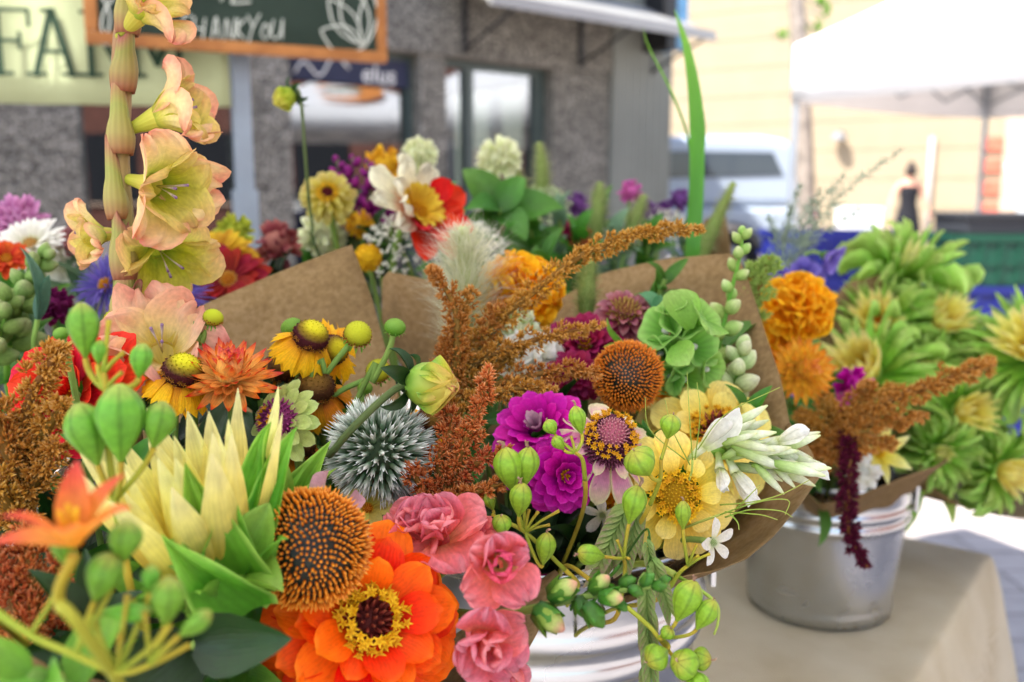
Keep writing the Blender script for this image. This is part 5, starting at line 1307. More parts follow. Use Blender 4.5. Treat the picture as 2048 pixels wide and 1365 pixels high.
# pale sunflower seen from the side
M_bract_b = petalmat('sunflower_bract_bright', [(0, '#4c8c1e'), (.5, '#66a62e'), (1, '#9acc4e')], .3, .55, vein=.10, vfreq=30, edge=('#a4d05c', .1))
sfr, sfH = sunflower('pale lemon sunflower half open, with broad curling green bracts', P(405, 1085, .375), D(-.20, .93, .30), S(325, .375), 1, npet=26, nbr=10, open_=64, brL=.56, brW=.7, bel=38, seed=8, W_=.25, ruf=.09)
for k, (bx, by, bz, tx, ty, tz, w_, sh) in enumerate(((490, 1060, .372, 538, 828, .385, 66, 'acum'), (515, 1075, .37, 592, 838, .39, 70, 'acum'), (545, 1070, .43, 664, 872, .44, 90, 'acum'), (560, 1090, .425, 668, 925, .43, 76, 'acum'), (470, 1190, .36, 366, 925, .345, 150, 'acum'), (450, 1190, .365, 462, 975, .35, 150, 'acum'), (490, 1230, .355, 320, 1075, .33, 130, 'acum'), (450, 1150, .37, 420, 930, .355, 120, 'acum'), (490, 1150, .385, 530, 960, .392, 110, 'acum'))):
    leafto(sfr, P(bx, by, bz), P(tx, ty, tz), S(w_, bz), M_bract_b, 30 + k, sh, ruf=.10, cup=.3, tilt=.3 * (k % 3 - 1))
leaf_spray('big curled green leaves under the pale sunflower', 1, P(470, 1130, .36), D(.45, .55, .6), 6, S(180, .36), M_leaf_l, 4, W_=.7, span=.03, el=30, ruf=.08)
leaf_spray('pointed lime leaves rising between the sunflower and thistle', 1, P(560, 1030, .40), D(.35, .85, .2), 6, S(180, .40), M_leaf_l, 14, W_=.36, span=.03, el=52, shape='acum')

# blackberry lily pods, near left
M_tepal = petalmat('lily_orange', [(0, '#f4b03c'), (.4, '#f4a044'), (.75, '#ee7448'), (1, '#e46450')], .4, .45, vein=.14, vfreq=20)
pod_stalk('green lily pod cluster with the fattest pods, in front of the red dahlia', 1, [(250, 1120, .335), (230, 1000, .335), (215, 880, .335), (212, 780, .335), (208, 745, .335)],
          [(167, 664, .335, 116, .52, 92, .1, 3), (240, 850, .325, 165, .56, 88, .15, 1), (176, 872, .33, 135, .58, 106, .1, 1), (316, 852, .33, 100, .62, 76, .1, 1), (282, 724, .335, 74, .58, 80, .1, 3), (199, 706, .335, 52, .62, 82, .1, 3)],
          M_pod_n, r=.0015, seed=2, dry=False, stubs=[(218, 640, .334, 4), (248, 705, .334, 4), (244, 745, .334, 3)])
def curled(label, bk, pos, axis, L_, mat):
    pass
root = pod_stalk('blurred lily stalk with pods lying low along the front', 1, [(-40, 1200, .27), (60, 1270, .265), (150, 1310, .262), (235, 1345, .262), (300, 1330, .265), (380, 1290, .27)],
          [(205, 1158, .262, 110, .62, 68, .1, 2), (250, 1085, .265, 90, .7, 80, .1, 2), (128, 1098, .262, 80, .6, 94, .1, 1), (335, 1205, .262, 105, .62, 84, .1, 3), (300, 1160, .268, 60, .6, 84, .1, 3), (388, 1250, .262, 88, .46, 38, .1, 4), (250, 1225, .266, 110, .36, 4, .1, 3)],
          M_pod_n, r=.0012, seed=3, dry=False, stubs=[(255, 1190, .262, 3), (290, 1225, .262, 4), (340, 1250, .262, 4), (240, 1270, .26, 3)])
def lily(label, pos, axis, R, bk, path):
    rg = random.Random(4); root, H = start('orange_lily', label, 'flower', pos, axis, bk, .0016, M_podst, path=path)
    ms = petals('tepal', M_tepal, 3, W_=.40, shape='point', nu=9, nv=4, cup=.25, bend=-.35, tip=-.3, base=.45)
    H = frame(pos, axis)
    for k, (a, el, s) in enumerate(((0.2, 66, 1), (1.57, 14, .95), (2.5, 62, 1), (3.5, 58, .9), (4.5, 52, 1.0), (5.5, 60, .95))):
        part(root, 'tepal', rg.choice(ms), H @ RZ(a) @ T(0, R * .05, 0) @ RX(rad(el)) @ SC(R * s))
    for k in range(3):
        part(root, 'stamen', mesh('stamen', *tube([(0, 0, 0), (R * .1 * math.cos(k * 2), R * .1 * math.sin(k * 2), R * .5)], [R * .012, R * .03], 5), M_gold), H)
    return root
lily('out of focus small orange lily with pointed petals', P(150, 1092, .255), D(.0, .92, .35), S(172, .255), 1, hp((220, 1340, .262), (120, 1210, .258), (148, 1110, .255)))

# amaranth left
def am(*pts): return [P(*q) for q in pts]
amaranth('thick bronze amaranth plume in front of the red dahlia', 1, [(am((60, 1010, .42), (45, 900, .41), (60, 800, .405), (100, 730, .40), (128, 690, .40)), .0135, .006),
    (am((50, 960, .41), (5, 880, .40), (-20, 800, .40)), .013, .009), (am((60, 900, .41), (100, 850, .405), (130, 800, .40)), .011, .006), (am((45, 1000, .41), (90, 930, .405), (110, 880, .40)), .011, .007), (am((40, 1040, .41), (10, 1000, .40), (-30, 950, .395)), .012, .009)], M_ama, seed=3, dens=1.0)
amaranth('dark bronze amaranth hanging at the frame edge below the lily', 1, [(am((60, 1330, .36), (70, 1220, .37), (60, 1120, .38), (50, 1040, .39)), .012, .008), (am((60, 1300, .36), (20, 1200, .37), (0, 1080, .38)), .013, .009), (am((120, 1320, .37), (130, 1220, .375), (110, 1110, .38)), .010, .006), (am((20, 1330, .36), (-10, 1250, .36)), .012, .012)], M_ama2, seed=4, dens=.9)
M_red = petalmat('dahlia_red', [(0, '#9a0f14'), (.5, '#d81c1c'), (1, '#ee3028')], .3, .5, vein=.16, vfreq=26, var=.08)
zinnia('red dahlia half hidden behind green pods and bronze amaranth', P(120, 775, .45), D(-.2, .42, .88), S(160, .45), 1, M_red, rows=4, n0=10, W_=.72, el0=-6, el1=50, heart='tight', seed=9, hole=.3, dome=.15, bend=.3)
amaranth('rusty upright amaranth plume between the thistle and magenta zinnia', 1, [(am((900, 1060, .475), (905, 980, .47), (925, 900, .465), (958, 820, .46), (978, 735, .46)), .0125, .0045),
    (am((890, 1030, .47), (850, 985, .465), (825, 945, .46), (815, 930, .46)), .010, .004), (am((915, 960, .47), (965, 920, .462), (1020, 895, .46)), .009, .003), (am((900, 1000, .465), (950, 985, .46), (1012, 965, .458)), .010, .003),
    (am((890, 990, .47), (880, 920, .468), (905, 850, .47), (880, 810, .48)), .011, .006), (am((900, 1050, .465), (860, 1010, .46), (840, 990, .46)), .011, .007)], M_ama2, seed=5, dens=1.05)

# gladiolus
def gladiolus():
    rg = random.Random(7); pos = P(245, 640, .50)
    root, H = start('gladiolus_spike', 'tall peach and yellow gladiolus spike rising in front of the sign', 'flower', pos, UP, 1, .0060, M_gladst)
    pts = smooth_path(am((245, 640, .50), (250, 540, .50), (246, 440, .50), (238, 330, .50), (242, 200, .50), (246, 80, .50), (262, -40, .50), (280, -150, .50)), 30); o0 = pts[0]
    part(root, 'stalk', mesh('stalk', *tube([p - o0 for p in pts], [lerp(.0060, .0050, i / 30) for i in range(31)], 12), M_gladst), Matrix.Translation(o0))
    for px, py, tx, ty, w_ in ((250, 560, 238, 375, .0070), (247, 650, 250, 480, .0068), (243, 310, 236, 145, .0070), (246, 185, 254, 0, .0069), (236, 440, 222, 270, .0062), (255, 70, 262, -100, .0068), (262, 620, 280, 560, .004)):
        a, b = P(px, py, .497), P(tx, ty, .494); LL = (b - a).length
        prof = [(w_ * (.80 + .20 * math.sin(math.pi * min(1, t / .5)) ** .8) * (1 - .42 * max(0, t - .25) / .75), t * LL) for t in [i / 12 for i in range(13)]]
        bV, bF, bA = lathe(prof, 20, fn=lambda q, t: 1 + .03 * math.cos(2 * q)); sgn_ = rg.uniform(0, 6.28)
        bV = [(x, y, z * (1 - .42 * (.5 - .5 * math.cos(k % 20 / 20 * 6.283 - sgn_)) * (z / LL) ** .5)) for k, (x, y, z) in enumerate(bV)]
        solid_mod(part(root, 'bract', mesh('bract', bV, bF, M_gladbr, bA), frame(a, b - a)), .0006)
    glad_bloom(root, P(312, 372, .487), D(.84, -.24, .50), S(116, .475), rg, .5, (M_glad, M_glad_y), 56)
    glad_bloom(root, P(318, 235, .50), D(.93, .34, .10), S(105, .5), rg, .2, (M_glad, M_glad_y), 64)
    glad_bloom(root, P(280, 28, .49), D(.72, .55, .35), S(95, .49), rg, 1.0, (M_glad, M_glad_y), 52)
    glad_bloom(root, P(318, 500, .515), D(.55, -.55, .40), S(100, .515), rg, .9, (M_glad_y, M_glad_y), 44)
    glad_bloom(root, P(205, 470, .515), D(-.75, -.15, .5), S(70, .51), rg, .2, (M_glad, M_glad_y), 50)
    glad_bloom(root, P(325, 705, .485), D(.25, .45, .85), S(118, .485), rg, .3, (M_glad_s, M_glad_s), 42)
    return root
gladiolus()

# snapdragon, salmon pink with a bud tip
def snapdragon():
    rg = random.Random(11); pos = P(860, 1220, .44)
    root, H = start('snapdragon_spike', 'salmon pink snapdragon stem with ruffled blooms and green buds', 'flower', pos, D(1, .1, .2), 1, .0026)
    pts = smooth_path(am((860, 1220, .44), (950, 1230, .42), (1030, 1225, .40), (1120, 1205, .39), (1220, 1185, .385), (1335, 1168, .382)), 24); o0 = pts[0]
    part(root, 'stalk', mesh('stalk', *tube([p - o0 for p in pts], [lerp(.0026, .001, i / 24) for i in range(25)], 8), M_stem), Matrix.Translation(o0))
    snap_floret(root, P(1000, 1128, .378), D(.18, .30, .93), S(82, .378), rg, UP)
    snap_floret(root, P(975, 1285, .378), D(.30, -.15, .94), S(95, .378), rg, UP, (M_snap, M_snap))
    snap_floret(root, P(880, 1062, .425), D(-.1, .75, .6), S(96, .425), rg, UP, (M_snap, M_snap))
    snap_floret(root, P(835, 1055, .43), D(-.3, .6, .7), S(84, .43), rg, UP, (M_snap, M_snap)); snap_floret(root, P(1000, 1340, .40), D(.2, -.5, .8), S(70, .40), rg, UP, (M_snap, M_snap))
    bm = bud_mesh('bud', M_snap_g, .6, .95); bg_ = bud_mesh('bud', M_leaf, .66, .9)
    for k, (px, py, z, L_, a, tw, big) in enumerate(((1125, 1180, .384, 84, 35, .5, 1), (1098, 1238, .38, 92, -30, .7, 1), (1200, 1168, .384, 66, 50, .6, 1), (1222, 1196, .378, 66, 10, .9, 1), (1188, 1230, .380, 72, -50, .4, 0), (1165, 1215, .386, 60, -60, .3, 0),
                                        (1255, 1165, .385, 46, 30, .4, 0), (1272, 1182, .381, 42, -20, .6, 0), (1295, 1160, .383, 44, 45, .3, 0), (1318, 1172, .382, 40, 5, .6, 0), (1243, 1212, .384, 36, -40, .4, 0), (1330, 1160, .383, 30, 20, .2, 0))):
        d = D(math.cos(rad(a)), math.sin(rad(a)), tw); LL = S(L_ * .86, z); c = P(px, py, z); H2 = frame(c - d * LL * .5, d, rg.random() * 6)
        b = part(root, 'bud', bm if big else bg_, H2 @ SC(LL)); sepals(b, H2, LL * .7, 5, M_leaf, rg, el=72, W_=.75, r0=.40, h0=LL * .08)
    return root
snapdragon()
M_coral = petalmat('zinnia_coral', [(0, '#b8324a'), (.6, '#e2626c'), (1, '#ee8c86')], .3, .55)
zinnia('coral pink zinnia half hidden behind the snapdragon', P(955, 1068, .445), D(.2, .5, .84), S(62, .445), 1, M_coral, rows=5, n0=16, W_=.42, el1=50, heart='tight', seed=21)
daisy('small yellow open flower between the thistle and coneflower', P(735, 1018, .46), D(.1, .6, .8), S(52, .46), 1, petalmat('yellow_soft', [(0, '#b8a83a'), (1, '#d6d07c')], .35), n=7, rows=1, shape='wide', W_=.7, el=20, seed=4, name='yellow_flower', dr=.22)
leaf_spray('grey-green leaves behind the coneflower and orange zinnia', 1, P(520, 1180, .40), D(-.2, .3, .8), 7, S(120, .4), M_leaf_g, 5, W_=.4, span=.05, el=15)

# ================================================================== bouquet of the yellow zinnia (bucket 2)
M_mag = petalmat('zinnia_magenta', [(0, '#86046a'), (.5, '#b8088e'), (.85, '#cc12a2'), (1, '#d63cb4')], .3, .5, vein=.10, vfreq=40, var=.09)
zinnia('deep magenta zinnia with tightly layered scaly petals, the lower of the pair', P(1120, 948, .50), D(.22, .05, .97), S(112, .50), 2, M_mag, rows=8, n0=15, W_=.66, el0=-52, el1=40, heart='tight', seed=32, hole=.2, dome=.62, cupf=.10, bend=-.35, ruf=.008)
zinnia('deep magenta zinnia with a pale pink heart, the upper of the pair', P(1075, 858, .515), D(-.25, .62, .74), S(128, .515), 2, M_mag, rows=6, n0=15, W_=.6, el0=-22, el1=52, heart='pale', seed=31, hole=.26, dome=.26, ruf=.01, cupf=.12, bend=-.3)
M_yel = petalmat('zinnia_yellow', [(0, '#ecba28'), (.35, '#fadc5c'), (1, '#ffec90')], .38, .5, vein=.10, vfreq=40, var=.05)
root, H = zinnia('soft yellow single zinnia with a golden starry disc', P(1358, 992, .48), D(.02, .12, .99), S(142, .48), 2, M_yel, rows=2, n0=10, W_=.86, el0=-14, el1=2, heart=None, seed=33, hole=.5, dome=.06, bend=-.3, ruf=.03)
cone_scales(root, H @ T(0, 0, S(4, .48)), S(44, .48), S(24, .48), 190, 0, 1.45, S(9, .48), S(2.6, .48), petalmat('zinnia_disc_olive', [(0, '#a87808'), (1, '#dcae1c')], .1))
for q, (r_, n_) in enumerate(((38, 22), (46, 26), (32, 16))): florets(root, H @ T(0, 0, S(2, .48)), n_, S(r_, .48), S(20, .48), S(8.5, .48), M_gold, random.Random(40 + q), name='florets')
zinnia('soft yellow zinnia seen from the side behind the tuberose', P(1440, 862, .56), D(.12, .45, .88), S(172, .56), 2, M_yel, rows=3, n0=11, W_=.8, el0=-24, el1=24, heart='gold', seed=34, hole=.34, dome=.12)
# tall-coned pink and cream zinnia
M_pk = petalmat('zinnia_pink_cream', [(0, '#c95a8c'), (.45, '#e39ab4'), (.75, '#e6c8b0'), (1, '#dfe0a4')], .35, .5, vein=.10, edge=('#dfe0a4', .14))
root, H = zinnia('pink and cream zinnia with a tall purple cone and yellow ring', P(1222, 876, .485), D(.10, .55, .83), S(128, .485), 2, M_pk, rows=2, n0=11, W_=.5, el0=-24, el1=4, heart=None, seed=35, hole=.42, dome=.1, bend=-.2)
cone_scales(root, H @ T(0, 0, S(16, .485)), S(52, .485), S(52, .485), 330, .5, 1.9, S(10, .485), S(2.6, .485), petalmat('zinnia_purple_cone', [(0, '#4a1a2a'), (1, '#8a4a64')], .1), name='cone')
cone_scales(root, H @ T(0, 0, S(56, .485)), S(30, .485), S(14, .485), 90, 0, 1.5, S(9, .485), S(2.4, .485), petalmat('zinnia_pink_centre', [(0, '#b05a6a'), (1, '#d99a98')], .1), name='disc')
for q, (r_, n_, h_) in enumerate(((44, 30, 56), (50, 34, 48), (38, 24, 62))): florets(root, H, n_, S(r_, .485), S(h_, .485), S(6.5, .485), M_gold, random.Random(50 + q), rj=.06)
coneflower('bare orange coneflower head beside the bells of Ireland', P(1255, 752, .575), D(.0, .30, .95), S(72, .575), 2, n=380, seed=12, Rz=S(68, .575))
M_cer = petalmat('zinnia_cerise', [(0, '#6a0a30'), (.6, '#981646'), (1, '#b03060')], .3, .5)
zinnia('dark cerise zinnia behind the coneflower', P(1170, 690, .63), D(-.1, .5, .85), S(100, .63), 2, M_cer, rows=5, n0=15, W_=.5, seed=36, heart='tight')
zinnia('dark plum zinnia in shade below the pink and cream zinnia', P(1205, 925, .55), D(.2, .2, .95), S(70, .55), 2, petalmat('zinnia_plum', [(0, '#4a0630'), (1, '#7a1458')], .3), rows=4, n0=13, W_=.55, seed=37, heart='tight')
zinnia('cerise zinnia low behind the drooping amaranth tip', P(1150, 755, .60), D(.1, .0, .98), S(62, .60), 2, M_cer, rows=4, n0=12, W_=.5, seed=38, heart='tight')
M_mau = petalmat('zinnia_mauve', [(0, '#7a2c3c'), (.55, '#9c4a58'), (.9, '#b87a80'), (1, '#cf9fa0')], .3, .55, var=.1)
root, H = zinnia('dusty mauve zinnia in front of the tall paper', P(1252, 618, .64), D(.05, .72, .65), S(82, .64), 2, M_mau, rows=5, n0=15, W_=.46, el0=-26, el1=46, heart=None, seed=39, dome=.2, cupf=.3)
cone_scales(root, H @ T(0, 0, S(12, .64)), S(34, .64), S(20, .64), 100, 0, 1.5, S(14, .64), S(3.4, .64), petalmat('zinnia_ochre', [(0, '#8a4a3a'), (1, '#b89a4a')], .1))
marigold('orange marigold behind the bronze amaranth plume', P(1042, 588, .66), D(-.05, .6, .8), S(92, .66), 2, seed=4)
marigold('small orange marigold tucked beneath the purple cone zinnia', P(1236, 975, .54), D(-.2, .2, .95), S(55, .54), 2, seed=5, n=70)
marigold('small orange marigold peeking left of the pale yellow zinnia', P(1345, 800, .60), D(-.2, .4, .9), S(48, .60), 2, seed=6, n=60)

# bronze amaranth, big branching plume
amaranth('large branching bronze amaranth plume arching over the brown paper', 2, [
    (am((880, 870, .56), (905, 780, .565), (930, 700, .57), (985, 650, .575), (1060, 590, .575), (1150, 520, .575), (1240, 478, .57), (1330, 462, .565), (1408, 458, .56)), .0125, .0050),
    (am((900, 790, .56), (915, 700, .555), (910, 620, .555), (880, 560, .555), (858, 534, .555)), .0125, .0035), (am((905, 700, .56), (930, 620, .56), (945, 575, .56)), .0095, .004),
    (am((930, 740, .565), (1010, 700, .56), (1110, 670, .56), (1212, 650, .555)), .011, .0035), (am((930, 790, .56), (1030, 760, .55), (1130, 740, .545), (1198, 752, .54)), .0105, .004),
    (am((960, 700, .57), (975, 650, .57), (1000, 610, .575)), .010, .005), (am((900, 830, .55), (990, 790, .54), (1060, 775, .535), (1115, 782, .53)), .010, .003),
    (am((890, 820, .555), (880, 750, .555), (890, 680, .56)), .012, .008), (am((960, 760, .565), (1000, 730, .565), (1040, 690, .57)), .011, .007)], M_ama, seed=8, dens=1.0)
# feathery grass
M_feath = petalmat('feather_bristle', [(0, '#b0b47c'), (.4, '#dcdcb8'), (1, '#eeeee0')], .35, .6, vein=0)
M_feath_c = petalmat('feather_core', [(0, '#9aa860'), (1, '#c3c890')], .2)
bristle_head('feather_grass', 'pale feathery grass plume with long silky hairs', 'grass', 2, am((925, 700, .635), (930, 620, .635), (935, 540, .63), (925, 455, .62)), .010, .042, 2200, .00016, M_feath, M_feath_c, seed=3, core=.8, lean=.9)
M_fox = petalmat('foxtail_bristle', [(0, '#6a8038'), (.5, '#9aa860'), (1, '#c0bc88')], .3, .6, vein=0)
M_fox_c = petalmat('foxtail_core', [(0, '#66803a'), (1, '#8a9a54')], .1)
bristle_head('foxtail_grass', 'slim green foxtail seed head beside the marigold', 'grass', 2, am((1172, 640, .67), (1174, 580, .67), (1180, 520, .67)), .0085, .011, 900, .0002, M_fox, M_fox_c, seed=4, core=.75)
# bells of Ireland
M_bell = petalmat('bells_green', [(0, '#6ea83c'), (.5, '#8cc454'), (1, '#b0da78')], .45, .5, vein=.12, vfreq=60, var=.07)
def bells():
    rg = random.Random(5); pos = P(1375, 760, .60)
    root, H = start('bells_of_ireland', 'pale green bells of Ireland stem with cup-shaped calyces', 'flower', pos, D(-.1, 1, .1), 2, .003, M_leaf_l)
    part(root, 'stalk', mesh('stalk', *tube([p - pos for p in smooth_path(am((1375, 760, .60), (1372, 680, .60), (1378, 600, .60)), 8)], .0026, 8), M_leaf_l), Matrix.Translation(pos))
    for px, py, R, ax in ((1322, 655, 48, (-.6, .35, .7)), (1365, 640, 46, (.0, .5, .85)), (1345, 715, 46, (-.4, -.1, .9)), (1400, 690, 48, (.5, .2, .8)), (1310, 710, 38, (-.8, -.1, .5)), (1372, 765, 42, (.1, -.3, .95)), (1412, 630, 40, (.6, .6, .5)), (1335, 760, 36, (-.4, -.4, .8)), (1425, 742, 38, (.7, -.2, .7)), (1345, 612, 34, (-.4, .8, .4))):
        p = P(px, py, .585); R_ = S(R, .585)
        prof = [(.08, -.75), (.3, -.62), (.55, -.35), (.78, -.08), (1.0, .12)]
        me = mesh('cup', *lathe([(a * R_, b * R_) for a, b in prof], 25, fn=lambda q, t, s=rg.random() * 6: 1 + .09 * math.cos(5 * q + s) * t * t), M_bell)
        c = part(root, 'cup', me, frame(p, D(*ax), rg.random() * 6)); solid_mod(c, .0004)
        part(c, 'nutlet', mesh('nutlet', *ellip(R_ * .16, R_ * .2, 6, 10), M_white_p), frame(p, D(*ax)) @ T(0, 0, -R_ * .4))
    ms = petals('leaf', M_bell, 4, W_=.9, shape='wide', nu=9, nv=8, cup=.15, bend=-.5, ruf=.06, rk=7, base=.25)
    for px, py, L_, ax, ro in ((1378, 660, 92, (.2, .6, .75), .2), (1410, 640, 80, (.5, .6, .5), 2.2), (1350, 690, 70, (-.5, .4, .7), 4)):
        part(root, 'leaf', ms[int(ro) % 4], frame(P(px, py, .575), D(*ax), ro) @ RX(.5) @ SC(S(L_, .575)))
bells()
leaf_spray('rounded blue-green leaf standing by the mauve zinnia', 2, P(1330, 650, .635), D(-.12, .98, .15), 2, S(95, .635), petalmat('leaf_blue', [(0, '#3f7a4c'), (1, '#5c9a68')], .3, .45, spec=.4), 6, W_=.52, span=.0, el=82, shape='spoon', ruf=.01)
leaf_spray('long flat green leaf behind the coneflower', 2, P(1265, 700, .61), D(-.9, .15, .3), 2, S(90, .61), M_leaf_l, 7, W_=.3, span=0, el=80)
# green snapdragon buds
def budspike(label, bk, pts, n, L0, L1, mat, seed, cat='flower', name='snapdragon_buds', tips=None, smat=None):
    rg = random.Random(seed); pp_ = smooth_path(am(*pts), 24); o0 = pp_[0]; z = pts[0][2]
    root, H = start(name, label, cat, o0, pp_[1] - o0, bk, .0022, smat or M_leaf_l)
    part(root, 'stalk', mesh('stalk', *tube([p - o0 for p in pp_], [lerp(.0022, .0009, i / 24) for i in range(25)], 7), smat or M_leaf_l), Matrix.Translation(o0))
    bm = bud_mesh('bud', mat, .7, .85)
    for k in range(n):
        u = k / (n - 1); i = min(23, int(u * 24)); p = pp_[i]; t = (pp_[i + 1] - pp_[i]).normalized(); o = t.orthogonal().normalized(); s = t.cross(o); a = k * 2.4 + rg.uniform(-.3, .3)
        d = ((o * math.cos(a) + s * math.sin(a)) + t * lerp(.5, 1.3, u)).normalized(); LL = S(lerp(L0, L1, u), z) * rg.uniform(.85, 1.1)
        H2 = frame(p + d * .001, d, rg.random() * 6); b = part(root, 'bud', bm, H2 @ SC(LL)); sepals(b, H2, LL * .55, 4, M_leaf_l, rg, el=66, W_=.6, r0=.2)
    return root
budspike('pale green snapdragon bud spike against the brown paper', 2, [(1420, 760, .625), (1440, 680, .625), (1458, 600, .625), (1478, 520, .62), (1486, 462, .62)], 17, 48, 24, M_snap_g if False else petalmat('pale_bud', [(0, '#86a84a'), (.6, '#a9c670'), (1, '#d5dda4')], .3), 5)
budspike('cluster of pale cream-green buds beside the paper', 2, [(1460, 800, .60), (1475, 750, .60), (1480, 700, .60)], 9, 62, 40, petalmat('cream_bud', [(0, '#9ab86a'), (.6, '#cdd8a0'), (1, '#e6e6c4')], .35), 6)
M_cel = petalmat('celosia_lime', [(0, '#7a9a3a'), (.6, '#9cbc58'), (1, '#bcd07a')], .25, .7, vein=0)
amaranth('lime green fluffy celosia plume behind the paper', 2, [(am((1500, 640, .69), (1512, 590, .69), (1530, 545, .69), (1540, 515, .69)), .0125, .009), (am((1505, 610, .69), (1500, 570, .69), (1508, 530, .69)), .011, .008)], M_cel, seed=9, gs=.0024)
# tuberose: slim white buds and a few open stars
def tuberose():
    rg = random.Random(13); pos = P(1452, 905, .51)
    root, H = start('tuberose_spike', 'white tuberose spike with slim greenish buds pointing right', 'flower', pos, D(.9, -.1, .3), 2, .0026, M_leaf_l)
    pts = smooth_path(am((1452, 905, .51), (1500, 905, .505), (1560, 912, .50)), 8); part(root, 'stalk', mesh('stalk', *tube([p - pos for p in pts], .002, 7), M_leaf_l), Matrix.Translation(pos))
    bm = bud_mesh('bud', M_wbud, .21, .8)
    for k in range(46):
        u = rg.random(); b = P(lerp(1440, 1560, u), lerp(895, 922, u) + rg.uniform(-34, 34), .503 + rg.uniform(-.02, .01)); a = rad(rg.gauss(-4, 22) + (14 if u < .4 else -4)); d = D(math.cos(a), math.sin(a) - .05, rg.uniform(-.1, .4))
        part(root, 'bud', bm, frame(b, d, rg.random() * 6) @ SC(S(rg.uniform(70, 112), .5)))
    ms = petals('petal', M_white_p, 4, W_=.46, shape='spoon', nu=8, nv=4, cup=.6, bend=.25, base=.4)
    for px, py, ax, n, L_ in ((1405, 895, (.62, .7, .35), 2, 100), (1470, 945, (.25, -.75, .6), 3, 80), (1440, 940, (-.1, -.6, .8), 2, 66), (1555, 885, (.8, .45, .4), 2, 72), (1590, 935, (.95, -.05, .3), 2, 70)):
        p = P(px, py, .492); H2 = frame(p, D(*ax), rg.random() * 6)
        f = part(root, 'open_floret', mesh('open_floret', *lathe([(.0018, -.012), (.0022, -.004), (.003, .001)], 12), M_wbud), H2)
        for q in range(n): part(f, 'petal', rg.choice(ms), H2 @ RZ(q * 6.283 / n + rg.uniform(-.4, .4)) @ RX(rad(rg.uniform(58, 84))) @ SC(S(L_, .492) * rg.uniform(.85, 1.1)))
tuberose()
for k, (px, py, z, ax, R) in enumerate(((1425, 1085, .472, (.6, .0, .8), 52), (1205, 1030, .52, (-.3, -.3, .9), 46), (1190, 1145, .49, (.2, -.4, .9), 40))):
    daisy(['white star floret lying on the paper lip below the yellow zinnia', 'white floret in the dark gap beside the magenta zinnia', 'white floret low in the dark gap above the hooped bucket'][k], P(px, py, z), D(*ax), S(R, z), 2, M_white_p, n=5, rows=1, shape='spoon', W_=.5, el=20, seed=60 + k, name='white_floret', dr=.14, discm=M_wbud)
pompom('white ruffled lisianthus glimpsed through the bronze amaranth', P(1062, 715, .625), D(0, .5, .8), S(62, .625), 2, M_white_p, n=40, seed=4, name='lisianthus_flower', W_=.9, L_=.7)
pompom('pale green-white ruffled bloom below the orange marigold', P(1040, 655, .63), D(.2, .3, .9), S(40, .63), 2, M_wbud, n=30, seed=5, name='lisianthus_flower', W_=.9, L_=.7)
# pods in the middle
pod_stalk('lily pods on a forked stalk over the magenta zinnia', 2, [(1130, 1140, .46), (1050, 1065, .452), (1000, 1040, .452), (985, 1030, .455)],
          [(1018, 942, .450, 96, .60, 100, .2, 1), (1054, 935, .452, 84, .56, 84, .2, 1), (1041, 1002, .442, 76, .58, 84, .3, 1), (1003, 1052, .442, 48, .8, 90, .5, 2), (1090, 1100, .446, 72, .55, 82, .2, 1), (980, 1005, .46, 40, .6, 110, .2, 3)], M_pod, seed=5, stubs=[(1118, 1022, .446, 1), (1076, 1024, .447, 1), (1058, 1020, .447, 1), (1100, 1050, .45, 1)])
pod_stalk('short lily pod stalk reaching across the pink and cream zinnia', 2, [(1170, 960, .455), (1165, 920, .447), (1150, 905, .445)],
          [(1157, 842, .452, 62, .54, 105, .2, 2), (1102, 856, .45, 36, .8, 120, .2, 2), (1118, 888, .447, 36, .7, 130, .2, 2)], M_pod, seed=6, stubs=[(1142, 872, .446, 2)])
pod_stalk('lily pods with twisted dry tips above the yellow zinnia', 2, [(1300, 1010, .458), (1320, 960, .452), (1322, 920, .45)],
          [(1340, 855, .45, 54, .78, 80, .3, 2), (1284, 928, .436, 72, .88, 125, .5, 1)], M_pod, seed=7)
pod_stalk('lily pods dangling before the dark gap beside the yellow zinnia', 2, [(1240, 1210, .455), (1250, 1140, .45), (1248, 1118, .448)],
          [(1267, 1012, .442, 84, .58, 78, .2, 2), (1184, 1110, .44, 66, .62, 165, .5, 2)], M_pod, seed=8, stubs=[(1234, 1080, .447, 2), (1258, 1118, .44, 2)])
pod_stalk('single lily pod standing across the yellow zinnia petals', 2, [(1340, 1175, .455), (1360, 1145, .452), (1376, 1132, .45)],
          [(1366, 1032, .442, 62, .5, 92, .2, 2)], M_pod, seed=9, stubs=[(1420, 1108, .446, 2), (1394, 1090, .448, 2), (1396, 1112, .44, 2)])
pod_stalk('lily pod cluster hanging down over the hooped bucket', 2, [(1180, 1160, .45), (1255, 1216, .428), (1300, 1255, .424), (1316, 1275, .422), (1350, 1318, .42)],
          [(1371, 1205, .415, 96, .60, 68, .2, 3), (1410, 1232, .413, 74, .56, 62, .2, 3), (1333, 1268, .416, 34, .85, 60, .6, 3), (1316, 1312, .413, 56, .95, 200, .6, 3), (1374, 1330, .408, 66, .9, 150, .8, 4), (1398, 1318, .412, 50, .9, 10, .7, 4), (1392, 1362, .408, 54, .9, -60, .7, 4)], M_pod, seed=10)
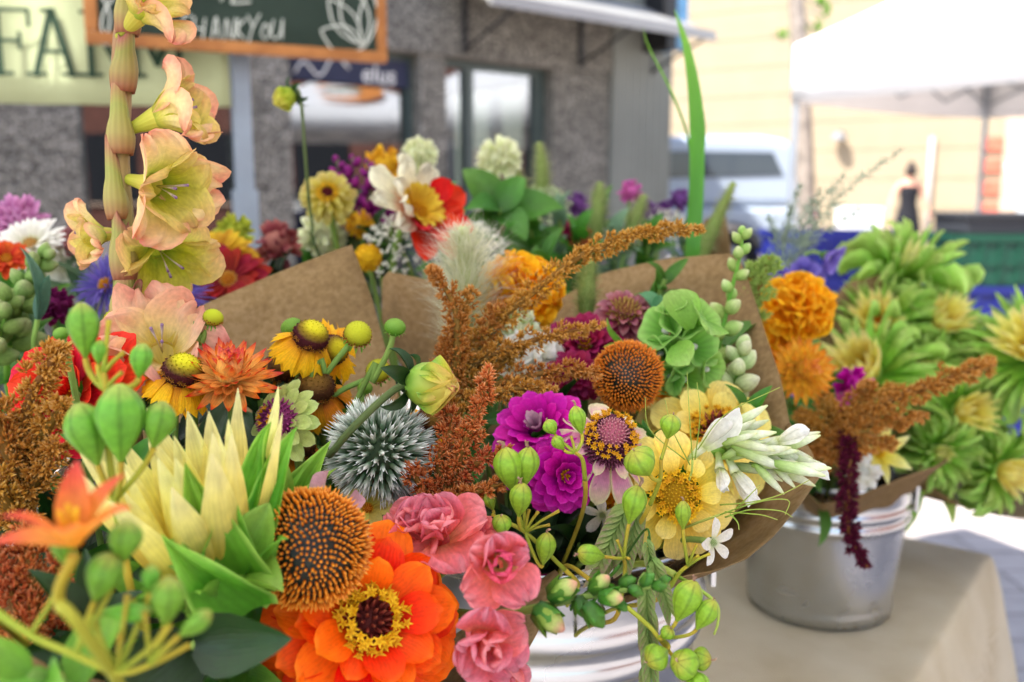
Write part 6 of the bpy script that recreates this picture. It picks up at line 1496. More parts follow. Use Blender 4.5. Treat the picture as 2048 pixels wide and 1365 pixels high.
# sea oats
M_oat = petalmat('oat_scale', [(0, '#7a9a4c'), (.55, '#9aac64'), (1, '#a8867a')], .35, .5, vein=.15)
def sea_oats(label, bk, pts, spikelets, seed):
    rg = random.Random(seed); pp_ = smooth_path(am(*pts), 16); o0 = pp_[0]; root, H = start('sea_oats', label, 'grass', o0, pp_[1] - o0, bk, .0009, M_leaf)
    part(root, 'stalk', mesh('stalk', *tube([p - o0 for p in pp_], .0006, 5), M_leaf), Matrix.Translation(o0))
    ms = petals('scale', M_oat, 3, W_=.34, shape='point', nu=5, nv=2, cup=.4, bend=.1, base=.6)
    for (px, py, z, L_, ang, tw, wid) in spikelets:
        d = D(math.cos(rad(ang)), math.sin(rad(ang)), tw); LL = S(L_, z); c = P(px, py, z) - d * LL * .5; q = min(pp_, key=lambda v: (v - c).length)
        sk = part(root, 'spikelet', mesh('spikelet', *tube([p - q for p in bez(q, q.lerp(c, .5) + Vector((0, 0, .004)), c - d * LL * .2, c + d * LL * .9, 12)], .00035, 4), M_leaf), Matrix.Translation(q))
        nrm = (-FWD - d * (-FWD).dot(d)).normalized(); sd = d.cross(nrm)
        n = 9
        for k in range(n):
            for s in (-1, 1):
                f = (k + (.5 if s > 0 else 0)) / n; M = Matrix((sd, d, nrm)).transposed().to_4x4()
                part(sk, 'scale', rg.choice(ms), Matrix.Translation(c + d * LL * .82 * f + sd * s * LL * .012) @ M @ RZ(-s * rad(lerp(22, 12, f) * wid)) @ RY(s * .35) @ SC(LL * .30 * wid, LL * .30, LL * .3))
sea_oats('flat green and purple sea oats hanging over the bucket hoops', 2, [(1240, 1130, .46), (1290, 1060, .455), (1300, 1090, .445), (1296, 1180, .435)], [(1292, 1215, .430, 150, -92, .1, 1), (1298, 1300, .428, 170, -88, .1, .9), (1325, 1180, .436, 130, -72, .1, 1.1), (1302, 1130, .442, 100, -80, .1, 1), (1288, 1380, .43, 100, -92, .1, .9)], 3)
sea_oats('broad flat sea oats in the dark gap beside the lily pods', 2, [(1200, 1180, .475), (1230, 1090, .47), (1250, 1030, .465)], [(1222, 1075, .462, 150, -118, .1, 1.5), (1258, 1090, .465, 130, -105, .1, 1.4), (1210, 1130, .468, 110, -125, .1, 1.4), (1275, 1060, .468, 110, -95, .1, 1.1)], 4)
# thread-like tendrils
def threads(label, bk, lines, r, mat, seed=1, name='tendril_spray'):
    rg = random.Random(seed); p0 = P(*lines[0][0]); root, H = start(name, label, 'foliage', p0, P(*lines[0][1]) - p0, bk, r * 1.6, mat)
    for l in lines:
        pp_ = smooth_path(am(*l), 14); part(root, 'thread', mesh('thread', *tube([p - pp_[0] for p in pp_], [r * (1 - .5 * i / 14) for i in range(15)], 5), mat), Matrix.Translation(pp_[0]))
M_thr = petalmat('thread_green', [(0, '#8aa83c'), (1, '#b3c05c')], .2, .5, vein=0)
threads('thin curling green love-in-a-mist threads below the tuberose', 2, [[(1440, 1030, .475), (1490, 1012, .47), (1540, 1000, .468), (1578, 1002, .468), (1570, 1030, .468)], [(1450, 1035, .475), (1500, 1020, .468), (1560, 1022, .466), (1585, 1035, .466)], [(1440, 1010, .475), (1500, 1005, .465), (1560, 990, .462), (1620, 960, .46)], [(1460, 1028, .47), (1475, 1045, .468), (1478, 1060, .466)], [(1450, 1024, .475), (1520, 1030, .464), (1555, 1040, .462)], [(1470, 1020, .47), (1500, 990, .466), (1520, 970, .466)]], .00042, M_thr)
threads('fine upright yellow-green threads before the side-on yellow zinnia', 2, [[(1385, 920, .48), (1380, 850, .475), (1374, 745, .475)], [(1390, 920, .48), (1400, 830, .475), (1394, 765, .475)], [(1380, 930, .48), (1345, 860, .475), (1330, 800, .475)], [(1370, 920, .48), (1300, 860, .474), (1290, 795, .474)], [(1395, 900, .48), (1450, 830, .478), (1560, 775, .478)]], .00035, M_thr, 2)
threads('pale green stalk bent over the hooped bucket rim', 2, [[(1350, 1150, .46), (1400, 1180, .445), (1434, 1210, .44), (1436, 1245, .438), (1428, 1270, .437)]], .0011, M_thr, 3, 'bent_stalk')
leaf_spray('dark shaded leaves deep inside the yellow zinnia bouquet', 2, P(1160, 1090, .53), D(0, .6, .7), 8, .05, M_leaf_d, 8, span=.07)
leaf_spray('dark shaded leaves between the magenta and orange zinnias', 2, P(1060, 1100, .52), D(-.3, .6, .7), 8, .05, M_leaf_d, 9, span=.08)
leaf_spray('mid green leaves behind the bells of Ireland', 2, P(1420, 720, .66), D(.3, .8, .3), 8, .06, M_leaf, 10, span=.08)
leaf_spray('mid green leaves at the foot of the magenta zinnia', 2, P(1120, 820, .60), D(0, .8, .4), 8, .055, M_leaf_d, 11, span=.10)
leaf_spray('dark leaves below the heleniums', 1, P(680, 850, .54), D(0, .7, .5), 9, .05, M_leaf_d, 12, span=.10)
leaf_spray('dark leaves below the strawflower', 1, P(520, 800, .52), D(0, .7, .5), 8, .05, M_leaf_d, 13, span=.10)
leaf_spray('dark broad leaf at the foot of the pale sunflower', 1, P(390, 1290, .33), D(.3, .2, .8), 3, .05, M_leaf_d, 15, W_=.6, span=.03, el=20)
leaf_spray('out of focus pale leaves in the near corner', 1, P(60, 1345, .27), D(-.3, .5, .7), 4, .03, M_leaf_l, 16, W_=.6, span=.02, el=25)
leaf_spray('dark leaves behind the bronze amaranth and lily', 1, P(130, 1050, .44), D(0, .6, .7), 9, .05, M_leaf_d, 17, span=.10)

# ================================================================== right-hand bouquet (bucket 3)
marigold('orange marigold by the purple balloon flowers', P(1595, 616, .79), D(-.1, .6, .8), S(78, .79), 3, seed=14)
marigold('orange marigold half covered by the golden strawflower', P(1560, 690, .80), D(-.2, .3, .9), S(52, .80), 3, seed=15, n=70)
M_str2 = petalmat('strawflower_gold', [(0, '#f0cf5c'), (.5, '#efbc3c'), (.8, '#e89a24'), (1, '#d2701c')], .3, .35, vein=.14, vfreq=22, spec=.5)
strawflower('golden strawflower below the orange marigold', P(1612, 740, .75), D(.2, .2, .95), S(68, .75), 3, M_str2, seed=5)
amaranth('bronze amaranth spray with one long branch reaching right', 3, [(am((1640, 910, .76), (1690, 860, .745), (1760, 810, .735), (1850, 775, .73), (1930, 745, .725), (1988, 722, .72)), .0150, .0075), (am((1650, 890, .76), (1690, 830, .75), (1730, 790, .745), (1735, 765, .745)), .014, .007),
    (am((1650, 900, .75), (1740, 860, .735), (1800, 840, .73), (1850, 832, .73)), .012, .006), (am((1640, 910, .75), (1720, 890, .735), (1790, 885, .73)), .012, .006), (am((1650, 900, .76), (1620, 850, .755), (1600, 820, .755)), .014, .008), (am((1660, 880, .76), (1660, 820, .755), (1650, 790, .75)), .013, .008), (am((1640, 920, .75), (1680, 905, .74), (1730, 910, .735)), .012, .006), (am((1680, 870, .75), (1770, 800, .745), (1780, 770, .745)), .012, .006)], M_ama, seed=18, gs=.0026, dens=.75)
amaranth('burgundy love-lies-bleeding tassel drooping over the bucket', 3, [(am((1700, 880, .74), (1700, 920, .725), (1698, 980, .72), (1695, 1040, .718), (1705, 1085, .718), (1735, 1135, .718)), .0105, .0055)], M_burg, seed=19, gs=.0026, dens=1.1)
for k, (px, py, z, R, ax, mat_, lab) in enumerate(((1708, 770, .80, 36, (.2, .5, .8), M_mag, 'magenta floret behind the bronze amaranth spray'), (1725, 945, .78, 34, (.3, .2, .9), M_white_p, 'white floret beside the burgundy tassel'), (1690, 815, .79, 30, (0, .5, .8), petalmat('hot_pink', [(0, '#a0205c'), (1, '#d860a0')], .3), 'hot pink floret in the bronze amaranth'))):
    pompom(lab, P(px, py, z), D(*ax), S(R, z), 3, mat_, n=26, seed=70 + k, name='ruffled_floret', W_=.8, L_=.7)
daisy('pale yellow lily-like flower low beside the white floret', P(1755, 905, .82), D(.4, .0, .9), S(72, .82), 3, M_sunp, n=6, rows=1, shape='point', W_=.42, el=35, seed=71, name='pale_lily', dr=.12)
M_ball = petalmat('balloon_purple', [(0, '#463c88'), (.5, '#6e5cb4'), (1, '#9080cc')], .35, .55, vein=.12)
for k, (px, py, R, ax) in enumerate(((1650, 512, 46, (.6, -.5, .5)), (1605, 548, 38, (-.2, .2, .9)), (1560, 556, 30, (-.3, .3, .8)), (1625, 560, 30, (.2, -.2, .9)))):
    daisy(['nodding purple balloon flower, the one highest over the marigold', 'purple balloon flower between the nodding one and the marigold', 'purple balloon flower nearest the celosia plume', 'small purple balloon flower touching the marigold'][k], P(px, py, .93), D(*ax), S(R, .93), 3, M_ball, n=5, rows=1, shape='wide', W_=.9, el=38, seed=80 + k, name='balloon_flower', dr=.15, discm=M_wbud)
M_art = petalmat('artemisia', [(0, '#8aa084'), (1, '#bccab4')], .25, .7, vein=0)
def artemisia():
    rg = random.Random(3); p0 = P(1560, 560, 1.0); root, H = start('artemisia_spray', 'wispy grey-green artemisia spray leaning right over the crates', 'foliage', p0, D(.3, .9, 0), 3, .0018, M_art)
    lf = petals('leaflet', M_art, 2, W_=.22, shape='strap', nu=3, nv=1)
    for tx, ty, n in ((1800, 300, 34), (1690, 350, 26), (1640, 380, 26), (1600, 370, 24), (1580, 420, 20), (1720, 420, 22), (1660, 430, 22), (1540, 430, 18)):
        z = 1.0 + rg.uniform(-.04, .04); pts = smooth_path([p0, P(lerp(1560, tx, .45), lerp(560, ty, .6), z), P(tx, ty, z)], 14)
        br = part(root, 'branch', mesh('branch', *tube([p - p0 for p in pts], [lerp(.0012, .0004, i / 14) for i in range(15)], 4), M_art), Matrix.Translation(p0))
        b = MB(); 
        for q in range(n * 3):
            u = rg.uniform(.25, 1); i = min(13, int(u * 14)); p = pts[i].lerp(pts[i + 1], u * 14 - i); t = (pts[i + 1] - pts[i]).normalized(); o = t.orthogonal(); d = (Matrix.Rotation(rg.random() * 6.28, 3, t) @ o.normalized() + t * .8).normalized()
            L_ = lerp(.022, .006, u) * rg.uniform(.6, 1.2); V, F, A = spike(L_, .0007, 3); b.add(xf(V, frame(p - p0, d)), F, A)
        part(br, 'leaflets', b.mesh('leaflets', M_art), Matrix.Translation(p0), kind='stuff')
artemisia()
leaf_spray('mid green leaves under the golden strawflower', 3, P(1660, 800, .84), D(.2, .7, .5), 10, .07, M_leaf, 20, span=.1)
leaf_spray('green leaf hanging below the paper collar onto the steel bucket', 3, P(1640, 1010, .84), D(.3, -.2, .9), 2, .05, M_leaf, 21, span=.02, el=20)

# ================================================================== sunflower buds at the right (bucket 4)
SF = [(1815, 535, 1.14, 100, (.15, .75, .5), 14, 'spiky green sunflower bud topping the bouquet', 'g'), (1755, 640, 1.08, 92, (-.4, .45, .7), 20, 'lemon sunflower with loose rays under the topmost green bud', 'y'), (1885, 640, 1.08, 84, (.2, .4, .8), 18, 'lemon sunflower facing out beside the one with loose rays', 'y'),
      (1725, 735, 1.0, 110, (-.6, .5, .55), 22, 'pale sunflower seen side-on above the amaranth branch', 'y'), (1850, 735, 1.05, 70, (.1, .3, .9), 10, 'green sunflower bud in the middle of the bouquet', 'g'), (1935, 825, 1.0, 84, (.25, .15, .95), 18, 'lemon sunflower with dark eye above the paper collar', 'y'),
      (1990, 735, 1.06, 74, (.5, .3, .7), 10, 'green sunflower bud at the outer side of the bouquet', 'g'), (1880, 905, .98, 62, (.1, -.1, .95), 8, 'green sunflower bud resting on the paper collar', 'g'), (2015, 945, 1.0, 74, (.4, -.2, .85), 16, 'lemon sunflower drooping over the paper collar', 'y'), (2070, 690, .98, 120, (-.5, .4, .6), 20, 'pale sunflower at the outer edge with upright rays', 'y'), (1950, 900, 1.03, 60, (.2, -.1, .95), 8, 'small green sunflower bud beneath the dark-eyed one', 'g'), (1790, 830, 1.04, 60, (-.1, .2, .95), 8, 'green sunflower bud behind the long amaranth branch', 'g')]
M_shag = petalmat('shaggy_bract', [(0, '#68a42c'), (.4, '#94c844'), (1, '#d2ea88')], .4, .6, vein=.08, var=.14)
M_budray = petalmat('bud_ray', [(0, '#a8c850'), (.5, '#dfe27c'), (1, '#f0ecA0')], .4)
for k, (px, py, z, R, ax, n, lab, kd) in enumerate(SF):
    g = kd == 'g'
    root, H = sunflower(lab, P(px, py, z), D(*ax), S(R * (.82 if not g else .7), z), 4, npet=n + 14, nbr=26, open_=58 if not g else 74, brL=1.25 if not g else 1.6, brW=.13, brshape='point', bel=22 if not g else 46, brn2=28, seed=100 + k, mat=M_sunp2 if not g else M_budray, bmat=M_shag, W_=.24, ruf=.09, disc=not g)
    rg = random.Random(700 + k); Rm = S(R, z)
    ms = petals('bract', M_shag, 5, W_=.10, shape='point', nu=9, nv=2, cup=.2, bend=-.5, tip=-1.6, ruf=.2, rk=2, base=.8)
    ring(root, H, ms, 40, Rm * .2, -Rm * .1, Rm * 1.25, 30 if g else 6, rg, name='bract', ej=30, wj=.25, aj=.5); ring(root, H, ms, 22, Rm * .16, -Rm * .16, Rm * 1.2, -25, rg, name='bract', ej=28, wj=.25, aj=.5)
for k, (px, py, z) in enumerate(((1830, 700, 1.12), (1960, 780, 1.1), (1900, 930, 1.02), (1760, 780, 1.1), (1860, 850, 1.06))):
    leaf_spray(['green leaves between the upper sunflowers', 'green leaves behind the dark-eyed sunflower', 'green leaves spilling onto the paper collar', 'green leaves behind the side-on pale sunflower', 'green leaves at the heart of the sunflower bouquet'][k], 4, P(px, py, z), D(.2, .2, .9), 12, .085, M_shag, 120 + k, span=.06, el=25, W_=.24, ruf=.06)

# ================================================================== back row, middle (buckets 5 and 6)
M_cd = petalmat('dahlia_cream_streak', [(0, '#c03a28'), (.25, '#e0a080'), (.5, '#efe6c4'), (1, '#f1ecd2')], .38, .5, vein=.1)
M_rd = petalmat('dahlia_scarlet', [(0, '#a80f0c'), (.6, '#d01a10'), (1, '#dc2416')], .3, .45, vein=.1)
def collarette():
    rg = random.Random(6); pos = P(832, 425, .80); ax = D(.62, .42, .66); root, H = start('collarette_dahlia', 'red and cream collarette dahlia with a yellow heart', 'flower', pos - ax * .01, ax, 5, .003)
    H = frame(pos, ax)
    wp = petals('cream_petal', M_cd, 4, W_=.44, shape='spoon', nu=9, nv=6, cup=.15, bend=.2, ruf=.13, rk=5, base=.4); rp = petals('red_petal', M_rd, 4, W_=.55, shape='spoon', nu=8, nv=5, cup=.2, bend=.1, ruf=.04, base=.4)
    R = S(118, .8); RGT = ax.cross(UP)
    for k in range(18):
        a = k * 6.283 / 9 + (.35 if k > 8 else 0); d = (H.to_3x3() @ Vector((-math.sin(a), math.cos(a), 0)))
        red = d.dot(RIGHT) * .9 - .35 * d.dot(UP) > .12
        part(root, 'red_petal' if red else 'cream_petal', rg.choice(rp if red else wp), H @ RZ(a) @ T(0, R * .12, 0) @ RX(rad((8 if k < 9 else 26) + rg.uniform(-10, 10))) @ SC(R * (.95 if k < 9 else .78)))
    ring(root, H, petals('collar_petal', petalmat('collar_yellow', [(0, '#d39a10'), (1, '#eed34a')], .35), 3, W_=.4, shape='spoon', nu=6, nv=4, ruf=.08), 16, R * .1, R * .05, R * .42, 42, rg, name='collar_petal', ej=12)
    cone_scales(root, H, R * .2, R * .14, 70, 0, 1.5, R * .1, R * .02, M_gold)
    part(root, 'calyx', mesh('calyx', *ellip(R * .2, R * .16, 6, 12), M_leaf), H @ T(0, 0, -R * .1))
collarette()
M_pyel = petalmat('faded_yellow', [(0, '#a89020'), (.5, '#d0bc4a'), (1, '#dfd48a')], .35, .6)
zinnia('faded yellow shaggy zinnia under the nodding bud', P(655, 388, .85), D(.15, .25, .95), S(62, .85), 5, M_pyel, rows=4, n0=14, W_=.42, el1=30, heart='gold', seed=41, hole=.34, cupf=.5, ruf=.1)
dahlia_bud('nodding yellow-green dahlia bud on a tall bare stem', P(580, 192, .80), D(-.75, -.45, .3), S(26, .80), 5, [P(660, 560, .84), P(625, 450, .82), P(612, 330, .805), P(604, 220, .80), P(596, 182, .80), P(584, 186, .80)], petalmat('dahlia_bud_lime', [(0, '#6aa030'), (.6, '#b8c23c'), (1, '#d6c95c')], .3), 8)
pompom('mustard yellow craspedia ball beside the brown paper', P(736, 516, .775), D(0, .5, .8), S(40, .775), 5, petalmat('craspedia', [(0, '#b07a0c'), (1, '#e6b820')], .15), n=260, seed=8, name='craspedia_ball', W_=.35, L_=.28, bend=.1)
M_cream_p = petalmat('pompom_cream', [(0, '#b9c878'), (.5, '#e2e6b4'), (1, '#eef0d0')], .4, .5)
pompom('pale lemon pompom dahlia behind the red and cream one', P(838, 312, 1.0), D(0, .5, .8), S(42, 1.0), 5, M_cream_p, n=110, seed=9)
pompom('pale lemon pompom dahlia standing clear of the others by the window', P(998, 318, 1.0), D(.1, .5, .8), S(50, 1.0), 6, M_cream_p, n=120, seed=10)
pompom('pale green-cream pompom dahlia below the faded zinnia', P(645, 470, .92), D(0, .4, .9), S(56, .92), 5, M_cream_p, n=110, seed=11)
M_plume = petalmat('magenta_spike', [(0, '#5c0a4c'), (1, '#9a2a84')], .3, .6)
for k, (px, py) in enumerate(((675, 340), (705, 335), (735, 345), (760, 360), (690, 365))):
    budspike(['outermost magenta spike by the faded yellow zinnia', 'magenta spike second from the faded yellow zinnia', 'magenta spike in the middle of its cluster', 'magenta spike leaning on the cream dahlia petals', 'short magenta spike in front of its cluster'][k], 5, [(715 + (px - 715) * .3, 480, .93), (px + 5, 400, .93), (px, py - 20, .93)], 12, 42, 20, M_plume, 200 + k, name='magenta_spike', smat=M_stem_d)
def umbel(label, pos, axis, R, bk, seed, mat=None, n=46):
    rg = random.Random(seed); axis = Vector(axis).normalized(); root, H = start('lace_flower', label, 'flower', pos - axis * R * .8, axis, bk, .0016); H = frame(pos, axis); sp_ = MB(); fl = MB()
    for k in range(n):
        r = R * math.sqrt((k + .5) / n); a = k * 2.4; c = Vector((r * math.cos(a), r * math.sin(a), -r * r / R * .35)); sp_.add(*tube([(0, 0, -R * .8), c * .6 + Vector((0, 0, -R * .2)), c], .0005, 4))
        for q in range(9):
            p = c + Vector((rg.gauss(0, 1), rg.gauss(0, 1), rg.gauss(0, .4))) * R * .06; V, F, A = star_floret(R * .05, R * .03, rg); fl.add(xf(V, frame(p, (rg.gauss(0, .3), rg.gauss(0, .3), 1), rg.random() * 6)), F, A)
    part(root, 'rays', sp_.mesh('rays', M_leaf), H); part(root, 'florets', fl.mesh('florets', mat or M_white_p, smooth=False), H, kind='stuff')
umbel('white lace flower behind the feathery grass', P(935, 485, .86), D(.1, .55, .8), S(82, .86), 5, 3)
umbel('white lace flower in front of the red and cream dahlia', P(780, 480, .82), D(-.3, .3, .9), S(70, .82), 5, 4, n=34)
umbel('white lace flower beside the blades of grass', P(1330, 440, 1.05), D(.1, .6, .7), S(60, 1.05), 6, 5)
umbel('greenish lace flower below the lone pompom dahlia', P(1090, 395, 1.08), D(.1, .6, .7), S(60, 1.08), 6, 6, M_wbud)
leaf_spray('broad bright green leaves below the lone pompom dahlia', 6, P(1000, 420, .93), D(.1, .5, .8), 7, .062, M_leaf, 30, W_=.62, span=.02, el=12)
for k, (px, py, z, m_) in enumerate(((1060, 450, .98, M_leaf), (1120, 430, 1.0, M_leaf_g), (1160, 470, .95, M_leaf), (1010, 500, .92, M_leaf), (1230, 480, 1.0, M_leaf_g), (700, 430, .92, M_leaf_d), (750, 470, .9, M_leaf_d), (620, 520, .92, M_leaf), (1300, 480, 1.0, M_leaf), (1370, 480, 1.02, M_leaf_g), (560, 560, .86, M_leaf_d), (1200, 430, 1.1, M_leaf), (880, 420, .95, M_leaf), (1090, 520, .9, M_leaf))):
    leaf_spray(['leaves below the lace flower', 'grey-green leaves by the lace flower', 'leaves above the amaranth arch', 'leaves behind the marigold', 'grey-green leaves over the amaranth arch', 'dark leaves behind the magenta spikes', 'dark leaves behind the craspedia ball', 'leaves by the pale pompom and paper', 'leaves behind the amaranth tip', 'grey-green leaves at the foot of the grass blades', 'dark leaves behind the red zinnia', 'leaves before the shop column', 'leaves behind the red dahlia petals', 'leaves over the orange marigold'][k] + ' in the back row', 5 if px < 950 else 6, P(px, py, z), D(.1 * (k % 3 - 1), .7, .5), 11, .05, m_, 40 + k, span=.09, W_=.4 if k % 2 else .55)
M_fox2 = petalmat('foxtail_pale', [(0, '#7a8a4a'), (.5, '#a9b078'), (1, '#cfcaa0')], .3, .6, vein=0)
for k, (pts, lab) in enumerate((([(1385, 560, .98), (1420, 470, .97), (1468, 365, .96)], 'fat foxtail head leaning right beside the blades of grass'), ([(1190, 500, 1.02), (1195, 430, 1.02), (1200, 365, 1.02)], 'pale foxtail head upright before the shop column'), ([(1060, 470, 1.05), (1050, 400, 1.05), (1030, 335, 1.05)], 'green foxtail head leaning at the lone pompom dahlia'), ([(1080, 420, 1.1), (1085, 350, 1.1), (1078, 285, 1.1)], 'thin foxtail head by the window frame'), ([(1250, 500, 1.0), (1265, 450, 1.0), (1290, 390, 1.0)], 'soft pale foxtail head over the amaranth arch'))):
    bristle_head('foxtail_grass', lab, 'grass', 6, am(*pts), .010, .015, 1000, .00022, M_fox2, M_fox_c, seed=50 + k, core=.75)
M_blade = petalmat('grass_blade', [(0, '#3f7a24'), (.5, '#5a9a2c'), (1, '#7aae3c')], .4, .4, vein=.14, vfreq=40, spec=.4)
def blade(label, bk, pts, w_, seed):
    rg = random.Random(seed); pp_ = smooth_path(am(*pts), 26); ft = foot(bk, pp_[0]); pp_ = bez(ft, ft.lerp(pp_[0], .5), pp_[0] + (pp_[0] - pp_[1]) * 3, pp_[0], 8)[:-1] + pp_
    root = thing('grass_blade', label, 'grass', ft, 'iris-like blades'); V = []; F = []; A = []; n = len(pp_)
    for i, p in enumerate(pp_):
        t = (pp_[min(i + 1, n - 1)] - pp_[max(0, i - 1)]).normalized(); sd = t.cross(-FWD).normalized(); nn = sd.cross(t); u = i / (n - 1); w2 = w_ * min(1, (1 - u) / .38 + .02) ** .8
        for s in (-1, 0, 1): V.append(p + sd * s * w2 + nn * abs(s) * w2 * .25 - ft); A.append((u, (s + 1) / 2, .5))
    for i in range(n - 1):
        for s in range(2): k = i * 3 + s; F.append((k, k + 1, k + 4, k + 3))
    part(root, 'blade', mesh('blade', V, F, M_blade, A), Matrix.Translation(ft))
    part(root, 'sheath', mesh('sheath', *tube([p - ft for p in pp_[:5]], .0025, 6), M_leaf), Matrix.Translation(ft))
blade('tallest broad grass blade rising past the shop corner', 6, [(1385, 500, .90), (1392, 380, .90), (1392, 230, .90), (1376, 110, .90), (1350, 20, .90)], S(15, .9), 1)
blade('second broad grass blade pressed against the tallest one', 6, [(1380, 500, .905), (1385, 400, .905), (1402, 280, .905), (1398, 200, .905), (1382, 110, .905)], S(9, .9), 2)
blade('hair-thin arching grass blade left of the broad ones', 6, [(1388, 480, .91), (1380, 300, .91), (1345, 190, .91), (1300, 100, .91), (1285, 55, .91)], S(2.6, .9), 3)
M_pur = petalmat('purple_filler', [(0, '#4a2a5c'), (1, '#7a4a90')], .3, .6); M_pkf = petalmat('pink_filler', [(0, '#9a3a7a'), (1, '#cf6ab0')], .3, .6)
for k, (px, py, z, R, m_, lab) in enumerate(((1262, 385, 1.06, 26, M_pkf, 'small pink-purple floret by the shop corner'), (1285, 420, 1.06, 24, M_pur, 'small dark purple floret beneath the pink-purple one'), (1325, 425, 1.08, 24, M_pur, 'dark purple floret beside the white lace flower'), (1360, 400, 1.08, 24, M_pur, 'dark purple floret right by the grass blades'), (1155, 410, 1.1, 26, M_pur, 'dark purple floret before the pebble column'), (1150, 465, .98, 30, M_cer, 'cerise floret above the amaranth arch'), (1165, 480, .96, 26, petalmat('ochre_red', [(0, '#8a2a20'), (1, '#c06a3a')], .3), 'rust red floret above the amaranth arch'), (770, 330, .95, 40, petalmat('amber', [(0, '#b8780c'), (1, '#e6b42a')], .35), 'amber yellow bloom behind the cream dahlia petals'), (720, 450, .9, 30, petalmat('amber', [(0, '#b8780c'), (1, '#e6b42a')], .35), 'amber yellow floret deep among the magenta spikes'), (760, 420, .93, 30, M_plume, 'plum floret behind the cream dahlia petals'), (555, 490, .86, 50, petalmat('maroon_pink', [(0, '#5c1a20'), (.6, '#8a3c40'), (1, '#a86a62')], .3), 'dusty maroon bloom beside the dark red zinnia'), (470, 468, .9, 40, petalmat('chartreuse', [(0, '#7a8a1c'), (1, '#bcc040')], .3), 'chartreuse bloom above the dark red zinnia'))):
    pompom(lab, P(px, py, z), D(0, .5, .85), S(R, z), 5 if px < 950 else 6, m_, n=34, seed=300 + k, name='ruffled_floret', W_=.6, L_=.62)
M_dr = petalmat('zinnia_dark_red', [(0, '#caa05c'), (.16, '#7a0c14'), (.6, '#8c0d14'), (1, '#a01420')], .3, .5)
daisy('dark red zinnia with creamy eye behind the brown paper', P(458, 562, .76), D(.05, .42, .9), S(88, .76), 7, M_dr, n=16, rows=3, shape='spoon', W_=.42, el=-6, seed=16, name='zinnia_flower', dr=.2, dh=.14)
daisy('golden yellow zinnia rim above the dark red zinnia', P(440, 512, .82), D(.05, .7, .7), S(78, .82), 7, petalmat('zinnia_gold', [(0, '#a86a0c'), (1, '#d6b02c')], .3), n=16, rows=3, shape='spoon', W_=.4, el=-6, seed=17, name='zinnia_flower', dr=.2, dh=.14)

# ================================================================== back row, left (bucket 7)
M_ast = petalmat('aster_violet', [(0, '#4c3a90'), (.5, '#7060b8'), (1, '#9484d4')], .35, .55)
daisy('violet thread-petalled aster behind the gladiolus stalk', P(345, 592, .66), D(.1, .5, .8), S(86, .66), 7, M_ast, n=46, rows=3, shape='point', W_=.07, el=12, seed=18, name='aster_flower', dr=.18, bend=-.3, ruf=.05)
daisy('violet thread-petalled aster beside the grey leaf', P(215, 572, .68), D(-.4, .4, .8), S(78, .68), 7, M_ast, n=40, rows=3, shape='point', W_=.07, el=14, seed=19, name='aster_flower', dr=.18, bend=-.3, ruf=.05)
M_fpk = petalmat('fluffy_pink', [(0, '#a8508a'), (1, '#dca0cc')], .38, .6)
pompom('fluffy pink bloom in the back left corner', P(40, 445, .80), D(0, .5, .85), S(62, .80), 7, M_fpk, n=120, seed=20, name='scabiosa_bloom', W_=.4, L_=.5)
root, H = daisy('white daisy with a buff eye at the far left', P(62, 492, .74), D(.0, .6, .8), S(72, .74), 7, M_white_p, n=26, rows=3, shape='spoon', W_=.24, el=8, seed=21, dr=.24, discm=petalmat('buff', [(0, '#a87a3a'), (1, '#d8b26a')], .1))
daisy('orange-red small zinnia in front of the white daisy', P(14, 520, .70), D(.2, .5, .8), S(48, .70), 7, petalmat('orange_red', [(0, '#a8280c'), (1, '#e0602a')], .3), n=14, rows=3, shape='spoon', W_=.4, el=8, seed=22, name='zinnia_flower')
pompom('white ruffled bloom below the daisy', P(110, 515, .78), D(.2, .4, .9), S(50, .78), 7, M_white_p, n=44, seed=23, name='lisianthus_flower', W_=.8, L_=.7)
daisy('faded rose petal bloom beside the gladiolus stalk', P(152, 490, .78), D(.2, .5, .8), S(46, .78), 7, petalmat('faded_rose', [(0, '#7a3a40'), (1, '#b07a78')], .35), n=7, rows=2, shape='wide', W_=.7, el=30, seed=24, name='rose_bloom')
budspike('green snapdragon bud spike crossing before the white daisy', 7, [(20, 690, .62), (40, 620, .62), (52, 560, .62), (95, 510, .62)], 16, 62, 34, petalmat('green_bud', [(0, '#6a8a3a'), (.6, '#8aa85a'), (1, '#a8b078')], .3), 25)
budspike('purple-tinged green bud spike at the far left edge', 7, [(-20, 720, .60), (0, 670, .60), (20, 600, .60)], 10, 60, 40, petalmat('green_bud', [(0, '#6a8a3a'), (.6, '#8aa85a'), (1, '#a8b078')], .3), 26)
leaf_spray('long grey-green arching leaf behind the red dahlia', 7, P(75, 640, .60), D(.35, .9, .2), 2, S(150, .6), petalmat('leaf_bluegrey', [(0, '#3f6650'), (1, '#5c8468')], .25, .45, spec=.4), 27, W_=.3, span=0, el=80)
pompom('dark magenta bloom below the arching leaf', P(112, 612, .66), D(.1, .3, .9), S(40, .66), 7, petalmat('dark_magenta', [(0, '#4a0a30'), (1, '#7c1c58')], .3), n=40, seed=28, name='ruffled_floret', W_=.7, L_=.6)
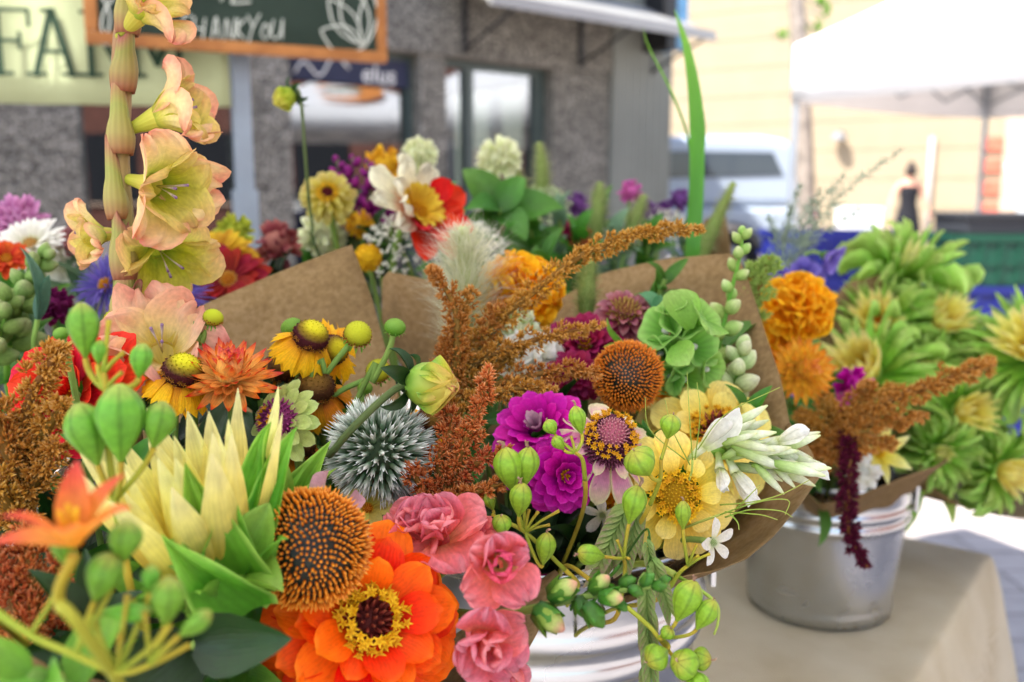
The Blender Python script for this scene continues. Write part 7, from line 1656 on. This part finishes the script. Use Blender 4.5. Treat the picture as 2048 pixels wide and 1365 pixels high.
for k, (px, py, z, m_) in enumerate(((30, 590, .72, M_leaf), (160, 560, .78, M_leaf_g), (300, 560, .78, M_leaf_d), (400, 600, .76, M_leaf_d), (90, 560, .8, M_leaf), (250, 620, .7, M_leaf_g), (500, 600, .8, M_leaf), (10, 660, .62, M_leaf), (380, 520, .88, M_leaf))):
    leaf_spray(['leaves under the white daisy', 'grey leaves behind the aster', 'dark leaves between the asters', 'dark leaves by the red zinnia', 'leaves under the faded rose bloom', 'grey-green leaves around the gladiolus foot', 'leaves behind the brown paper edge', 'leaves behind the red dahlia', 'leaves under the golden zinnia'][k] + ' at the back left', 7, P(px, py, z), D(.1 * (k % 3 - 1), .7, .5), 10, .05, m_, 400 + k, span=.08, W_=.45)

# ---- fine greenery that fills the gaps between the blooms
for k, (bk, px, py, z, m_, L_, lab) in enumerate((
    (1, 330, 1230, .36, M_bract, .040, 'green leaves around the low blurred pods'), (1, 440, 1220, .37, M_leaf, .045, 'green leaves under the curling sunflower bracts'), (1, 690, 960, .50, M_leaf, .04, 'green leaves below the main globe thistle'), (1, 640, 860, .52, M_leaf, .04, 'green leaves behind the lime zinnia'),
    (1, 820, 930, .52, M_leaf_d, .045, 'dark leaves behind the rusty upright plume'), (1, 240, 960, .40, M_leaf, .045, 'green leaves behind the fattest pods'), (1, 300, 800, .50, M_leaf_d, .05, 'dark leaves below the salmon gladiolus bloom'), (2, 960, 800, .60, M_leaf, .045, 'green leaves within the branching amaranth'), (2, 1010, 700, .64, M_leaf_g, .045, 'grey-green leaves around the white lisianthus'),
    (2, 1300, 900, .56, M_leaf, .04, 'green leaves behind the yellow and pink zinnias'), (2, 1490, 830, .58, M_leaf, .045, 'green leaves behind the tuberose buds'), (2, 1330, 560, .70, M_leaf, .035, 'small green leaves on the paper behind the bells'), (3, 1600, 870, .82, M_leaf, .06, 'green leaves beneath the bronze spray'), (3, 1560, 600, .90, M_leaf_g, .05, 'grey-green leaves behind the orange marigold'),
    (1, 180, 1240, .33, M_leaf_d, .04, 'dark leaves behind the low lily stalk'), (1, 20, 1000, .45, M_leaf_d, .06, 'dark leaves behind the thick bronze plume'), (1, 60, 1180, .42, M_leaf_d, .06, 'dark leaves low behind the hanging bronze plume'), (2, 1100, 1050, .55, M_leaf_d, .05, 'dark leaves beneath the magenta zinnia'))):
    leaf_spray(lab, bk, P(px, py, z), D(.15 * (k % 3 - 1), .6, .7), 12, L_, m_, 500 + k, span=.07, W_=.34, el=35)
